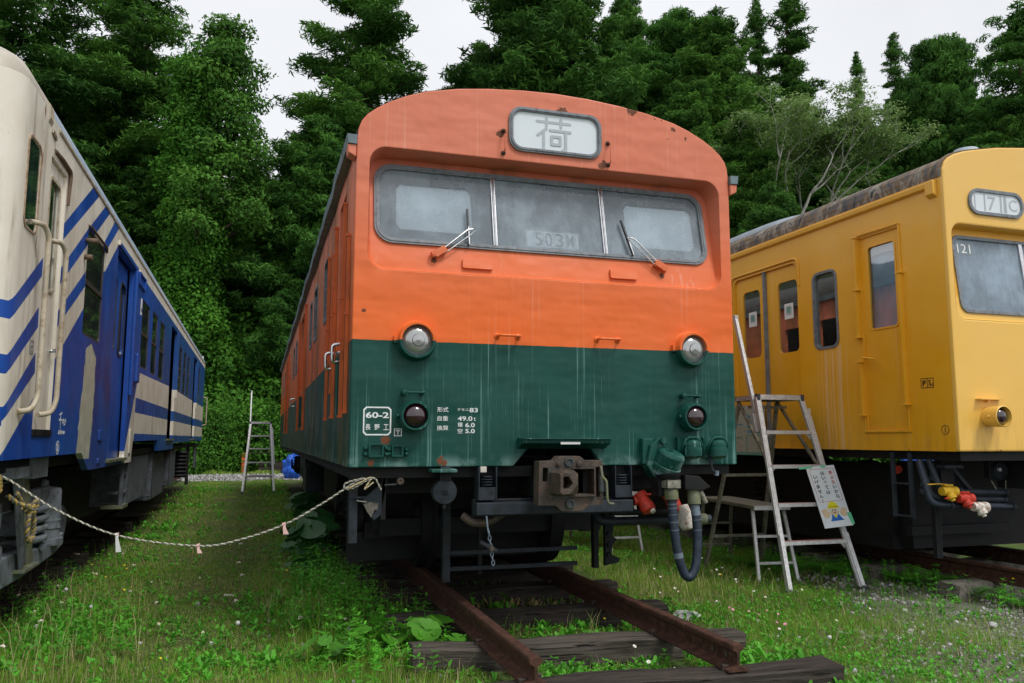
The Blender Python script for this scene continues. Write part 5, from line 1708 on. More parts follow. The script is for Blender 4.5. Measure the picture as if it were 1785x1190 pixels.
        b.box(a - 0.125, a + 0.135, Y0 - 0.055, Y0, z + 0.140, z + 0.148, 'yellow')
        b.box(a - 0.02, a, Y0 - 0.03, Y0, z + 0.12, z + 0.14, 'yellow')
        b.build('marker_bracket', R)
    # gutter, roof, roof fittings
    b = MB()
    b.prism([[(0.0, 3.515), (-0.034, 3.530), (-0.040, 3.572), (0.0, 3.582)]], 0.19, END, 'yellow', lambda a, c, d: (a, d, c))
    g = b.build('gutter', R, bevel=0.006)
    b = MB()
    b.prism([[(0.0, 3.43), (-0.045, 3.46), (-0.05, 3.575), (0.0, 3.59)]], 0.11, 0.20, 'yellow', lambda a, c, d: (a, d, c))
    b.build('bracket', g, bevel=0.006)
    b = MB()
    L = [(a + (0.006 if a < 1.4 else -0.006) * (a != 1.4), c + 0.004) for a, c in top]
    b.prism([L + [(2.75, 3.58), (0.05, 3.58)]], -0.055, -END + 0.1, 'rustroof', Fd)
    b.build('roof', R)
    b = MB()
    r1 = [(1.4 + (a - 1.4) * 1.004, 3.6 + (c - 3.6) * 1.02) for a, c in top]
    b.loft([[Fd(a, c, -0.015) for a, c in r1], [Fd(a, c, -0.11) for a, c in r1]], 'rustroof', closed=False)
    b.tube([Fd(a, c, -0.055) for a, c in r1], 0.012, 'brownc', 6)
    b.build('roof_edge_strip', R, fixn=False)
    for y in (4.1, 7.9, 11.7, 15.5):
        b = MB()
        b.loft([[(1.4 + math.copysign(abs(math.cos(t)) ** 0.6, math.cos(t)) * w, y + math.copysign(abs(math.sin(t)) ** 0.6, math.sin(t)) * l, z) for t in [2 * math.pi * i / 28 for i in range(28)]] for w, l, z in ((0.62, 1.25, 3.85), (0.62, 1.25, 4.10), (0.58, 1.2, 4.16), (0.46, 1.05, 4.20), (0.1, 0.4, 4.21))], 'ventgrey')
        b.build('roof_vent', R)
    b = MB()
    b.lathe((0.62, 0.35, 3.88), (0, 0, 1), [(0, 0.125), (0.09, 0.12), (0.12, 0.10), (0.13, 0)], 'ventgrey', 24)
    b.build('roof_horn_cover', R)
    # under the floor
    b = MB()
    b.box(0.06, 2.74, 0.1, END - 0.1, 1.20, 1.277, 'dark')
    b.box(0.5, 2.3, 4.4, 6.6, 0.55, 1.2, 'dark')
    b.box(0.2, 2.5, 7.5, 9.5, 0.50, 1.2, 'dark')
    b.box(0.9, 1.9, 0.0, 0.5, 0.95, 1.2, 'dark')
    b.box(0.45, 2.6, 1.05, 1.2, 0.36, 1.17, 'dark')  # this and the next box: added black blocks so the underside reads dark
    b.box(0.35, 0.5, 1.2, 7.0, 0.34, 1.15, 'dark')
    b.box(1.2, 1.6, 6.6, 19.0, 0.3, 1.18, 'dark')
    b.build('underframe', R)
    b = MB()
    for y in (0.60, 0.80):
        b.box(0.01, 0.035, y - 0.018, y + 0.018, 0.69, 1.26, 'under')
    for z in (0.70, 0.98):
        b.box(0.0, 0.05, 0.60, 0.80, z, z + 0.014, 'under')
    b.build('boarding_step', R, bevel=0.003)
    # three brake pipes with coloured cocks
    for k, (x0, z0, x1, z1) in enumerate(((0.06, 0.945, 0.80, 0.915), (-0.02, 0.885, 0.80, 0.855), (-0.06, 0.835, 0.86, 0.795))):
        b = MB()
        y = 0.33 + 0.02 * k - 0.05 * (k == 2)
        b.tube(arc3([(x0, y + 0.10, 1.20), (x0, y, z0 + 0.01), (x0 + 0.16, y, z0 - 0.01), (x1, y, z1)], 0.09, 8), 0.026, 'under' if k != 2 else 'hose', 12)
        b.cyl((x0, y + 0.06, z0 + 0.09), (x0, y + 0.055, z0 + 0.12), 0.036, 'under', 12)
        b.cyl((x0 + 0.20, y, z0 - 0.012), (x0 + 0.225, y, z0 - 0.013), 0.035, 'under', 12)
        b.cyl((x1 - 0.03, y, z1), (x1, y, z1), 0.034, 'under', 12)
        b.build('brake_pipe', R)
    for (x_, z_, y_, m_, lev) in ((0.085, 0.945, 0.28, 'yel', 1), (0.235, 0.885, 0.26, 'red', 1), (0.345, 0.815, 0.22, 'rwhite', 0)):
        b = MB()
        b.lathe((x_ - 0.06, y_, z_), (1, 0, -0.05), [(0, 0), (0, 0.036), (0.02, 0.040), (0.03, 0.03), (0.05, 0.042), (0.09, 0.042), (0.10, 0.03), (0.12, 0.045), (0.15, 0.045), (0.155, 0)], m_, 16)
        b.lathe((x_ + 0.01, y_, z_), (0.1, -0.4, -0.8), [(0, 0.035), (0.04, 0.035), (0.05, 0.042), (0.07, 0.04), (0.075, 0.02), (0.09, 0.018), (0.09, 0)], m_, 14)
        if lev:
            b.box(x_ - 0.04, x_ + 0.05, y_ - 0.02, y_ + 0.02, z_ + 0.04, z_ + 0.055, m_)
            b.beam((x_, y_, z_ + 0.055), (x_ - 0.10, y_ - 0.01, z_ + 0.062 if m_ == 'yel' else z_ + 0.02), 0.022, 0.008, m_)
            b.beam((x_ - 0.10, y_ - 0.01, z_ + 0.062 if m_ == 'yel' else z_ + 0.02), (x_ - 0.21, y_ - 0.01, z_ + 0.058 if m_ == 'yel' else z_ + 0.0), 0.026, 0.008, m_)
        b.build('brake_cock', R, bevel=0.003)
    b = MB()
    b.lathe((0.80, 0.42, 1.10), (0, -1, 0), [(0, 0), (0, 0.085), (0.03, 0.085), (0.05, 0.075), (0.03, 0.066), (0.03, 0)], 'under', 24)
    b.box(0.70, 0.90, 0.40, 0.46, 1.03, 1.2, 'dark')
    b.box(0.775, 0.815, 0.375, 0.39, 1.095, 1.13, 'paper')
    b.tube([(0.71, 0.40, 1.02), (0.75, 0.38, 0.93), (0.80, 0.38, 0.92), (0.85, 0.38, 0.93), (0.88, 0.40, 1.02)], 0.006, 'aludark', 6)
    b.cyl((0.80, 0.38, 0.86), (0.80, 0.38, 0.94), 0.018, 'under', 10)
    b.beam((0.33, 0.5, 1.18), (0.62, 0.42, 0.80), 0.05, 0.03, 'under')
    b.beam((0.22, 0.45, 0.96), (0.55, 0.42, 0.80), 0.035, 0.03, 'under')
    b.box(0.18, 0.32, 0.42, 0.46, 0.96, 1.2, 'dark')
    b.box(0.10, 0.30, 0.30, 0.40, 1.13, 1.16, 'under')
    b.box(0.30, 1.5, 0.9, 0.96, 0.50, 0.58, 'dark')
    b.box(0.22, 0.28, 0.55, 0.60, 0.35, 0.80, 'dark')
    b.build('front_gear', R, bevel=0.004)
    bogie(R, 1.4, 3.1, 2.1, 'dark')
    bogie(R, 1.4, 16.5, 2.1, 'dark')
    b = MB()
    b.lathe((0.18, 0.95, 1.12), (-0.3, -0.9, -0.3), [(0, 0.03), (0.07, 0.04), (0.08, 0.0)], 'red', 12)
    b.build('red_hose_cap', R)
    return R
MAT['cabwall'] = simple('cab_wall_paint', (0.10, 0.13, 0.13), 0.7)
MAT['redbrown'] = simple('dark_red_seats', (0.16, 0.02, 0.012), 0.8)
RIGHT = right_car()
# ------------------------------------------------------------ stepladders, bench, boards
def stepladder(loc, label):
    """front feet at y=0, platform 1.8 m up, a fold-up handrail leaning back on the left"""
    R = empty('stepladder', loc)
    tag(R, label, 'stepladder', 'aluminium platform stepladders')
    fx = lambda z: 0.39 - 0.14 * z / 1.805
    fy = lambda z: 0.60 * z / 1.805
    for s in (-1, 1):
        b = MB()
        b.beam((s * fx(0.03), fy(0.03), 0.03), (s * fx(1.79), fy(1.79), 1.79), 0.052, 0.030, 'alu', up=(0, 1, 0))
        b.beam((s * fx(0.42), fy(0.42) - 0.018, 0.42), (s * fx(1.75), fy(1.75) - 0.018, 1.75), 0.030, 0.008, 'alu', up=(0, 1, 0))
        b.beam((s * (fx(0.03) + 0.004), fy(0.03) - 0.012, 0.04), (s * (fx(0.5) + 0.004), fy(0.5) - 0.012, 0.5), 0.042, 0.036, 'alu', up=(0, 1, 0))
        st = b.build('stile', R, bevel=0.003)
        b = MB()
        x = s * fx(0)
        b.box(x - 0.035, x + 0.035, -0.035, 0.035, -0.01, 0.035, 'rubber')
        b.cyl((x + 0.045, -0.02, 0.015), (x + 0.065, -0.02, 0.015), 0.026, 'aludark', 12)
        b.build('rubber_foot', st, bevel=0.004)
    for i, z in enumerate((0.430, 0.765, 1.117, 1.445)):
        b = MB()
        w = fx(z) - 0.02
        b.box(-w, w, fy(z) - 0.028, fy(z) + 0.045, z - 0.020, z + 0.012, 'alu')
        b.box(-w, w, fy(z) - 0.0285, fy(z) + 0.046, z + 0.012, z + 0.015, 'redtrim')
        for s in (-1, 1):
            b.prism([[(0, -0.018), (0.055, -0.018), (0, -0.075)]], fy(z) + 0.0, fy(z) + 0.004, 'alu', lambda a, c, d: (s * (w - a), d, z + c))
        b.build('step', R, bevel=0.003)
    b = MB()
    b.box(-0.255, 0.255, 0.575, 0.600, 1.765, 1.815, 'alu')
    b.box(-0.255, -0.225, 0.600, 0.98, 1.765, 1.812, 'alu')
    b.box(0.225, 0.255, 0.600, 0.98, 1.765, 1.812, 'alu')
    b.box(-0.255, 0.255, 0.98, 1.005, 1.765, 1.812, 'aludark')
    b.box(-0.225, 0.225, 0.60, 0.98, 1.795, 1.805, 'aludark')
    b.build('platform', R, bevel=0.003)
    b = MB()
    for s in (-1, 1):
        b.box(s * 0.255 - 0.018, s * 0.255 + 0.018, 0.568, 0.61, 1.755, 1.822, 'rubber')
    b.build('corner_cap', R)
    b = MB()
    for s in (-1, 1):
        b.beam((s * 0.235, 0.97, 1.77), (s * (fx(1.13) - 0.03), fy(1.13) + 0.03, 1.13), 0.03, 0.024, 'aludark', up=(0, 1, 0))
    b.beam((-0.22, 0.80, 1.70), (0.22, 0.80, 1.70), 0.03, 0.03, 'aludark')
    b.build('platform_brace', R, bevel=0.002)
    for s in (-1, 1):
        b = MB()
        b.beam((s * 0.225, 0.96, 1.75), (s * 0.345, 1.52, 0.02), 0.028, 0.045, 'aludark', up=(0, 1, 0))
        b.build('rear_leg', R, bevel=0.003)
    for z in (0.35, 1.0):
        b = MB()
        t = 1 - z / 1.75
        b.beam((-0.225 - 0.12 * t, 0.96 + 0.56 * t, z), (0.225 + 0.12 * t, 0.96 + 0.56 * t, z), 0.02, 0.03, 'aludark')
        b.build('rear_rung', R)
    b = MB()
    b.beam((-0.262, 0.57, 1.46), (-0.262, 0.93, 2.64), 0.034, 0.044, 'alu', up=(0, 1, 0))
    b.box(-0.282, -0.242, 0.90, 0.95, 2.60, 2.655, 'alu')
    b.beam((-0.292, 0.575, 1.44), (-0.292, 0.63, 1.62), 0.03, 0.05, 'alu', up=(0, 1, 0))
    b.build('handrail', R, bevel=0.003)
    b = MB()
    b.beam((0.300, 0.565, 1.66), (0.375, 0.30, 0.72), 0.034, 0.040, 'alu', up=(0, 1, 0))
    b.box(0.255, 0.315, 0.53, 0.58, 1.60, 1.68, 'alu')
    b.build('folded_handrail', R, bevel=0.003)
    return R
MAT['redtrim'] = simple('faded_red_trim', (0.35, 0.12, 0.11), 0.6, 0.2, 0.3, 20, dirt=(0.4, 0.4, 0.4))
LAD = stepladder((3.010, 1.135, 0.0), 'aluminium stepladder with a Japanese warning sign tied to its steps, by the yellow railcar')
dup(LAD, (-1.945, 16.7, 0.0), 0.0, 'far aluminium stepladder standing alone on the grass path between two railcars')

def warning_sign():
    # the board hangs in the plane of the ladder's front
    P0 = Vector((3.067, 1.440, 1.106)); PX = Vector((3.392, 1.446, 1.128)); PZ = Vector((3.062, 1.262, 0.548))
    ex = (PX - P0); ez = (P0 - PZ)
    wdt, hgt = ex.length, ez.length
    exn, ezn = ex.normalized(), ez.normalized()
    nn = exn.cross(ezn).normalized()           # towards the camera when negative y
    if nn.y > 0:
        nn = -nn
    R = empty('warning_sign', PZ)
    tag(R, 'white Japanese warning board with a cartoon worker raising both hands, tied to the ladder', 'warning sign')
    sh = Vector((0.035, 0, 0))
    def T(a, c, d):
        p = exn * (a * wdt) + ezn * (c * hgt) + nn * d + sh * (1 - c) * 1.6
        return (p.x, p.y, p.z)
    b = MB()
    b.prism([rect(0, 1, 0, 1)], 0, 0.004, 'signwhite', T)
    b.build('board', R)
    b = MB()
    b.prism([rr(0.085, 0.93, 0.415, 0.955, 0.03, 4), rr(0.095, 0.92, 0.420, 0.950, 0.028, 4)], 0.0045, 0.0052, 'redp', T)
    b.build('border', R, weld=False)
    cols = [(0.760, 'あぶないから', 3), (0.475, 'はいっては', 0), (0.190, 'いけません！', 0)]
    for cx, s, nred in cols:
        n_ = len(s)
        y = 0.93 - (0.02 if cx > 0.7 else (0.02 if cx > 0.4 else 0.075))
        for i, ch in enumerate(s):
            h = 0.070
            hh, ww = h * (0.55 if ch == 'っ' else 0.86), 0.135 * (0.65 if ch == 'っ' else 1.0)
            if ch == '！':
                ww = 0.022
            c1 = y - i * 0.079
            text(ch, (cx - ww / 2 + 0.03, cx + ww / 2 + 0.03, c1 - hh, c1), T, 'redp' if i < nred else 'blackp', R, d0=0.0045, d=0.0008, bold=0.022)
    # printed worker, arms out
    b = MB()
    e = lambda ca, cc, ra, rc, n_=18: [(ca + ra * math.cos(2 * math.pi * i / n_), cc + rc * math.sin(2 * math.pi * i / n_)) for i in range(n_)]
    b.prism([[(0.28, 0.10), (0.76, 0.10), (0.66, 0.16), (0.60, 0.235), (0.56, 0.17), (0.50, 0.20), (0.44, 0.165), (0.40, 0.235), (0.35, 0.15)]], 0.0045, 0.0050, 'blue_print', T)
    b.prism([e(0.50, 0.255, 0.17, 0.070)], 0.0046, 0.0052, 'skinp', T)
    for s in (-1, 1):
        hx = 0.50 + s * 0.30
        b.prism([e(hx, 0.215, 0.12, 0.060)], 0.0048, 0.0054, 'skinp', T)
        for k in range(4):
            t = rad(90 + s * (-35 + k * 27) * -1 - s * 10)
            cx_, cz_ = hx + 0.02 * s, 0.235
            dx_, dz_ = math.cos(t) * 0.15, math.sin(t) * 0.068
            px_, pz_ = -math.sin(t) * 0.034, math.cos(t) * 0.014
            b.prism([[(cx_ - px_, cz_ - pz_), (cx_ + dx_ - px_ * 0.7, cz_ + dz_ - pz_ * 0.7), (cx_ + dx_ + px_ * 0.7, cz_ + dz_ + pz_ * 0.7), (cx_ + px_, cz_ + pz_)]], 0.0050, 0.0056 + k * 0.0001, 'skinp', T)
        b.prism([e(0.50 + s * 0.075, 0.272, 0.050, 0.024)], 0.0054, 0.0058, 'signwhite', T)
        b.prism([e(0.50 + s * 0.055, 0.268, 0.022, 0.014)], 0.0059, 0.0062, 'blackp', T)
    b.prism([[(0.31, 0.315), (0.69, 0.315), (0.66, 0.345), (0.63, 0.385), (0.55, 0.408), (0.45, 0.408), (0.37, 0.385), (0.34, 0.345)]], 0.0056, 0.0062, 'yel_print', T)
    b.prism([[(0.28, 0.300), (0.72, 0.300), (0.70, 0.322), (0.30, 0.322)]], 0.0060, 0.0066, 'yel_print', T)
    b.prism([[(0.32, 0.322), (0.68, 0.322), (0.68, 0.329), (0.32, 0.329)]], 0.0063, 0.0068, 'blackp', T)
    b.prism([e(0.50, 0.232, 0.05, 0.006)], 0.0054, 0.0058, 'blackp', T)
    b.prism([[(0.47, 0.20), (0.53, 0.20), (0.54, 0.165), (0.50, 0.145), (0.46, 0.165)]], 0.0052, 0.0057, 'yel_print', T)
    b.build('printed_worker', R, weld=False, fixn=False)
    b = MB()
    b.prism([rect(-0.25, 0.22, 0.975, 1.005)], 0.0055, 0.0065, 'greentape', T)
    b.prism([rect(0.50, 0.68, 0.975, 1.005)], 0.0055, 0.0065, 'greentape', T)
    b.prism([[(0.90, 0.21), (1.04, 0.21), (1.06, 0.02), (0.96, 0.02)]], 0.0055, 0.0065, 'greentape', T)
    b.build('tape', R, weld=False)
MAT['signwhite'] = simple('sign_board_white', (0.68, 0.74, 0.78), 0.45, 0, 0.06, 8)
warning_sign()

def bench(loc, rz, label, A='alu', B='aludark', L=1.45):
    R = empty('work_bench', loc, rz)
    tag(R, label, 'work bench', 'low folding work benches')
    b = MB()
    b.box(-0.19, 0.19, 0.10, L, 0.685, 0.72, B)
    b.box(-0.195, 0.195, 0.07, 0.10, 0.675, 0.722, A)
    b.build('bench_top', R, bevel=0.004)
    for y0, y1, m in ((0.0, 0.17, A), (L + 0.06, L - 0.1, B)):
        for s in (-1, 1):
            b = MB()
            b.beam((s * 0.205, y0, 0.0), (s * 0.165, y1, 0.69), 0.030, 0.030, m, up=(0, 1, 0))
            b.build('leg', R, bevel=0.003)
        for z in (0.17, 0.42):
            b = MB()
            t = z / 0.69
            b.beam((-0.20 + 0.04 * t, y0 + (y1 - y0) * t, z), (0.20 - 0.04 * t, y0 + (y1 - y0) * t, z), 0.03, 0.024, m)
            b.build('rung', R, bevel=0.002)
    return R
BEN = bench((2.935, 1.745, 0.0), rad(-7), 'low aluminium work bench with dark far legs behind the big stepladder')
dup(BEN, (2.40, 4.05, 0.0), rad(-2), 'second low work bench farther back beside the baggage railcar, mostly hidden')

def notice_board():
    R = empty('notice_board', (3.435, 2.62, 1.195), rad(1.2))
    tag(R, 'pale information board with faded printed panels, hung between the stepladder and yellow railcar', 'notice board')
    T = lambda a, c, d: (-d, -a * 2.15, c * 0.86)
    b = MB()
    b.prism([rect(-0.33, 0.0, 0.0, 0.66)], -0.012, 0.0, 'noticeprint', T)
    b.build('panel', R)
    b = MB()
    for (a0, a1, c0, c1) in ((-0.33, -0.01, 0.022, 0.036), (-0.33, -0.005, 0.0, 0.012), (-0.162, -0.156, 0.036, 0.26), (-0.155, -0.02, 0.255, 0.262), (-0.30, -0.20, 0.225, 0.235)):
        b.prism([rect(a0, a1, c0, c1)], 0.0005, 0.0015, 'tealp', T)
    for (a0, a1, c0, c1) in ((-0.155, -0.02, 0.29, 0.33), (-0.155, -0.02, 0.36, 0.39), (-0.155, -0.02, 0.42, 0.455), (-0.31, -0.19, 0.40, 0.42), (-0.155, -0.05, 0.49, 0.53)):
        b.prism([rect(a0, a1, c0, c1)], 0.0005, 0.0015, 'bluefaded', T)
    b.build('printed_bands', R, weld=False)
MAT['bluefaded'] = simple('faded_blue_print', (0.12, 0.30, 0.42), 0.7, 0, 0.4, 40)
notice_board()

# ------------------------------------------------------------ rope with paper tags
def rope():
    R = empty('barrier_rope', (-3.28, 0.05, 1.13))
    tag(R, 'pale twisted rope barrier hanging between the left and middle railcars', 'rope')
    pts = [(-3.345, 0.02, 1.165), (-3.28, 0.05, 1.13), (-3.04, 0.05, 0.965), (-2.71, 0.05, 0.81), (-2.27, 0.05, 0.735), (-2.03, 0.05, 0.765), (-1.77, 0.05, 0.85), (-1.56, 0.05, 0.965), (-1.38, 0.06, 1.08), (-1.26, 0.10, 1.145)]
    P = smoothpath(pts, 30)
    def strands(P, par, name, m1, m2, r=0.0045, pitch=0.045, off=0.0042):
        b = MB()
        # accumulate arc length
        s = 0.0
        A, B_ = [], []
        for i, p in enumerate(P):
            d = (P[min(i + 1, len(P) - 1)] - P[max(i - 1, 0)]).normalized()
            if i:
                s += (p - P[i - 1]).length
            u = d.cross(Vector((0, 1, 0.01))).normalized()
            w = d.cross(u)
            t = 2 * math.pi * s / pitch
            A.append(p + (u * math.cos(t) + w * math.sin(t)) * off)
            B_.append(p - (u * math.cos(t) + w * math.sin(t)) * off)
        b.tube(A, r, m1, 6)
        b.tube(B_, r, m2, 6)
        return b.build(name, par)
    o = empty('t'); bpy.data.objects.remove(o)
    loc = Vector((-3.28, 0.05, 1.13))
    PP = [p - loc for p in P]
    strands(PP, R, 'rope_span', 'rope', 'rope2', 0.0036, 0.04, 0.0034)
    loop = smoothpath([(-1.26, 0.0, 1.125), (-1.36, -0.02, 1.115), (-1.425, -0.02, 1.09), (-1.415, -0.02, 1.06), (-1.36, -0.02, 1.07), (-1.29, -0.02, 1.11), (-1.24, -0.01, 1.125), (-1.21, -0.01, 1.08), (-1.195, -0.01, 1.05)], 12)
    strands([p - loc for p in loop], R, 'tied_loop', 'rope', 'rope2', 0.0030, 0.03, 0.0032)
    loop = smoothpath([(-1.25, 0.0, 1.12), (-1.33, -0.025, 1.10), (-1.40, -0.03, 1.065), (-1.34, -0.03, 1.095), (-1.26, -0.02, 1.13), (-1.30, -0.02, 1.06), (-1.245, -0.02, 1.10)], 10)
    strands([p - loc for p in loop], R, 'tied_loop', 'rope', 'ropey', 0.0032, 0.03, 0.003)
    # knot of mossy rope round the left strap
    k = smoothpath([(-3.42, 0.55, 1.02), (-3.38, 0.60, 0.97), (-3.33, 0.70, 0.93), (-3.36, 0.78, 0.90), (-3.40, 0.86, 0.92), (-3.36, 0.92, 0.93), (-3.36, 0.84, 0.88), (-3.36, 0.80, 0.80), (-3.36, 0.83, 0.72), (-3.36, 0.90, 0.70), (-3.36, 0.97, 0.74), (-3.36, 0.95, 0.84), (-3.36, 0.90, 0.93), (-3.35, 1.0, 0.96), (-3.36, 0.90, 0.88), (-3.38, 0.75, 0.95), (-3.39, 0.62, 1.03)], 10)
    strands([p - loc for p in k], R, 'knot', 'ropey', 'rope2', 0.009, 0.06, 0.008)
    k = smoothpath([(-3.33, 0.0, 1.17), (-3.335, 0.02, 1.12), (-3.335, 0.05, 1.07), (-3.335, 0.06, 1.10), (-3.33, 0.02, 1.15)], 8)
    strands([p - loc for p in k], R, 'knot', 'ropey', 'ropey', 0.007, 0.05, 0.006)
    for (x, z, lab, w, h, m) in ((-2.715, 0.812, 'white paper strip tied to the rope nearest the left railcar', 0.032, 0.095, 'paper'), (-2.27, 0.735, 'small pinkish paper tag tied at the lowest point of the rope', 0.03, 0.04, 'pink'), (-1.78, 0.845, 'pale pink paper tag tied to the rope nearest the middle railcar', 0.035, 0.055, 'pink')):
        b = MB()
        b.prism([[(-w * 0.35, 0.012), (w * 0.3, 0.014), (w * 0.25, -0.01), (w * 0.5 + 0.012, -h), (-w * 0.5 + 0.014, -h * 1.02), (-w * 0.2, -0.01)]], -0.0015, 0.0015, m, lambda a, c, d: (a, -d + 0.012 * math.sin(c * 40), c))
        b.tube([(math.cos(t) * 0.008, math.sin(t) * 0.012, 0.004 + math.cos(t) * 0.010) for t in [i * math.pi / 4 for i in range(8)]], 0.003, 'pink', 6, closed=True)
        o = b.build('paper_tag')
        o.location = (x, 0.038, z)
        tag(o, lab, 'paper tag', 'paper tags tied to the rope')
rope()

# ------------------------------------------------------------ rails and sleepers
RAILP = [(-0.0635, 0.0), (0.0635, 0.0), (0.0635, 0.010), (0.020, 0.024), (0.008, 0.034), (0.0075, 0.098), (0.016, 0.106), (0.0325, 0.112), (0.0325, 0.132), (0.027, 0.140), (-0.027, 0.140), (-0.0325, 0.132), (-0.0325, 0.112), (-0.016, 0.106), (-0.0075, 0.098), (-0.008, 0.034), (-0.020, 0.024), (-0.0635, 0.010)]
def rail(x, y0, y1, label, base=(0, 0), rz=0.0):
    R = empty('rail', (base[0], base[1], 0), rz)
    tag(R, label, 'rail', 'rusty rails of the three tracks')
    b = MB()
    N = 16
    rings = [[(x + a, y0 + (y1 - y0) * i / N, 0.131 + c) for a, c in RAILP] for i in range(N + 1)]
    b.loft(rings, 'rail', smooth=False)
    b.add(rings[0], [tuple(range(len(RAILP)))[::-1]], 'rail')
    b.add(rings[-1], [tuple(range(len(RAILP)))], 'rail')
    b.build('rail_bar', R)
    return R
ra = rail(-0.566, -1.205, 22, 'rusty left rail of the middle track, its cut end lying on the nearest sleeper')
rb = rail(0.566, -1.262, 22, 'rusty right rail of the middle track, its drilled end on the nearest sleeper')
for y in (-1.16, -1.02):
    b = MB()
    b.cyl((0.552, y, 0.20), (0.580, y, 0.20), 0.015, 'blackp', 14)
    b.cyl((0.5525, y, 0.20), (0.5515, y, 0.20), 0.017, 'rustst', 14)
    b.build('bolt_hole', rb)
for rr_, xr in ((ra, -0.566), (rb, 0.566)):
    for (cy, rz, cx) in ((-1.15, -3.5, 0.128), (-0.30, -4.5, 0.05), (0.66, -2, 0.02), (1.62, -1, 0.05)):
        for s in (-1, 1):
            yy = cy + math.tan(rad(rz)) * (xr - cx) + 0.03 * s
            b = MB()
            b.box(xr + s * 0.058 - 0.012, xr + s * 0.058 + 0.012, yy - 0.010, yy + 0.010, 0.125, 0.158, 'rustst')
            b.box(xr + s * 0.054 - 0.018, xr + s * 0.054 + 0.018, yy - 0.014, yy + 0.014, 0.150, 0.162, 'rustst')
            b.build('rail_spike', rr_, bevel=0.003)
rail(0.834, -6, 22, 'rusty near rail of the yellow railcar track, edged by ferns', (3.51, 0), rad(1.2))
rail(1.966, -6, 22, 'rusty far rail of the yellow railcar track, in deep shade', (3.51, 0), rad(1.2))
rail(-0.834, -4, 24, 'rusty rail under the left railcar on its path side, almost black with shade', (-3.33, 0), rad(0.57))
rail(-1.966, -4, 24, 'rusty rail under the left railcar on its far side', (-3.33, 0), rad(0.57))

def sleeper_mesh(seed, L=2.14, W=0.235, H=0.20, mat='sleeper', name='sleeper'):
    r = random.Random(seed)
    nx, ny, nz = 22, 4, 3
    bm = bmesh.new()
    bmesh.ops.create_cube(bm, size=1.0)
    for v in bm.verts:
        v.co = Vector((v.co.x * L, v.co.y * W, v.co.z * H))
    es = [e for e in bm.edges if abs(e.verts[0].co.x - e.verts[1].co.x) > 0.1]
    bmesh.ops.subdivide_edges(bm, edges=es, cuts=nx, use_grid_fill=True)
    es = [e for e in bm.edges if abs(e.verts[0].co.x - e.verts[1].co.x) < 1e-4]
    bmesh.ops.subdivide_edges(bm, edges=es, cuts=3, use_grid_fill=True)
    bm.verts.ensure_lookup_table()
    ph = [r.uniform(0, 6.28) for _ in range(6)]
    for v in bm.verts:
        x, y, z = v.co
        edge = (abs(abs(y) - W / 2) < 1e-3) and (abs(abs(z) - H / 2) < 1e-3)
        k = 0.006 if not edge else 0.012
        v.co.y += k * math.sin(x * 7 + ph[0]) + r.uniform(-0.003, 0.003) - (0.010 * math.copysign(1, y) * (0.4 + 0.6 * math.sin(x * 5 + ph[1])) if edge else 0)
        v.co.z += k * 0.8 * math.sin(x * 5 + ph[2]) + r.uniform(-0.003, 0.003) - (0.010 * math.copysign(1, z) if edge else 0)
        if abs(abs(x) - L / 2) < 1e-3:
            v.co.x += r.uniform(-0.014, 0.014)
    me = bpy.data.meshes.new(name)
    bm.to_mesh(me)
    bm.free()
    me.materials.append(MAT[mat])
    return me
SLM = [sleeper_mesh(i, mat='sleeper') for i in range(3)] + [sleeper_mesh(9, mat='sleeper2')]
SLC = sleeper_mesh(20, 2.0, 0.26, 0.22, 'concrete')
def sleeper(me, loc, rz, label, group):
    o = bpy.data.objects.new('sleeper', me)
    COL.objects.link(o)
    o.location = loc
    o.rotation_euler = (0, 0, rz)
    tag(o, label, 'sleeper', group)
    return o
G = 'wooden sleepers of the middle track'
sleeper(SLM[0], (0.128, -1.150, 0.030), rad(-3.5), 'nearest dark wooden sleeper, holding the two cut rail ends', G)
sleeper(SLM[3], (0.050, -0.300, 0.030), rad(-4.5), 'greyish wooden sleeper second from the cut rail ends', G)
sleeper(SLM[1], (0.02, 0.66, 0.028), rad(-2.0), 'mossy brown sleeper third from the cut rail ends, in front of the coupler', G)
sleeper(SLM[2], (0.05, 1.62, 0.026), rad(-1.0), 'shaded sleeper fourth from the cut rail ends, under the railcar nose', G)
for i in range(8):
    sleeper(SLM[i % 3], (0.0, 2.55 + i * 0.8, 0.022), rad((-1) ** i * 0.8), 'dark sleeper in the deep shade under the middle railcar', G)
import itertools
def loc_of(base, rz, x, y):
    c, s = math.cos(rz), math.sin(rz)
    return (base[0] + c * x - s * y, base[1] + s * x + c * y)
names = ['weathered sleeper poking out below the yellow railcar rail by the ferns', 'weathered sleeper just behind the right foot of the stepladder', 'weathered sleeper end at the right edge of the photo']
for i, y in enumerate((0.62, 1.62, -0.35)):
    p = loc_of((3.51, 0), rad(1.2), 1.36, y)
    sleeper(SLC, (p[0], p[1], 0.02), rad(1.2), names[i], 'sleepers of the yellow railcar track')
for i in range(6):
    p = loc_of((3.51, 0), rad(1.2), 1.4, 2.5 + i * 0.9)
    sleeper(SLC, (p[0], p[1], 0.02), rad(1.2), 'sleeper in the shade under the yellow railcar', 'sleepers of the yellow railcar track')
for i in range(12):
    p = loc_of((-3.33, 0), rad(0.57), -1.4, -0.6 + i * 0.9)
    sleeper(SLM[i % 3], (p[0], p[1], 0.02), rad(0.57), 'sleeper in the shade under the left railcar', 'sleepers of the left track')

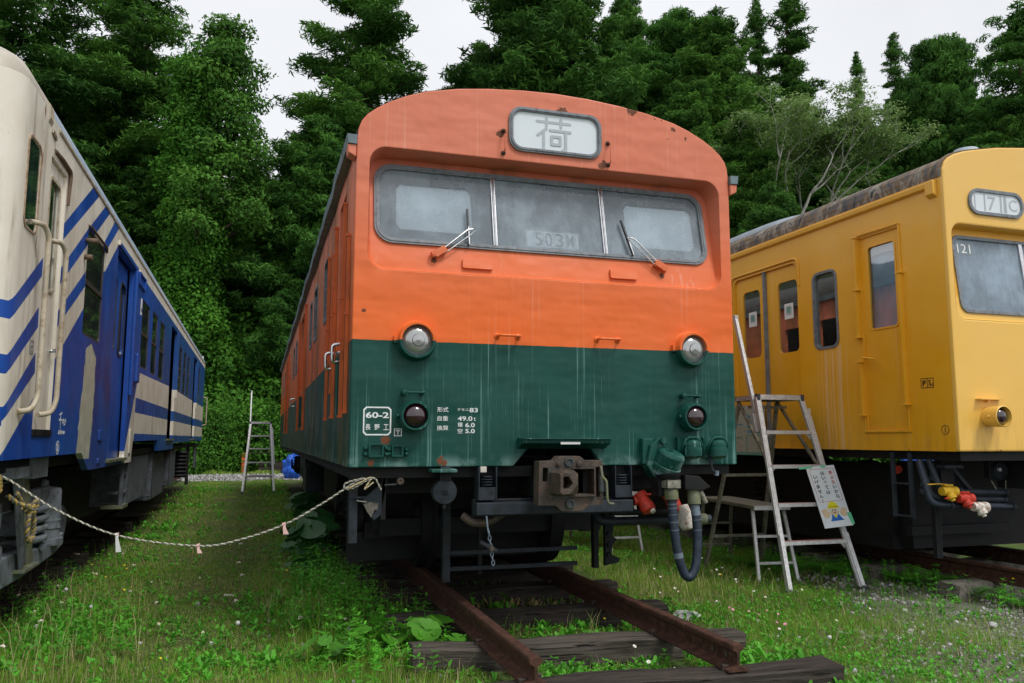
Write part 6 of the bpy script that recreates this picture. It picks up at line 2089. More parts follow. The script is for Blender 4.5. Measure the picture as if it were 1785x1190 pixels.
# ------------------------------------------------------------ far end of the path
for i, (x, y, z, me, lab) in enumerate(((-0.9, 29.6, 0.12, 0, 'brown timber at the bottom of the far timber pile'), (-0.88, 29.65, 0.33, 1, 'brown timber second from the bottom of the far timber pile'), (-0.2, 30.3, 0.45, 3, 'grey timber behind the brown far timber pile'), (-0.1, 30.35, 0.66, 2, 'dark timber on top of the far timber pile'))):
    o = sleeper(SLM[me], (x, y, z), rad(1.5 * (-1) ** i), lab, 'old timbers piled beyond the railcars')
    o['category'] = 'timber'
    o.name = 'timber'
b = MB()
b.prism([rr(-0.09, 0.09, -0.06, 0.06, 0.02, 3)], 0.0, 0.75, 'orangep', ID)
b.box(-0.11, 0.11, -0.08, 0.08, 0.75, 0.78, 'orangep')
o = b.build('marker_post', bevel=0.006)
o.location = (-2.55, 29.6, 0)
tag(o, 'short orange post seen through the far stepladder', 'post')

def tarp(loc, sx, sy, sz, seed, label):
    r = random.Random(seed)
    bm = bmesh.new()
    bmesh.ops.create_icosphere(bm, subdivisions=4, radius=1.0)
    from mathutils import noise as mn
    for v in bm.verts:
        p = v.co.copy()
        f = 1 + 0.28 * mn.noise(p * 1.7 + Vector((seed, 0, 0))) + 0.14 * abs(mn.noise(p * 5 + Vector((0, seed, 0))))
        v.co = Vector((p.x * sx * f, p.y * sy * f, max(0.0, (p.z * 0.5 + 0.42)) * sz * f))
    me = bpy.data.meshes.new('tarpaulin')
    bm.to_mesh(me); bm.free()
    me.materials.append(MAT['tarp'])
    o = bpy.data.objects.new('tarpaulin', me)
    COL.objects.link(o)
    o.location = loc
    tag(o, label, 'tarpaulin', 'blue tarpaulins')
    return o
tarp((-0.86, 24.2, 0), 0.34, 0.3, 0.85, 3, 'crumpled blue tarpaulin heap beside the far end of the middle railcar')
tarp((8.6, 9.4, 0.0), 0.7, 0.9, 1.5, 8, 'blue tarpaulin seen through the gap under the yellow railcar')
tarp((10.3, 7.0, 0.0), 0.9, 0.8, 1.45, 11, 'blue tarpaulin farther right behind the yellow railcar underframe')
tarp((5.6, 14.0, 0.0), 0.9, 0.9, 0.95, 15, 'blue tarpaulin seen behind the jumper cable between the railcars')
# ------------------------------------------------------------ terrain
def foot_y(x):
    return 31.5 - np.clip((x - 3) / 22.0, 0, 1) * 9.5
def hill(x, y):
    x = np.asarray(x, dtype=float); y = np.asarray(y, dtype=float)
    d = y - foot_y(x)
    h = np.where(d < 0, 0, np.where(d < 3, 0.11 * d * d, 0.99 + 0.62 * (d - 3)))
    return np.minimum(h, 20 + 0.05 * d)
def bumps(x, y):
    return 0.020 * np.sin(x * 1.9 + 1.3) * np.sin(y * 1.3) + 0.012 * np.sin(x * 4.1 + y * 3.3) - 0.012
xs = np.unique(np.concatenate([np.linspace(-150, -12, 24), np.linspace(-12, 12, 97), np.linspace(12, 60, 40), np.linspace(60, 170, 14)]))
ys = np.unique(np.concatenate([np.linspace(-120, -6, 16), np.linspace(-6, 14, 81), np.linspace(14, 70, 70), np.linspace(70, 260, 14)]))
X, Y = np.meshgrid(xs, ys)
Z = hill(X, Y) + bumps(X, Y) * (np.abs(X) < 12) * (Y < 25)
nx_, ny_ = len(xs), len(ys)
idx = np.arange(nx_ * ny_).reshape(ny_, nx_)
Q = np.stack([idx[:-1, :-1], idx[:-1, 1:], idx[1:, 1:], idx[1:, :-1]], -1).reshape(-1, 4)
n = NB('ground_soil'); x = n.sep()
big_ = n.noise(0.9, 5, 0.6)
mid_ = n.noise(6.0, 5, 0.65)
fin_ = n.noise(55.0, 4, 0.7)
soil = n.mix(n.mr(mid_, 0.3, 0.7), (0.050, 0.036, 0.022), (0.115, 0.088, 0.055))
soil = n.mix(n.mr(fin_, 0.50, 0.66), soil, (0.19, 0.15, 0.095))
green = n.mix(n.mr(n.noise(30, 4, 0.7), 0.35, 0.65), (0.030, 0.075, 0.012), (0.085, 0.165, 0.026))
c = n.mix(n.mr(big_, 0.36, 0.62, 0.35, 0.85), soil, green)
gr = n.voro(62.0, out=1)
peb = n.ramp(n.noise(70, 3, 0.6), [(0.3, (0.055, 0.053, 0.048)), (0.5, (0.20, 0.195, 0.185)), (0.72, (0.42, 0.415, 0.40))])
# gravel shows in the open corner on the right and on the far cross path
gx = n.math('MULTIPLY_ADD', x[0], 1.0, n.math('MULTIPLY', x[1], -0.55))
gm = n.mr(n.math('ADD', gx, n.math('MULTIPLY', n.math('SUBTRACT', big_, 0.5), 4.0)), 1.6, 3.6)
near_ = n.math('MULTIPLY', gm, n.mr(x[1], 1.2, 2.6, 1, 0))
yy = n.math('ADD', x[1], n.math('MULTIPLY', n.math('SUBTRACT', mid_, 0.5), 1.6))
far_ = n.math('MULTIPLY', n.mr(yy, 23.3, 23.9), n.mr(yy, 27.2, 28.0, 1, 0))
gm = n.math('MULTIPLY', n.math('MAXIMUM', n.math('MULTIPLY', near_, 0.8), far_), n.mr(n.noise(9, 5, 0.7), 0.25, 0.55, 0.35, 1.0))
c = n.mix(gm, c, peb)
# ballast under the vehicles, their shade painted in as a darker colour
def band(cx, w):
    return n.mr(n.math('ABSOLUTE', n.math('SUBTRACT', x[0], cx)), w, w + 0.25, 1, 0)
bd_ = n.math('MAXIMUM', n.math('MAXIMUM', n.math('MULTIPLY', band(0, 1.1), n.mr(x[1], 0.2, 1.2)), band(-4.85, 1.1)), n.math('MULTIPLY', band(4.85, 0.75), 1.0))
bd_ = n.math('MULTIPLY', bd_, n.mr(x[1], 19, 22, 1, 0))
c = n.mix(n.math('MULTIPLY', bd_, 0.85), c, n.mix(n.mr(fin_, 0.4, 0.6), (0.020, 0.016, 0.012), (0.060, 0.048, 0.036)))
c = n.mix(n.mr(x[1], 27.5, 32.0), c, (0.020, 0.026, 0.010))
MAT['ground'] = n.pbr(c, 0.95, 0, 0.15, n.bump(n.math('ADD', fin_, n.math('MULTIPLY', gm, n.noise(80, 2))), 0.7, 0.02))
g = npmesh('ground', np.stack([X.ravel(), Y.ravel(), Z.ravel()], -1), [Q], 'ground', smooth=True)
g['kind'] = 'structure'

# ------------------------------------------------------------ trees
LEAF = [(-0.5, 0, 0), (0, -0.26, 0.05), (0.5, 0, -0.06), (0, 0.26, 0.05)]
LEAFF = [(0, 1, 2, 3)]
NEEDLE = [(-0.62, 0, 0), (0.1, -0.13, 0.05), (0.72, 0, -0.05), (0.1, 0.13, 0.05)]
def puffs_to_leaves(P, rng, dens, leaf, up=0.5, flat=0.75, jit=0.7, stretch=1.0, shape=None):
    """P: rows x, y, z, r, tint"""
    Ps, Ns, Ts = [], [], []
    for (px_, py_, pz_, r, t) in P:
        k = max(8, int(dens * r * r))
        d = rng.normal(size=(k, 3))
        d[:, 2] += 0.25
        d /= np.linalg.norm(d, axis=1, keepdims=True)
        # little lobes on the clump
        lob = 1 + 0.20 * np.sin(d[:, 0] * 9 + px_ * 5) * np.sin(d[:, 1] * 9 + py_ * 5) * np.sin(d[:, 2] * 7 + pz_)
        rad_ = r * lob * (1.12 - 0.60 * rng.random(k) ** 1.6)
        Ps.append(np.stack([px_ + d[:, 0] * rad_, py_ + d[:, 1] * rad_, pz_ + d[:, 2] * rad_ * flat], -1))
        Ns.append(d * stretch + rng.normal(size=(k, 3)) * jit + np.array([0, 0, up]))
        Ts.append(np.clip(t + 0.25 * (rng.random(k) - 0.5) + 0.32 * d[:, 2], 0, 0.88))  # sky light painted into the tint: clump tops lighter, undersides darker
    Ps, Ns, Ts = np.concatenate(Ps), np.concatenate(Ns), np.concatenate(Ts)
    ax_, ay_, az_ = frames(Ns, rng)
    sc = leaf * (0.65 + 0.7 * rng.random(len(Ps)))
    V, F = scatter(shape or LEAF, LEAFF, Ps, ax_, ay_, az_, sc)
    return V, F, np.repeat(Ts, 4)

def crown(seed, H, prof, n_, r0, r1, dens, leaf, t0=0.08, flat=0.7, fill=0.35, lift=0.18):
    """branches leave the trunk level by level; each carries a row of foliage tufts that shrink towards its tip"""
    rng = np.random.default_rng(seed)
    P, tips = [], []
    nb = max(24, int(n_ * 0.46))
    for i in range(nb):
        t = t0 + (1 - t0) * ((i + rng.random()) / nb) ** 0.9
        R = prof(t) * (0.62 + 0.46 * rng.random())
        a = i * 2.39996 + rng.normal() * 0.55
        tint = rng.random() * 0.7
        k_ = max(2, int(R / (r0 * 0.85)) + 1)
        bend = rng.normal() * 0.25
        for k in range(k_):
            q = (k + 0.7 + 0.3 * rng.random()) / k_
            if q < fill and rng.random() < 0.65:
                continue
            aa = a + bend * q + rng.normal() * 0.10
            z = H * t - 0.10 * R * math.sin(q * 2.6) + lift * R * q * q + rng.normal() * 0.12
            pr = (r1 - (r1 - r0) * q) * (0.50 + 0.80 * rng.random() ** 1.4) * (0.50 + 0.5 * min(1, R / 2.5))
            P.append((R * q * math.cos(aa), R * q * math.sin(aa), z, pr, min(0.75, tint + 0.1 * rng.random())))
            if rng.random() < 0.5:
                P.append((R * q * math.cos(aa + 0.35), R * q * math.sin(aa + 0.35), z - 0.1, pr * 0.7, tint))
    for k in range(6):
        P.append((rng.normal() * 0.10, rng.normal() * 0.10, H - 0.15 - 0.38 * k, 0.20 + 0.11 * k, 0.5))
    return P, puffs_to_leaves(P, rng, dens, leaf, flat=flat, jit=0.95, up=0.3, shape=NEEDLE)

def trunk_mesh(H, r, P, nl, seed, mat='bark'):
    rr_ = random.Random(seed)
    b = MB()
    N = 12
    b.tube([(0.12 * math.sin(i * 0.7 + seed), 0.12 * math.cos(i * 0.9 + seed), H * 0.97 * i / N) for i in range(N + 1)], r, mat, 8, radii=[r * (1 - 0.93 * i / N) + 0.02 for i in range(N + 1)])
    for p in rr_.sample(P, min(nl, len(P))):
        z0 = max(0.5, p[2] - 0.25 * math.hypot(p[0], p[1]) - 0.3)
        b.tube([(0, 0, z0), (p[0] * 0.5, p[1] * 0.5, z0 + 0.35 * (p[2] - z0)), (p[0], p[1], p[2])], 0.06, mat, 5, radii=[0.09, 0.05, 0.02])
    return b
VAR = {}
def variant(key, H, P, VFT, mat, nl=25, tr=0.34):
    ob = npmesh('crown', VFT[0], VFT[1], mat, VFT[2])
    t = trunk_mesh(H, tr, P, nl, len(VAR)).build('trunk', weld=False)
    VAR[key] = (H, ob.data, t.data)
    bpy.data.objects.remove(ob); bpy.data.objects.remove(t)
pw = lambda t, a: max(0.0, t) ** a
broad = lambda t: 6.0 * pw(1 - t, 0.45) * pw(min(1, (t + 0.12) / 0.4), 0.5) + 0.2
broad2 = lambda t: 5.6 * pw(1 - t * 0.97, 0.60) * pw(min(1, (t + 0.2) / 0.4), 0.5) + 0.3
cone = lambda t: 3.4 * pw(1 - t, 0.85) + 0.15
sparse = lambda t: 4.6 * pw(1 - t, 0.50) * pw(min(1, (t + 0.1) / 0.35), 0.6) + 0.2
dome = lambda t: 7.5 * pw(1 - t, 0.40) + 0.3
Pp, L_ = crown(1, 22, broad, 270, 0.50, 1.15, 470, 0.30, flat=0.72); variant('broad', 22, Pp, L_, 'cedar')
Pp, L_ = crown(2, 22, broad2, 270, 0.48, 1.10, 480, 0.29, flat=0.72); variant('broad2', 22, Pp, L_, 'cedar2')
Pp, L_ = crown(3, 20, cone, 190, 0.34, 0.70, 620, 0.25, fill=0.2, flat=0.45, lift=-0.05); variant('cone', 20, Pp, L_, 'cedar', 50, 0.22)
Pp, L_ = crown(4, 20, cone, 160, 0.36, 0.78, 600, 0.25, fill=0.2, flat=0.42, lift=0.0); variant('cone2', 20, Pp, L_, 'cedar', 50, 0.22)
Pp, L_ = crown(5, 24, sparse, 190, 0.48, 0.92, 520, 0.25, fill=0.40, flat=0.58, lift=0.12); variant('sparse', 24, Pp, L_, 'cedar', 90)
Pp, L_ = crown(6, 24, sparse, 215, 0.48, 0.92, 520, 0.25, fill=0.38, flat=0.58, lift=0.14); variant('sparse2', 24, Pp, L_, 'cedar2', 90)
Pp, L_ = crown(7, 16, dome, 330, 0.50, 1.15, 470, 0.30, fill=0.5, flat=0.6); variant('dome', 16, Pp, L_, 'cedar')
def ivy_tree():
    rng = np.random.default_rng(8)
    P = []
    H = 20.0
    for i in range(230):      # bright leafy column, widening to the ground
        t = rng.random()
        R = 0.85 + 2.9 * max(0, 0.42 - t) ** 1.1 * 2.2
        a = rng.random() * 6.28
        q = R * rng.random() ** 0.5
        P.append((-0.5 + q * math.cos(a), q * math.sin(a), H * (0.02 + 0.86 * t), 0.55 + 0.5 * rng.random(), 0.35 + 0.5 * rng.random()))
    A = puffs_to_leaves(P, rng, 620, 0.19, up=0.3, flat=0.9, jit=0.6)
    P2 = []
    for i in range(75):       # the host's own dark crown, mostly to the right
        t = 0.52 + 0.48 * rng.random()
        R = 2.9 * (1 - t) ** 0.35 * 1.2
        a = rng.normal() * 1.3
        q = R * (0.4 + 0.6 * rng.random())
        P2.append((0.2 + q * math.cos(a), q * math.sin(a), H * t - 0.6, 0.55 + 0.6 * rng.random(), 0.6 * rng.random()))
    B = puffs_to_leaves(P2, rng, 430, 0.20, flat=0.55)
    return H, P, A, P2, B
H, P, A, P2, B = ivy_tree()
oa = npmesh('ivy_cover', A[0], A[1], 'ivy', A[2])
ob = npmesh('crown', B[0], B[1], 'cedar2', B[2])
ot = trunk_mesh(H, 0.4, P2, 50, 3).build('trunk', weld=False)
IV = (H, ob.data, ot.data, oa.data)
for o in (oa, ob, ot):
    bpy.data.objects.remove(o)

TREES = [
    (-14.05, 35.34, 26.88, 'sparse', 1.25, 'tall dark cedar at the left edge behind the cream railcar roof'),
    (-12.6, 47.77, 25.09, 'sparse', 0.8, 'dark cedar between the left edge cedar and the next tall one'),
    (-9.33, 40.17, 27.2, 'sparse2', 1.15, 'tall full cedar left of the ivy covered tree'),
    (-4.78, 33.2, 21.22, 'ivy', 1.0, 'ivy covered tree with a bright green leafy column'),
    (2.97, 39.35, 28.65, 'sparse2', 1.25, 'tall open cedar standing behind the left shoulder of the middle railcar'),
    (0.36, 34.27, 16.84, 'broad', 0.62, 'dark rounded cedar low behind the left shoulder of the middle railcar'),
    (13.62, 39.03, 30.23, 'broad', 1.15, 'broadest dense cedar, directly above the middle railcar destination sign'),
    (10.65, 42.51, 26.62, 'sparse2', 0.8, 'open cedar at the left flank of the broadest crown'),
    (18.87, 40.99, 26.94, 'broad', 0.7, 'dense cedar right of the widest crown above the roof'),
    (23.44, 48.05, 34.99, 'broad2', 0.62, 'narrow cedar top peeping out in the middle of the skyline'),
    (25.15, 43.72, 31.73, 'broad', 0.72, 'rounded cedar right of the narrow skyline top'),
    (24.35, 37.1, 27.64, 'broad2', 0.8, 'domed cedar above the right end of the middle railcar roof'),
    (33.11, 45.08, 34.88, 'cone', 0.95, 'left one of the twin pointed conifers on the skyline'),
    (33.01, 41.06, 33.53, 'cone2', 1.3, 'right and taller one of the twin pointed conifers on the skyline'),
    (50.11, 54.27, 37.43, 'cone', 0.75, 'small lone pointed conifer in the open sky'),
    (47.56, 46.89, 35.31, 'cone2', 0.85, 'pointed conifer just left of the big rounded crown'),
    (47.99, 44.96, 32.88, 'cone', 0.6, 'thin conifer tip rising over the big rounded crown'),
    (40.46, 35.28, 27.76, 'dome', 1.0, 'big rounded dark crown on the right, behind the yellow railcar'),
    (39.16, 37.15, 24.45, 'dome', 0.7, 'lower rounded crown left of the big rounded one'),
    (36.48, 26.35, 24.74, 'sparse', 1.05, 'tall cedar at the right edge of the photo'),
    (21.53, 29.75, 17.65, 'broad2', 0.55, 'dark green cedar just right of the orange railcar corner'),
    (19.97, 25.58, 12.72, 'broad', 0.4, 'low dense cedar beside the orange railcar corner'),
    (39.67, 32.05, 21.83, 'broad', 0.6, 'dark cedar between the big rounded crown and the right edge'),
    (33.19, 40.39, 21.71, 'broad', 0.62, 'dark cedar behind the pale leafless tree'),
    (33.55, 34.41, 18.13, 'broad2', 0.55, 'dark low cedar right of the pale leafless tree'),
    (33.46, 28.37, 16.13, 'broad', 0.5, 'shaded low cedar above the yellow railcar roof'),
    (34.61, 25.69, 17.82, 'broad2', 0.5, 'shaded cedar above the yellow railcar front'),
    (-14.42, 42.48, 21.31, 'broad', 0.7, 'shaded cedar above the cream railcar roof'),
    (-10.64, 39.58, 18.34, 'broad2', 0.65, 'shaded cedar between cream railcar and ivy covered tree'),
    (-7.58, 37.89, 15.92, 'broad', 0.55, 'dark cedar at the foot of the ivy covered tree, left side'),
    (-2.65, 43.6, 17.06, 'broad2', 0.62, 'dark cedar in the gap behind the ivy covered tree'),
    (-1.06, 39.18, 14.83, 'broad', 0.5, 'dark low cedar in the gap left of the middle railcar'),
    (2.94, 43.42, 21.59, 'broad', 0.6, 'shaded cedar behind the open cedar'),
    (8.1, 46.91, 23.04, 'broad2', 0.6, 'low shaded cedar in the sky gap left of the broadest crown'),
    (22.32, 42.1, 26.36, 'broad', 0.7, 'shaded cedar between skyline tops'),
    (21.06, 34.65, 21.74, 'broad2', 0.6, 'shaded cedar low above the right of the middle railcar roof'),
    (41.61, 45.63, 26.42, 'broad', 0.7, 'distant shaded cedar below the small lone conifer')
]
rt_ = random.Random(11)
for (x_, y_, zt, kind, wf, lab) in TREES:
    gz = float(hill(x_, y_)) - 0.3
    H = IV[0] if kind == 'ivy' else VAR[kind][0]
    s = (zt - gz) / H
    R = empty('cedar_tree' if kind != 'ivy' else 'ivy_covered_tree', (x_, y_, gz), 0.0 if kind == 'ivy' else rt_.uniform(0, 6.28))
    wd = {'broad': 1.0, 'broad2': 1.0, 'cone': 1.12, 'cone2': 1.18, 'sparse': 1.22, 'sparse2': 1.28, 'dome': 0.72, 'ivy': 1.0}[kind]
    ws = wf * wd * (1.0 if kind == 'ivy' else (1.30 if 'broad' in kind else 1.0))
    R.scale = (ws, ws, s)
    tag(R, lab, 'tree', 'trees on the slope behind the railcars')
    ms = [('crown', IV[1]), ('trunk', IV[2]), ('ivy', IV[3])] if kind == 'ivy' else [('crown', VAR[kind][1]), ('trunk', VAR[kind][2])]
    for nm, me in ms:
        o = bpy.data.objects.new(nm, me)
        COL.objects.link(o)
        o.parent = R

# pale, nearly leafless tree on the right
def bare_tree():
    rng = random.Random(21)
    b = MB()
    tips = []
    def grow(p, d, L, r, depth):
        n_ = 5
        pts, rs = [p], [r]
        for i in range(n_):
            d = (d + Vector((rng.uniform(-.22, .22), rng.uniform(-.22, .22), rng.uniform(-.10, .14)))).normalized()
            p = p + d * L / n_
            pts.append(p); rs.append(max(0.012, r * (1 - 0.42 * (i + 1) / n_)))
            if depth >= 2 and i >= 2:
                tips.append(p)
        b.tube(pts, r, 'barkp', 6 if depth < 2 else 5, radii=rs)
        if depth < 5:
            for k in range(3 if depth in (1, 2) else 2):
                nd = (d + Vector((rng.uniform(-.85, .85), rng.uniform(-.85, .85), rng.uniform(-.25, .42)))).normalized()
                grow(p, nd, L * rng.uniform(0.58, 0.82), rs[-1] * 0.86, depth + 1)
    def stem(p, q, r0, r1):
        pts = smoothpath([p, (Vector(p) + Vector(q)) / 2 + Vector((rng.uniform(-.25, .25), 0, 0)), q], 5)
        b.tube(pts, r0, 'barkp', 7, radii=[r0 + (r1 - r0) * i / (len(pts) - 1) for i in range(len(pts))])
    stem((-1.3, 0, -0.5), (-1.1, 0, 8.2), 0.20, 0.14)
    stem((0.6, 0.3, -0.5), (0.5, 0.3, 7.6), 0.20, 0.15)
    stem((0.9, 0.3, -0.5), (1.0, 0.4, 7.9), 0.18, 0.13)
    for p, d, L, r in (((-1.1, 0, 8.2), (-0.55, 0.1, 0.9), 2.6, 0.11), ((-1.1, 0, 8.2), (0.4, -0.2, 1), 2.8, 0.11), ((0.5, 0.3, 7.6), (-0.25, 0.4, 1), 3.0, 0.12), ((0.5, 0.3, 7.6), (0.55, -0.3, 0.9), 3.0, 0.11), ((1.0, 0.4, 7.9), (0.9, 0, 0.75), 3.0, 0.12), ((1.0, 0.4, 7.9), (0.3, 0.5, 1), 2.8, 0.10)):
        grow(Vector(p), Vector(d).normalized(), L, r, 1)
    R = empty('leafless_tree', (24.6, 29.3, float(hill(24.6, 29.3)) - 0.4))
    tag(R, 'pale grey almost leafless tree with twisting branches above the yellow railcar', 'tree', 'trees on the slope behind the railcars')
    b.build('trunk', R, weld=False, fixn=False)
    r2 = np.random.default_rng(4)
    P = [(t.x, t.y, t.z + 0.1, r2.uniform(0.35, 0.7), r2.random()) for t in rng.sample(tips, min(700, len(tips)))]
    V, F, T = puffs_to_leaves(P, r2, 170, 0.15, up=1.4, flat=0.30)
    npmesh('thin_leaves', V, F, 'thin', T, R)
    return R
bare_tree()

# shrubs at the foot of the slope, and the mass of climbing plants behind them
def shrub_mesh(seed, mat, leaf=0.16, n_=42):
    rng = np.random.default_rng(seed)
    P = []
    for i in range(n_):
        a, q, t = rng.random() * 6.28, rng.random() ** 0.5, rng.random()
        R = 1.7 * (1 - 0.5 * t)
        P.append((q * R * math.cos(a), q * R * math.sin(a), 0.3 + 2.3 * t, 0.45 + 0.4 * rng.random(), 0.15 + 0.65 * rng.random()))
    V, F, T = puffs_to_leaves(P, rng, 620, leaf, up=0.5, flat=0.8)
    o = npmesh('leaves', V, F, mat, T)
    me = o.data
    bpy.data.objects.remove(o)
    b = MB()
    for i in range(9):
        a = i * 0.7
        b.tube([(0, 0, 0), (0.4 * math.cos(a), 0.4 * math.sin(a), 0.9), (0.9 * math.cos(a), 0.9 * math.sin(a), 2.0)], 0.04, 'bark', 5, radii=[0.05, 0.03, 0.012])
    t = b.build('stems', weld=False)
    tm = t.data
    bpy.data.objects.remove(t)
    return me, tm
SH = [shrub_mesh(31, 'shrub'), shrub_mesh(32, 'ivy', 0.18), shrub_mesh(33, 'shrub', 0.14)]
rs = random.Random(5)
spots = []
for i in range(11):
    spots.append((-9.8 + i * 1.25 + rs.uniform(-.3, .3), 30.6 + rs.uniform(-.5, .6), rs.uniform(0.7, 1.1)))
for i in range(9):
    spots.append((-9.0 + i * 1.5 + rs.uniform(-.4, .4), 33.6 + rs.uniform(-.6, .8), rs.uniform(1.2, 1.7)))
for i in range(8):
    spots.append((-9.0 + i * 1.7 + rs.uniform(-.4, .4), 36.5 + rs.uniform(-.8, .8), rs.uniform(1.4, 2.0)))
for i in range(10):
    spots.append((17 + i * 2.4 + rs.uniform(-.6, .6), 24.5 + rs.uniform(-1, 2.5), rs.uniform(1.2, 2.0)))
side = ['glossy bright shrub', 'tangled green shrub', 'small-leaved shrub']
for i, (x_, y_, s) in enumerate(spots):
    me, tm = SH[i % 3]
    R = empty('shrub', (x_, y_, float(hill(x_, y_)) - 0.15 * s), rs.uniform(0, 6.28))
    R.scale = (s, s, s * rs.uniform(0.9, 1.25))
    where = 'at the foot of the slope beyond the grass path' if i < 11 else ('in the second row beyond the grass path' if i < 20 else ('high on the slope under the ivy covered tree' if i < 28 else 'on the slope behind the yellow railcar'))
    tag(R, side[i % 3] + ' ' + where, 'shrub', 'shrubs on the slope')
    for nm, m_ in (('leaves', me), ('stems', tm)):
        o = bpy.data.objects.new(nm, m_)
        COL.objects.link(o)
        o.parent = R
def climbing_mass():
    rng = np.random.default_rng(77)
    P = []
    for i in range(560):
        x_ = rng.uniform(-13, 6)
        s = rng.random()
        y_ = 32.0 + 9 * s + rng.normal() * 0.5
        z_ = float(hill(x_, y_)) + rng.uniform(0.2, 1.9) + 1.6 * math.sin(x_ * 0.9) * s
        P.append((x_, y_, z_, rng.uniform(0.5, 1.0), 0.1 + 0.75 * rng.random()))
    for i in range(420):
        x_ = rng.uniform(14, 46)
        y_ = float(foot_y(x_)) + rng.uniform(0, 12)
        P.append((x_, y_, float(hill(x_, y_)) + rng.uniform(0.2, 1.8), rng.uniform(0.7, 1.2), 0.5 * rng.random()))
    V, F, T = puffs_to_leaves(P, rng, 330, 0.165, up=0.4, flat=0.8)
    o = npmesh('undergrowth', V, F, 'ivy', T)
    o['kind'] = 'stuff'
climbing_mass()
# ------------------------------------------------------------ grass, weeds, pebbles (ground cover)
def vnoise(x, y, seed=0, sc=1.0):
    """cheap smooth value noise"""
    x = x * sc + seed * 17.3; y = y * sc + seed * 9.1
    xi, yi = np.floor(x).astype(int), np.floor(y).astype(int)
    fx, fy = x - xi, y - yi
    fx = fx * fx * (3 - 2 * fx); fy = fy * fy * (3 - 2 * fy)
    h = lambda a, b: (np.sin(a * 127.1 + b * 311.7 + seed) * 43758.5453) % 1.0
    return (h(xi, yi) * (1 - fx) + h(xi + 1, yi) * fx) * (1 - fy) + (h(xi, yi + 1) * (1 - fx) + h(xi + 1, yi + 1) * fx) * fy
def veg(x, y):
    """plant cover 0..1: thin under the vehicles, thinner on the gravel corner"""
    lx = x + 3.33 + 0.01 * y
    c = np.ones_like(x)
    c *= np.clip((lx + 0.50) / 0.45, 0, 1)                               # left railcar's shade
    under = (np.abs(x) < 1.22 + 0.1 * np.sin(y * 3)) & (y > 0.15)
    c = np.where(under, c * np.clip(1.0 - (y - 0.15) / 2.4, 0.0, 1) * 0.5, c)
    rx = x - 3.51 + 0.021 * y
    c = np.where(rx > 0.75, c * np.where(y > 0.2, 0.10, 0.8), c)
    gx = x - 0.55 * y + 4.0 * (vnoise(x, y, 3, 0.9) - 0.5)
    c *= np.where(y < 2.0, 1 - 0.86 * np.clip((gx - 1.7) / 1.7, 0, 1), 1)
    c = np.where((y > 23.4) & (y < 27.8) & (vnoise(x, y, 6, 1.5) < 0.85), 0.02, c)
    c = np.where((x + 3 > 0) & (x + 3 < 1.3) & (y > 0.3), c * 0.75, c)
    return np.clip(c, 0, 1)
rng = np.random.default_rng(100)
def ground_points(n_, x0, x1, y0, y1, fn=None, p_near=0.0):
    x = rng.uniform(x0, x1, n_); y = rng.uniform(y0, y1, n_)
    k = rng.random(n_) < (fn(x, y) if fn is not None else veg(x, y))
    return x[k], y[k]
def onrail(x, y):
    sl = np.zeros_like(x, dtype=bool)
    for (cy, rz, cx) in ((-1.15, -3.5, 0.128), (-0.30, -4.5, 0.05), (0.66, -2, 0.02), (1.62, -1, 0.05)):
        yy = cy + math.tan(rad(rz)) * (x - cx)
        sl |= (np.abs(y - yy) < 0.13) & (np.abs(x - cx) < 1.08)
    for cx in (-0.566, 0.566):
        sl |= (np.abs(x - cx) < 0.07) & (y > -1.25)
    return sl
def blades(x, y, h, w, lean=0.35, dryp=0.12, tintb=0.35):
    n_ = len(x)
    a = rng.uniform(0, 6.283, n_)
    dx, dy = np.cos(a), np.sin(a)
    b = rng.uniform(0, 6.283, n_)
    lx, ly = np.cos(b) * lean * h * rng.random(n_), np.sin(b) * lean * h * rng.random(n_)
    z0 = hill(x, y) + bumps(x, y) * (y < 25) - 0.004
    V = np.zeros((n_, 5, 3))
    V[:, 0] = np.stack([x - dx * w, y - dy * w, z0], -1)
    V[:, 1] = np.stack([x + dx * w, y + dy * w, z0], -1)
    V[:, 2] = np.stack([x + dx * w * .75 + lx * .35, y + dy * w * .75 + ly * .35, z0 + h * .6], -1)
    V[:, 3] = np.stack([x - dx * w * .75 + lx * .35, y - dy * w * .75 + ly * .35, z0 + h * .6], -1)
    V[:, 4] = np.stack([x + lx, y + ly, z0 + h * (1 - 0.25 * rng.random(n_))], -1)
    o = (np.arange(n_) * 5)[:, None]
    F4 = o + np.array([[0, 1, 2, 3]]); F3 = o + np.array([[3, 2, 4]])
    t = np.clip(tintb + 0.5 * rng.random(n_) + 0.7 * (vnoise(x, y, 2, 1.3) - 0.5) + 0.3 * (vnoise(x, y, 9, 5.0) - 0.5), 0, 0.88)
    dry = rng.random(n_) < dryp * (0.3 + 1.6 * vnoise(x, y, 5, 1.1))
    t = np.where(dry, 1.0, t)
    return V.reshape(-1, 3), [F4, F3], np.repeat(t, 5)
parts = []
def zone(n_, x0, x1, y0, y1, h0, h1, w, dryp):
    x, y = ground_points(n_, x0, x1, y0, y1)
    k = ~onrail(x, y)
    x, y = x[k], y[k]
    # trodden, short turf on the path; lush near the edges and at the front left
    path = np.exp(-((x + 2.35 + 0.01 * y) / 0.55) ** 2) * (y > 0.6)
    lush = 1 - 0.55 * path
    lush *= 0.65 + 0.7 * vnoise(x, y, 1, 1.7)
    lush *= np.where((x < -2.6) & (y < 1.8), 1.5, 1.0)
    h = (h0 + (h1 - h0) * rng.random(len(x)) ** 2) * lush
    parts.append(blades(x, y, h, w * (0.6 + 0.8 * rng.random(len(x))), 0.6, dryp))
zone(190000, -4.2, 5.2, -1.9, 1.2, 0.018, 0.085, 0.0017, 0.12)
zone(150000, -4.2, 5.6, 1.2, 4.5, 0.020, 0.085, 0.0021, 0.14)
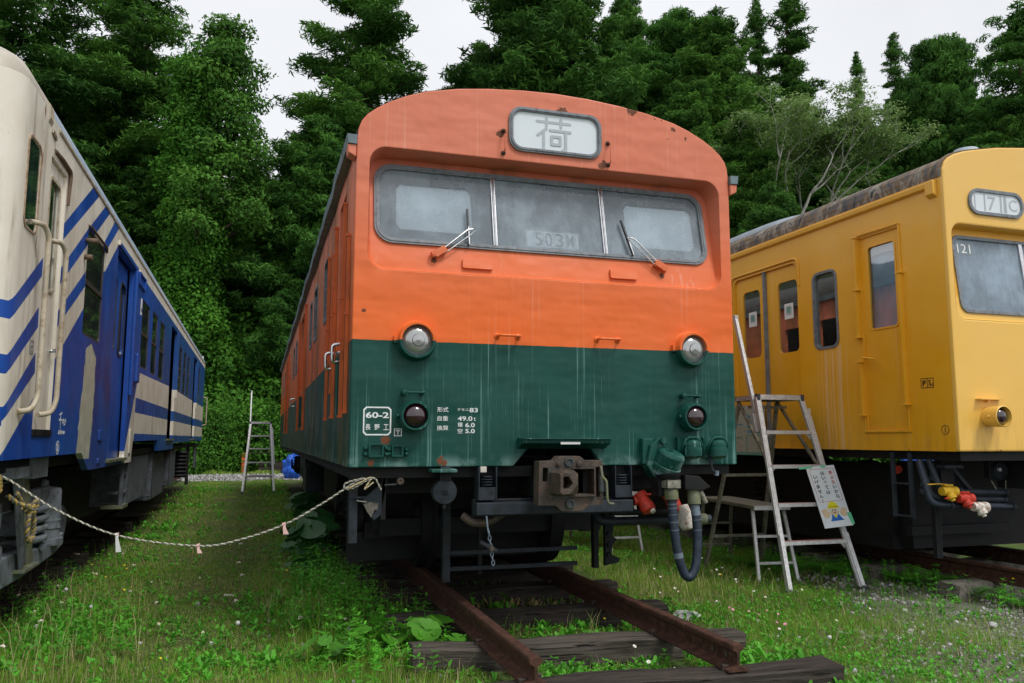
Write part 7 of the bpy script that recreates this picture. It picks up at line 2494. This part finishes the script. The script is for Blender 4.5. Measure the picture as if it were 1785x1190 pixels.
zone(50000, -3.2, -1.5, 0.6, 12.0, 0.014, 0.05, 0.0026, 0.42)
zone(95000, -4.4, 5.6, 4.5, 12.0, 0.025, 0.080, 0.0034, 0.14)
zone(60000, -5.5, 4.0, 12.0, 23.6, 0.03, 0.09, 0.0055, 0.12)
zone(26000, -9.0, 4.0, 27.5, 32.0, 0.06, 0.22, 0.009, 0.10)
V, F, T = merge(parts)
o = npmesh('grass', V, F, 'grass', T)
o['kind'] = 'stuff'
# long seed stalks, bottom left and by the tracks
parts = []
for (cx, cy, sx, sy, n_, h0, h1) in ((-3.25, 0.9, 0.35, 0.9, 420, 0.12, 0.34), (-3.5, 2.6, 0.3, 1.4, 380, 0.10, 0.28), (-1.3, 1.6, 0.25, 0.8, 900, 0.10, 0.28), (-1.35, 3.5, 0.2, 2.0, 420, 0.08, 0.22), (1.9, 1.4, 0.5, 0.7, 420, 0.08, 0.24),
                                    (0.0, 0.25, 0.8, 0.3, 300, 0.06, 0.20), (4.4, 1.2, 0.5, 1.1, 500, 0.08, 0.24), (-1.0, -0.6, 0.25, 0.5, 160, 0.05, 0.18), (2.8, 2.6, 0.5, 0.6, 420, 0.08, 0.2), (1.25, -0.6, 0.15, 0.5, 120, 0.05, 0.16)):
    x = rng.normal(cx, sx, n_); y = rng.normal(cy, sy, n_)
    k = ~onrail(x, y)
    x, y = x[k], y[k]
    parts.append(blades(x, y, rng.uniform(h0, h1, len(x)), 0.0022 * np.ones(len(x)), 0.7, 0.35, 0.3))
V, F, T = merge(parts)
o = npmesh('tall_grass', V, F, 'grass', T)
o['kind'] = 'stuff'
# broad-leaved weeds and clover
LW = [(0, 0, 0), (0.45, -0.30, 0.10), (0.95, -0.22, 0.10), (1.15, 0, 0.0), (0.95, 0.22, 0.10), (0.45, 0.30, 0.10), (0.6, 0, 0.02)]
LWF = [(0, 1, 2, 6), (6, 2, 3, 4), (0, 6, 4, 5)]
def leaves_at(x, y, per, size, tilt0, tilt1, zr, tb=0.2, round_=1.0):
    n_ = len(x) * per
    X_ = np.repeat(x, per); Y_ = np.repeat(y, per)
    S_ = np.repeat(size, per) * rng.uniform(0.6, 1.15, n_)
    a = np.tile(np.arange(per) * 6.283 / per, len(x)) + np.repeat(rng.uniform(0, 6.28, len(x)), per) + rng.normal(size=n_) * 0.35
    tl = rng.uniform(tilt0, tilt1, n_)
    ax_ = np.stack([np.cos(a) * np.cos(tl), np.sin(a) * np.cos(tl), np.sin(tl)], -1)
    ay_ = np.stack([-np.sin(a), np.cos(a), np.zeros(n_)], -1) * round_
    az_ = np.cross(ax_, ay_)
    z0 = hill(X_, Y_) + bumps(X_, Y_) + rng.uniform(0, 1, n_) * zr
    pos = np.stack([X_, Y_, z0], -1)
    V, F = scatter(LW, LWF, pos, ax_, ay_, az_, S_)
    t = np.clip(tb + 0.55 * rng.random(n_) + 0.3 * (vnoise(X_, Y_, 7, 2.0) - 0.4), 0, 0.88)
    return V, F, np.repeat(t, len(LW))
def wfn(x, y):
    v = veg(x, y)
    v = v * np.clip((vnoise(x, y, 8, 1.6) - 0.30) * 2.6, 0.06, 1)
    path = np.exp(-((x + 2.35) / 0.5) ** 2) * (y > 1.2)
    return v * (1 - 0.85 * path)
parts = []
for (n_, x0, x1, y0, y1, s0, s1, per, zr, rd) in ((17000, -4, 4.6, -1.9, 1.6, 0.010, 0.030, 5, 0.035, 1.2), (7000, -4, 1.3, -1.9, 2.4, 0.020, 0.060, 6, 0.05, 0.8), (6500, -4.2, 5.6, 1.6, 6.5, 0.014, 0.040, 5, 0.05, 1.0), (5200, -4.4, 4.5, 6.5, 20, 0.03, 0.07, 5, 0.06, 1.0)):
    x, y = ground_points(n_, x0, x1, y0, y1, wfn)
    k = ~onrail(x, y)
    x, y = x[k], y[k]
    parts.append(leaves_at(x, y, per, rng.uniform(s0, s1, len(x)), 0.1, 1.1, zr, 0.2, rd))
# taller nettle-like weeds with leaves up a stem
for (cx, cy, sx, sy, n_, hh) in ((-3.3, 0.7, 0.35, 0.7, 60, 0.22), (-3.55, 2.8, 0.25, 1.3, 60, 0.2), (-1.25, 1.7, 0.22, 1.0, 170, 0.26), (-1.35, 3.2, 0.15, 1.2, 110, 0.24), (-0.85, 0.75, 0.2, 0.35, 60, 0.18), (4.35, 1.35, 0.4, 0.8, 60, 0.22), (3.6, 2.4, 0.4, 0.6, 70, 0.2), (-0.95, -0.1, 0.25, 0.4, 26, 0.16), (-1.4, 5.0, 0.15, 2.5, 60, 0.2), (-0.1, -0.75, 0.5, 0.1, 14, 0.13), (5.1, 2.4, 0.4, 0.7, 40, 0.22)):
    x = rng.normal(cx, sx, n_); y = rng.normal(cy, sy, n_)
    k = ~onrail(x, y)
    x, y = x[k], y[k]
    for lev in range(4):
        V, F, T = leaves_at(x + rng.normal(0, 0.006, len(x)), y, 4, np.full(len(x), 0.055 - 0.008 * lev), -0.1, 0.6, 0.0, 0.25, 0.75)
        V[:, 2] += hh * (0.25 + 0.25 * lev) * 0.9
        parts.append((V, F, T))
    Vb, Fb, Tb = blades(x, y, np.full(len(x), hh), np.full(len(x), 0.003), 0.02, 0, 0.3)
    parts.append((Vb, Fb, Tb))
V, F, T = merge(parts)
o = npmesh('weeds', V, F, 'weed', T)
o['kind'] = 'stuff'
# loose pebbles on the corner and the far cross path
ICO = None
bm = bmesh.new(); bmesh.ops.create_icosphere(bm, subdivisions=1, radius=1.0)
PV = [tuple(v.co) for v in bm.verts]; PF = [tuple(v.index for v in f.verts) for f in bm.faces]; bm.free()
def pebbles(n_, x0, x1, y0, y1, s0, s1, fn):
    x, y = ground_points(n_, x0, x1, y0, y1, fn)
    k = ~onrail(x, y)
    x, y = x[k], y[k]
    m_ = len(x)
    ax_, ay_, az_ = frames(rng.normal(size=(m_, 3)), rng)
    ax_ = ax_ * rng.uniform(0.6, 1.2, (m_, 1)); az_ = az_ * rng.uniform(0.5, 0.9, (m_, 1))
    s = s0 + (s1 - s0) * rng.random(m_) ** 3
    V, F = scatter(PV, PF, np.stack([x, y, hill(x, y) + bumps(x, y) * (y < 25) + s * 0.25], -1), ax_, ay_, az_, s)
    V = V + rng.normal(size=V.shape) * np.repeat(s, len(PV))[:, None] * 0.14
    return V, F, np.repeat(rng.random(m_), len(PV))
gfn = lambda x, y: np.clip((x - 0.55 * y + 3.0 * (vnoise(x, y, 3, 0.9) - 0.5) - 1.2) / 2.2, 0.02, 1) * (vnoise(x, y, 12, 4.0) > 0.28)
parts = [pebbles(22000, -4, 5, -1.9, 2.4, 0.0035, 0.024, gfn), pebbles(16000, 1.0, 4.6, -1.9, 0.8, 0.003, 0.014, gfn), pebbles(9000, -6.5, 1.5, 23.4, 27.9, 0.015, 0.05, lambda x, y: np.full_like(x, 0.8))]
V, F, T = merge(parts)
n = NB('gravel_pebbles')
t = n.attr('tint')
c = n.ramp(t, [(0.0, (0.09, 0.085, 0.08)), (0.35, (0.20, 0.195, 0.185)), (0.7, (0.33, 0.32, 0.31)), (1.0, (0.52, 0.52, 0.51))])
MAT['pebble'] = n.pbr(c, 0.9, 0, 0.2)
o = npmesh('gravel', V, F, 'pebble', T)
o['kind'] = 'stuff'

# ------------------------------------------------------------ plants that can be counted
def rock(loc, s, seed, label):
    r = random.Random(seed)
    bm = bmesh.new(); bmesh.ops.create_icosphere(bm, subdivisions=3, radius=1.0)
    from mathutils import noise as mn
    for v in bm.verts:
        f = 1 + 0.35 * mn.noise(v.co * 1.3 + Vector((seed, 0, 0)))
        v.co = Vector((v.co.x * s[0] * f, v.co.y * s[1] * f, v.co.z * s[2] * f))
    me = bpy.data.meshes.new('stone'); bm.to_mesh(me); bm.free()
    me.materials.append(MAT['stone'])
    o = bpy.data.objects.new('stone', me)
    COL.objects.link(o); o.location = loc
    tag(o, label, 'stone', 'loose stones in the grass')
rock((1.25, 0.55, 0.015), (0.11, 0.08, 0.05), 2, 'flat pale stone in the grass beside the right middle rail')
rock((1.0, 0.15, 0.01), (0.05, 0.04, 0.03), 3, 'small pale stone just right of the right middle rail')
rock((3.3, -0.35, 0.01), (0.035, 0.03, 0.022), 4, 'pale stone standing out in the gravel corner')
rock((2.55, -0.35, 0.01), (0.03, 0.025, 0.02), 5, 'pale stone at the edge of the gravel corner nearest the sleeper end')
rock((3.05, 0.25, 0.01), (0.03, 0.022, 0.018), 6, 'pale stone in the grass in front of the ladder feet')

def butterbur_mesh(seed, n_, r0, r1, h0, h1, mat, spread):
    r = random.Random(seed)
    V, F, T = [], [], []
    for i in range(n_):
        a = r.uniform(0, 6.28); q = r.uniform(0.1, 1) * spread
        cx, cy, h = q * math.cos(a), q * math.sin(a), r.uniform(h0, h1)
        R = r.uniform(r0, r1)
        tilt = Vector((math.cos(a) * r.uniform(0.1, 0.7) + r.uniform(-.2, .2), math.sin(a) * r.uniform(0.1, 0.7) - 0.25, 1)).normalized()
        u = tilt.cross(Vector((0, 0, 1)) if abs(tilt.z) < 0.99 else Vector((1, 0, 0))).normalized(); w = tilt.cross(u)
        o0 = len(V)
        NA, NR = 22, 4
        V.append((cx, cy, h)); tt = r.uniform(0.1, 0.85); T.append(tt)
        ph = r.uniform(0, 6.28)
        for k in range(1, NR + 1):
            for j in range(NA):
                t = 0.16 + (6.283 - 0.32) * j / (NA - 1) + ph
                lob = 1 + 0.04 * math.sin(t * 9) + (0.10 if j in (1, NA - 2) else 0)
                rad_ = R * k / NR * (lob if k == NR else 1)
                dz = 0.10 * R * (k / NR) ** 2 + 0.03 * R * math.sin(t * 9) * (k / NR)
                p = Vector((cx, cy, h)) + u * math.cos(t) * rad_ + w * math.sin(t) * rad_ * 0.95 + tilt * dz
                V.append(tuple(p)); T.append(min(0.88, tt + 0.12 * (k / NR - 0.5)))
        for j in range(NA - 1):
            F.append((o0, o0 + 1 + j, o0 + 2 + j))
            for k in range(NR - 1):
                b0 = o0 + 1 + k * NA + j
                F.append((b0, b0 + NA, b0 + NA + 1, b0 + 1))
        s0 = len(V)      # stalk
        for k in range(2):
            for j in range(4):
                t = j * 1.571
                pz = -0.02 if k == 0 else h
                V.append((cx * (0.35 if k == 0 else 1) + 0.004 * math.cos(t), cy * (0.35 if k == 0 else 1) + 0.004 * math.sin(t), pz)); T.append(0.5)
        for j in range(4):
            F.append((s0 + j, s0 + (j + 1) % 4, s0 + 4 + (j + 1) % 4, s0 + 4 + j))
    F3 = np.array([f for f in F if len(f) == 3]); F4 = np.array([f for f in F if len(f) == 4])
    o = npmesh('butterbur', V, [F3, F4], mat, T, smooth=True)
    me = o.data; bpy.data.objects.remove(o)
    return me
BB = [butterbur_mesh(1, 8, 0.035, 0.075, 0.07, 0.17, 'butter', 0.14), butterbur_mesh(2, 6, 0.035, 0.07, 0.06, 0.15, 'butter', 0.12), butterbur_mesh(3, 10, 0.07, 0.13, 0.16, 0.34, 'butterd', 0.26), butterbur_mesh(4, 9, 0.07, 0.12, 0.12, 0.30, 'butterd', 0.24)]
def plant(me, name, loc, rz, s, label, cat, group):
    o = bpy.data.objects.new(name, me)
    COL.objects.link(o)
    o.location = (loc[0], loc[1], float(bumps(loc[0], loc[1])) if len(loc) < 3 else loc[2])
    o.rotation_euler = (0, 0, rz)
    o.scale = (s, s, s)
    tag(o, label, cat, group)
    return o
G1 = 'butterbur plants with round leaves'
for (k, x_, y_, rz, s, lab) in ((0, -0.88, 0.30, 0.3, 1.45, 'bright round-leaved butterbur beside the left middle rail'), (0, -1.18, 0.22, 2.2, 1.35, 'bright round-leaved butterbur just left of the sleeper ends'), (1, -0.74, 0.02, 4.0, 1.1, 'small bright butterbur close against the left middle rail'),
                                (0, -1.45, 0.10, 5.0, 1.1, 'low bright butterbur in the grass left of the track'), (1, -0.10, 1.15, 1.0, 0.9, 'single bright butterbur between the middle rails behind the third sleeper'), (0, 1.18, 0.78, 1.5, 0.8, 'bright butterbur by the flat pale stone'),
                                (1, 4.35, 0.70, 0.4, 1.2, 'bright butterbur by the concrete sleepers of the yellow railcar track'), (0, 4.05, 0.62, 3.0, 0.7, 'small bright butterbur in front of the ferns'), (1, -0.55, 0.95, 3.3, 0.7, 'small butterbur tucked beside the left middle rail, deeper in shade'),
                                (2, -1.32, 4.10, 0.0, 1.15, 'large dark butterbur clump nearest the camera under the left side of the middle railcar'), (3, -1.42, 3.35, 1.0, 0.95, 'dark butterbur clump in front, lower than the others'), (2, -1.22, 4.9, 2.0, 1.25, 'large dark butterbur clump second along the middle railcar'),
                                (3, -1.50, 4.55, 2.6, 1.05, 'dark butterbur clump spreading out onto the grass path'), (2, -1.15, 5.8, 0.9, 1.2, 'tall dark butterbur clump behind the second one'), (3, -1.45, 5.6, 4.1, 1.0, 'low dark butterbur clump on the path side behind the spreading one'),
                                (3, -1.20, 6.8, 3.0, 1.2, 'dark butterbur clump third along the middle railcar'), (2, -1.25, 8.2, 4.0, 1.3, 'dark butterbur clump fourth along the middle railcar'), (3, -1.2, 10.2, 5.0, 1.3, 'dark butterbur clump farthest along the middle railcar'), (3, -3.75, 4.3, 1.5, 0.55, 'small dark butterbur in the shade edge of the left railcar')):
    plant(BB[k], 'butterbur_plant', (x_, y_), rz, s, lab, 'plant', G1)
def fern_mesh(seed, n_=9, L=0.30):
    r = random.Random(seed)
    V, F, T = [], [], []
    for i in range(n_):
        a = 6.28 * i / n_ + r.uniform(-.3, .3)
        l = L * r.uniform(0.7, 1.1); el = r.uniform(0.5, 1.1)
        tt = r.uniform(0.1, 0.8)
        NS = 14
        def P(s):
            return Vector((math.cos(a) * s * l * math.cos(el * (1 - s * 0.6)), math.sin(a) * s * l * math.cos(el * (1 - s * 0.6)), math.sin(el) * l * (s - 0.55 * s * s)))
        side = Vector((-math.sin(a), math.cos(a), 0))
        for k in range(2, NS):
            s = k / NS
            p = P(s); d = (P(s + 0.03) - p).normalized()
            w = l * 0.30 * math.sin(math.pi * min(1, s * 0.9 + 0.12)) ** 0.7
            for sg in (-1, 1):
                o0 = len(V)
                q = p + side * sg * w + d * w * 0.35 - Vector((0, 0, w * 0.2))
                V += [tuple(p - d * l * 0.024), tuple(p + d * l * 0.030), tuple(q)]
                T += [tt, tt, min(0.88, tt + 0.1)]
                F.append((o0, o0 + 1, o0 + 2) if sg > 0 else (o0 + 1, o0, o0 + 2))
    o = npmesh('fern', V, [np.array(F)], 'weed', T)
    me = o.data; bpy.data.objects.remove(o)
    return me
FE = [fern_mesh(1), fern_mesh(2, 11, 0.26), fern_mesh(3, 8, 0.34)]
ferns = [(4.12, 1.55), (4.00, 1.20), (4.22, 0.95), (3.85, 1.75), (3.62, 1.95), (3.95, 2.25), (4.10, 0.55), (4.55, 1.85), (5.0, 1.25), (5.2, 0.95), (4.85, 0.75), (3.35, 2.05), (3.15, 2.45), (4.18, 0.15), (3.60, 2.60)]
words = ['behind the right foot of the big stepladder', 'at the corner of the middle concrete sleeper', 'in front of the middle concrete sleeper', 'left of the first concrete sleeper', 'under the lowest step of the big stepladder', 'behind the first concrete sleeper', 'between the concrete sleepers and the gravel', 'growing between the yellow railcar rails, left one', 'growing between the yellow railcar rails, tallest one', 'growing between the yellow railcar rails at the photo edge', 'growing between the yellow railcar rails, lowest one', 'beside the legs of the low work bench', 'behind the legs of the low work bench', 'near the right edge in front of the rail', 'in the shade below the yellow railcar boarding step']
for i, (x_, y_) in enumerate(ferns):
    plant(FE[i % 3], 'fern', (x_, y_), i * 1.3, 1.05 + 0.4 * ((i * 7) % 5) / 5, 'green fern ' + words[i], 'fern', 'ferns by the yellow railcar track')
b = MB()
rb_ = random.Random(2)
for i in range(60):
    a = rb_.uniform(0, 6.28); q = rb_.uniform(0, 0.30); l = rb_.uniform(0.04, 0.11)
    p = Vector((q * math.cos(a), q * 0.6 * math.sin(a), 0.0))
    d = Vector((rb_.uniform(-1, 1), rb_.uniform(-1, 1), rb_.uniform(0.3, 1.6))).normalized()
    s = d.cross(Vector((0, 0, 1))).normalized() * l * 0.2
    b.add([p, p + d * l * 0.5 + s, p + d * l, p + d * l * 0.5 - s], [(0, 1, 2, 3)], 'drystem' if i % 3 else 'bark')
for i, (x_, y_, lab) in enumerate(((0.10, 1.30, 'patch of withered brown weeds between the middle rails'), (0.33, 1.05, 'second patch of withered brown weeds, nearer the right middle rail'))):
    if i == 0:
        o = b.build('withered_weeds', weld=False, fixn=False)
        o0 = o
    else:
        o = o0.copy(); COL.objects.link(o); o.rotation_euler = (0, 0, 2.0)
    o.location = (x_, y_, 0.0)
    tag(o, lab, 'weeds', 'withered weeds between the rails')

def flower_mesh(kind, h, seed):
    r = random.Random(seed)
    b = MB()
    top = Vector((r.uniform(-.02, .02), r.uniform(-.02, .02), h))
    b.tube([(0, 0, -0.01), tuple(top * 0.5 + Vector((0.006, 0, 0))), tuple(top)], 0.0012, 'stem' if kind != 'clock' else 'drystem', 4)
    if kind == 'clock':
        b.sphere(top, 0.017, 'fluff', 10)
        return b
    pet = {'daisy': 'petal', 'pink': 'ppetal', 'yellow': 'ypetal', 'fleabane': 'petal'}[kind]
    heads = [(top, 0.011)] if kind in ('daisy', 'yellow', 'pink') else [(top + Vector((r.uniform(-.018, .018), r.uniform(-.018, .018), r.uniform(-.012, .008))), 0.009) for _ in range(4)]
    for c, R in heads:
        n_ = Vector((r.uniform(-.4, .4), r.uniform(-.7, 0.0), 1)).normalized()
        u = n_.cross(Vector((1, 0, 0))).normalized(); w = n_.cross(u)
        NP = 12 if kind != 'pink' else 5
        for i in range(NP):
            t0_, t1_ = 6.283 * (i - 0.46) / NP, 6.283 * (i + 0.46) / NP
            tm_ = 6.283 * i / NP
            a_ = c + u * math.cos(t0_) * R * 0.4 + w * math.sin(t0_) * R * 0.4
            d_ = c + u * math.cos(t1_) * R * 0.4 + w * math.sin(t1_) * R * 0.4
            e_ = c + u * math.cos(t1_) * R * 0.95 + w * math.sin(t1_) * R * 0.95 + n_ * R * 0.15
            f_ = c + u * math.cos(t0_) * R * 0.95 + w * math.sin(t0_) * R * 0.95 + n_ * R * 0.15
            g_ = c + u * math.cos(tm_) * R * 1.1 + w * math.sin(tm_) * R * 1.1 + n_ * R * 0.12
            b.add([a_, d_, e_, g_, f_], [(0, 1, 2, 3, 4)], pet)
        b.sphere(c + n_ * R * 0.1, R * 0.42, 'ypetal' if kind != 'pink' else 'ppetal', 8, (1, 1, 0.6))
    return b
def flowers(kind, h, P, label, group, name='flower', zs=1.0):
    m1 = [flower_mesh(kind, h * f, i).build(name, weld=False, fixn=False) for i, f in enumerate((1.0, 0.75, 1.25))]
    r = random.Random(len(P))
    for i, (x_, y_) in enumerate(P):
        src = m1[i % 3]
        o = src if i < 3 else src.copy()
        if i >= 3:
            COL.objects.link(o)
        o.location = (x_, y_, float(bumps(x_, y_)))
        o.rotation_euler = (0, 0, r.uniform(-0.8, 0.8))
        s = r.uniform(0.7, 1.05) * zs
        o.scale = (s, s, s)
        tag(o, label, 'flower', group)
WH = [(-3.83, 3.42), (-3.77, 3.25), (-3.74, 2.29), (-3.49, 2.57), (-3.39, 2.19), (-3.37, 3.22), (-3.35, 4.72), (-3.13, 4.17), (-2.65, 1.65), (-2.44, 3.04), (-2.16, 2.3), (-2.13, 4.9), (-2.04, 4.87), (-2.04, 2.98), (-2.12, 3.4), (-2.16, 2.13), (-2.11, 2.21), (-3.31, 1.07), (-2.56, 0.92), (-1.39, 4.97), (-1.25, 4.01), (-1.05, 3.55), (-1.22, 4.61), (-1.25, 1.96)]
WR = [(2.43, 2.14), (2.43, 1.97), (1.53, 1.2), (1.71, 1.86), (1.08, 0.42), (0.3, -0.56), (0.25, -0.78), (0.06, -0.82), (0.23, -0.85), (0.39, -0.89), (0.75, 0.6), (2.08, 0.91), (2.12, 0.77), (1.47, 1.35), (2.31, 1.84), (4.35, 2.3), (4.1, 2.9), (2.58, 0.07), (4.4, 1.9), (1.95, 2.4), (2.2, 1.35), (1.62, 0.72)]
_q = random.Random(44)
WH += [(_q.uniform(-4.0, -1.2), _q.uniform(0.2, 5.5)) for _ in range(16)]
WR += [(_q.uniform(1.0, 3.3), _q.uniform(-0.4, 3.2)) for _ in range(8)]
flowers('fleabane', 0.13, WH, 'small white wild flower in the grass between the left and middle railcars', 'white wild flowers left of the middle track')
flowers('daisy', 0.11, WR, 'small white wild flower in the grass on and right of the middle track', 'white wild flowers right of the middle track')
flowers('pink', 0.08, [(1.7, 0.38), (1.79, 0.35), (1.53, 0.31), (1.9, 0.43), (1.73, 0.03), (1.59, -0.21), (2.28, 1.36), (1.72, -0.70), (1.6, 0.5), (1.84, 0.2)], 'tiny pink wild flower in the grass between the middle rail and the stepladder', 'pink wild flowers')
flowers('yellow', 0.09, [(-3.59, 4.38), (-3.33, 3.79), (-3.24, 4.09), (-3.21, 4.04), (-3.02, 2.8), (-3.0, 2.77), (-3.31, 2.78), (-2.46, 0.33), (-1.65, 3.02), (-1.52, 6.13), (-1.33, 2.93)], 'small yellow wild flower in the grass between the left and middle railcars', 'yellow wild flowers left of the middle track')
flowers('yellow', 0.16, [(2.14, 1.49), (0.49, 0.32), (4.32, 1.0), (4.42, 0.85), (4.5, 0.55), (4.3, 0.35)], 'small yellow wild flower right of the middle track or beside the yellow railcar rail', 'yellow wild flowers on the right')
flowers('clock', 0.22, [(-3.08, 1.45), (-3.30, 1.0), (-3.34, 1.9), (-2.05, 0.55), (-1.33, 0.35), (1.30, -1.05), (0.62, 0.62)], 'round white dandelion seed head on a bare stalk', 'dandelion seed heads', 'dandelion_seed_head')
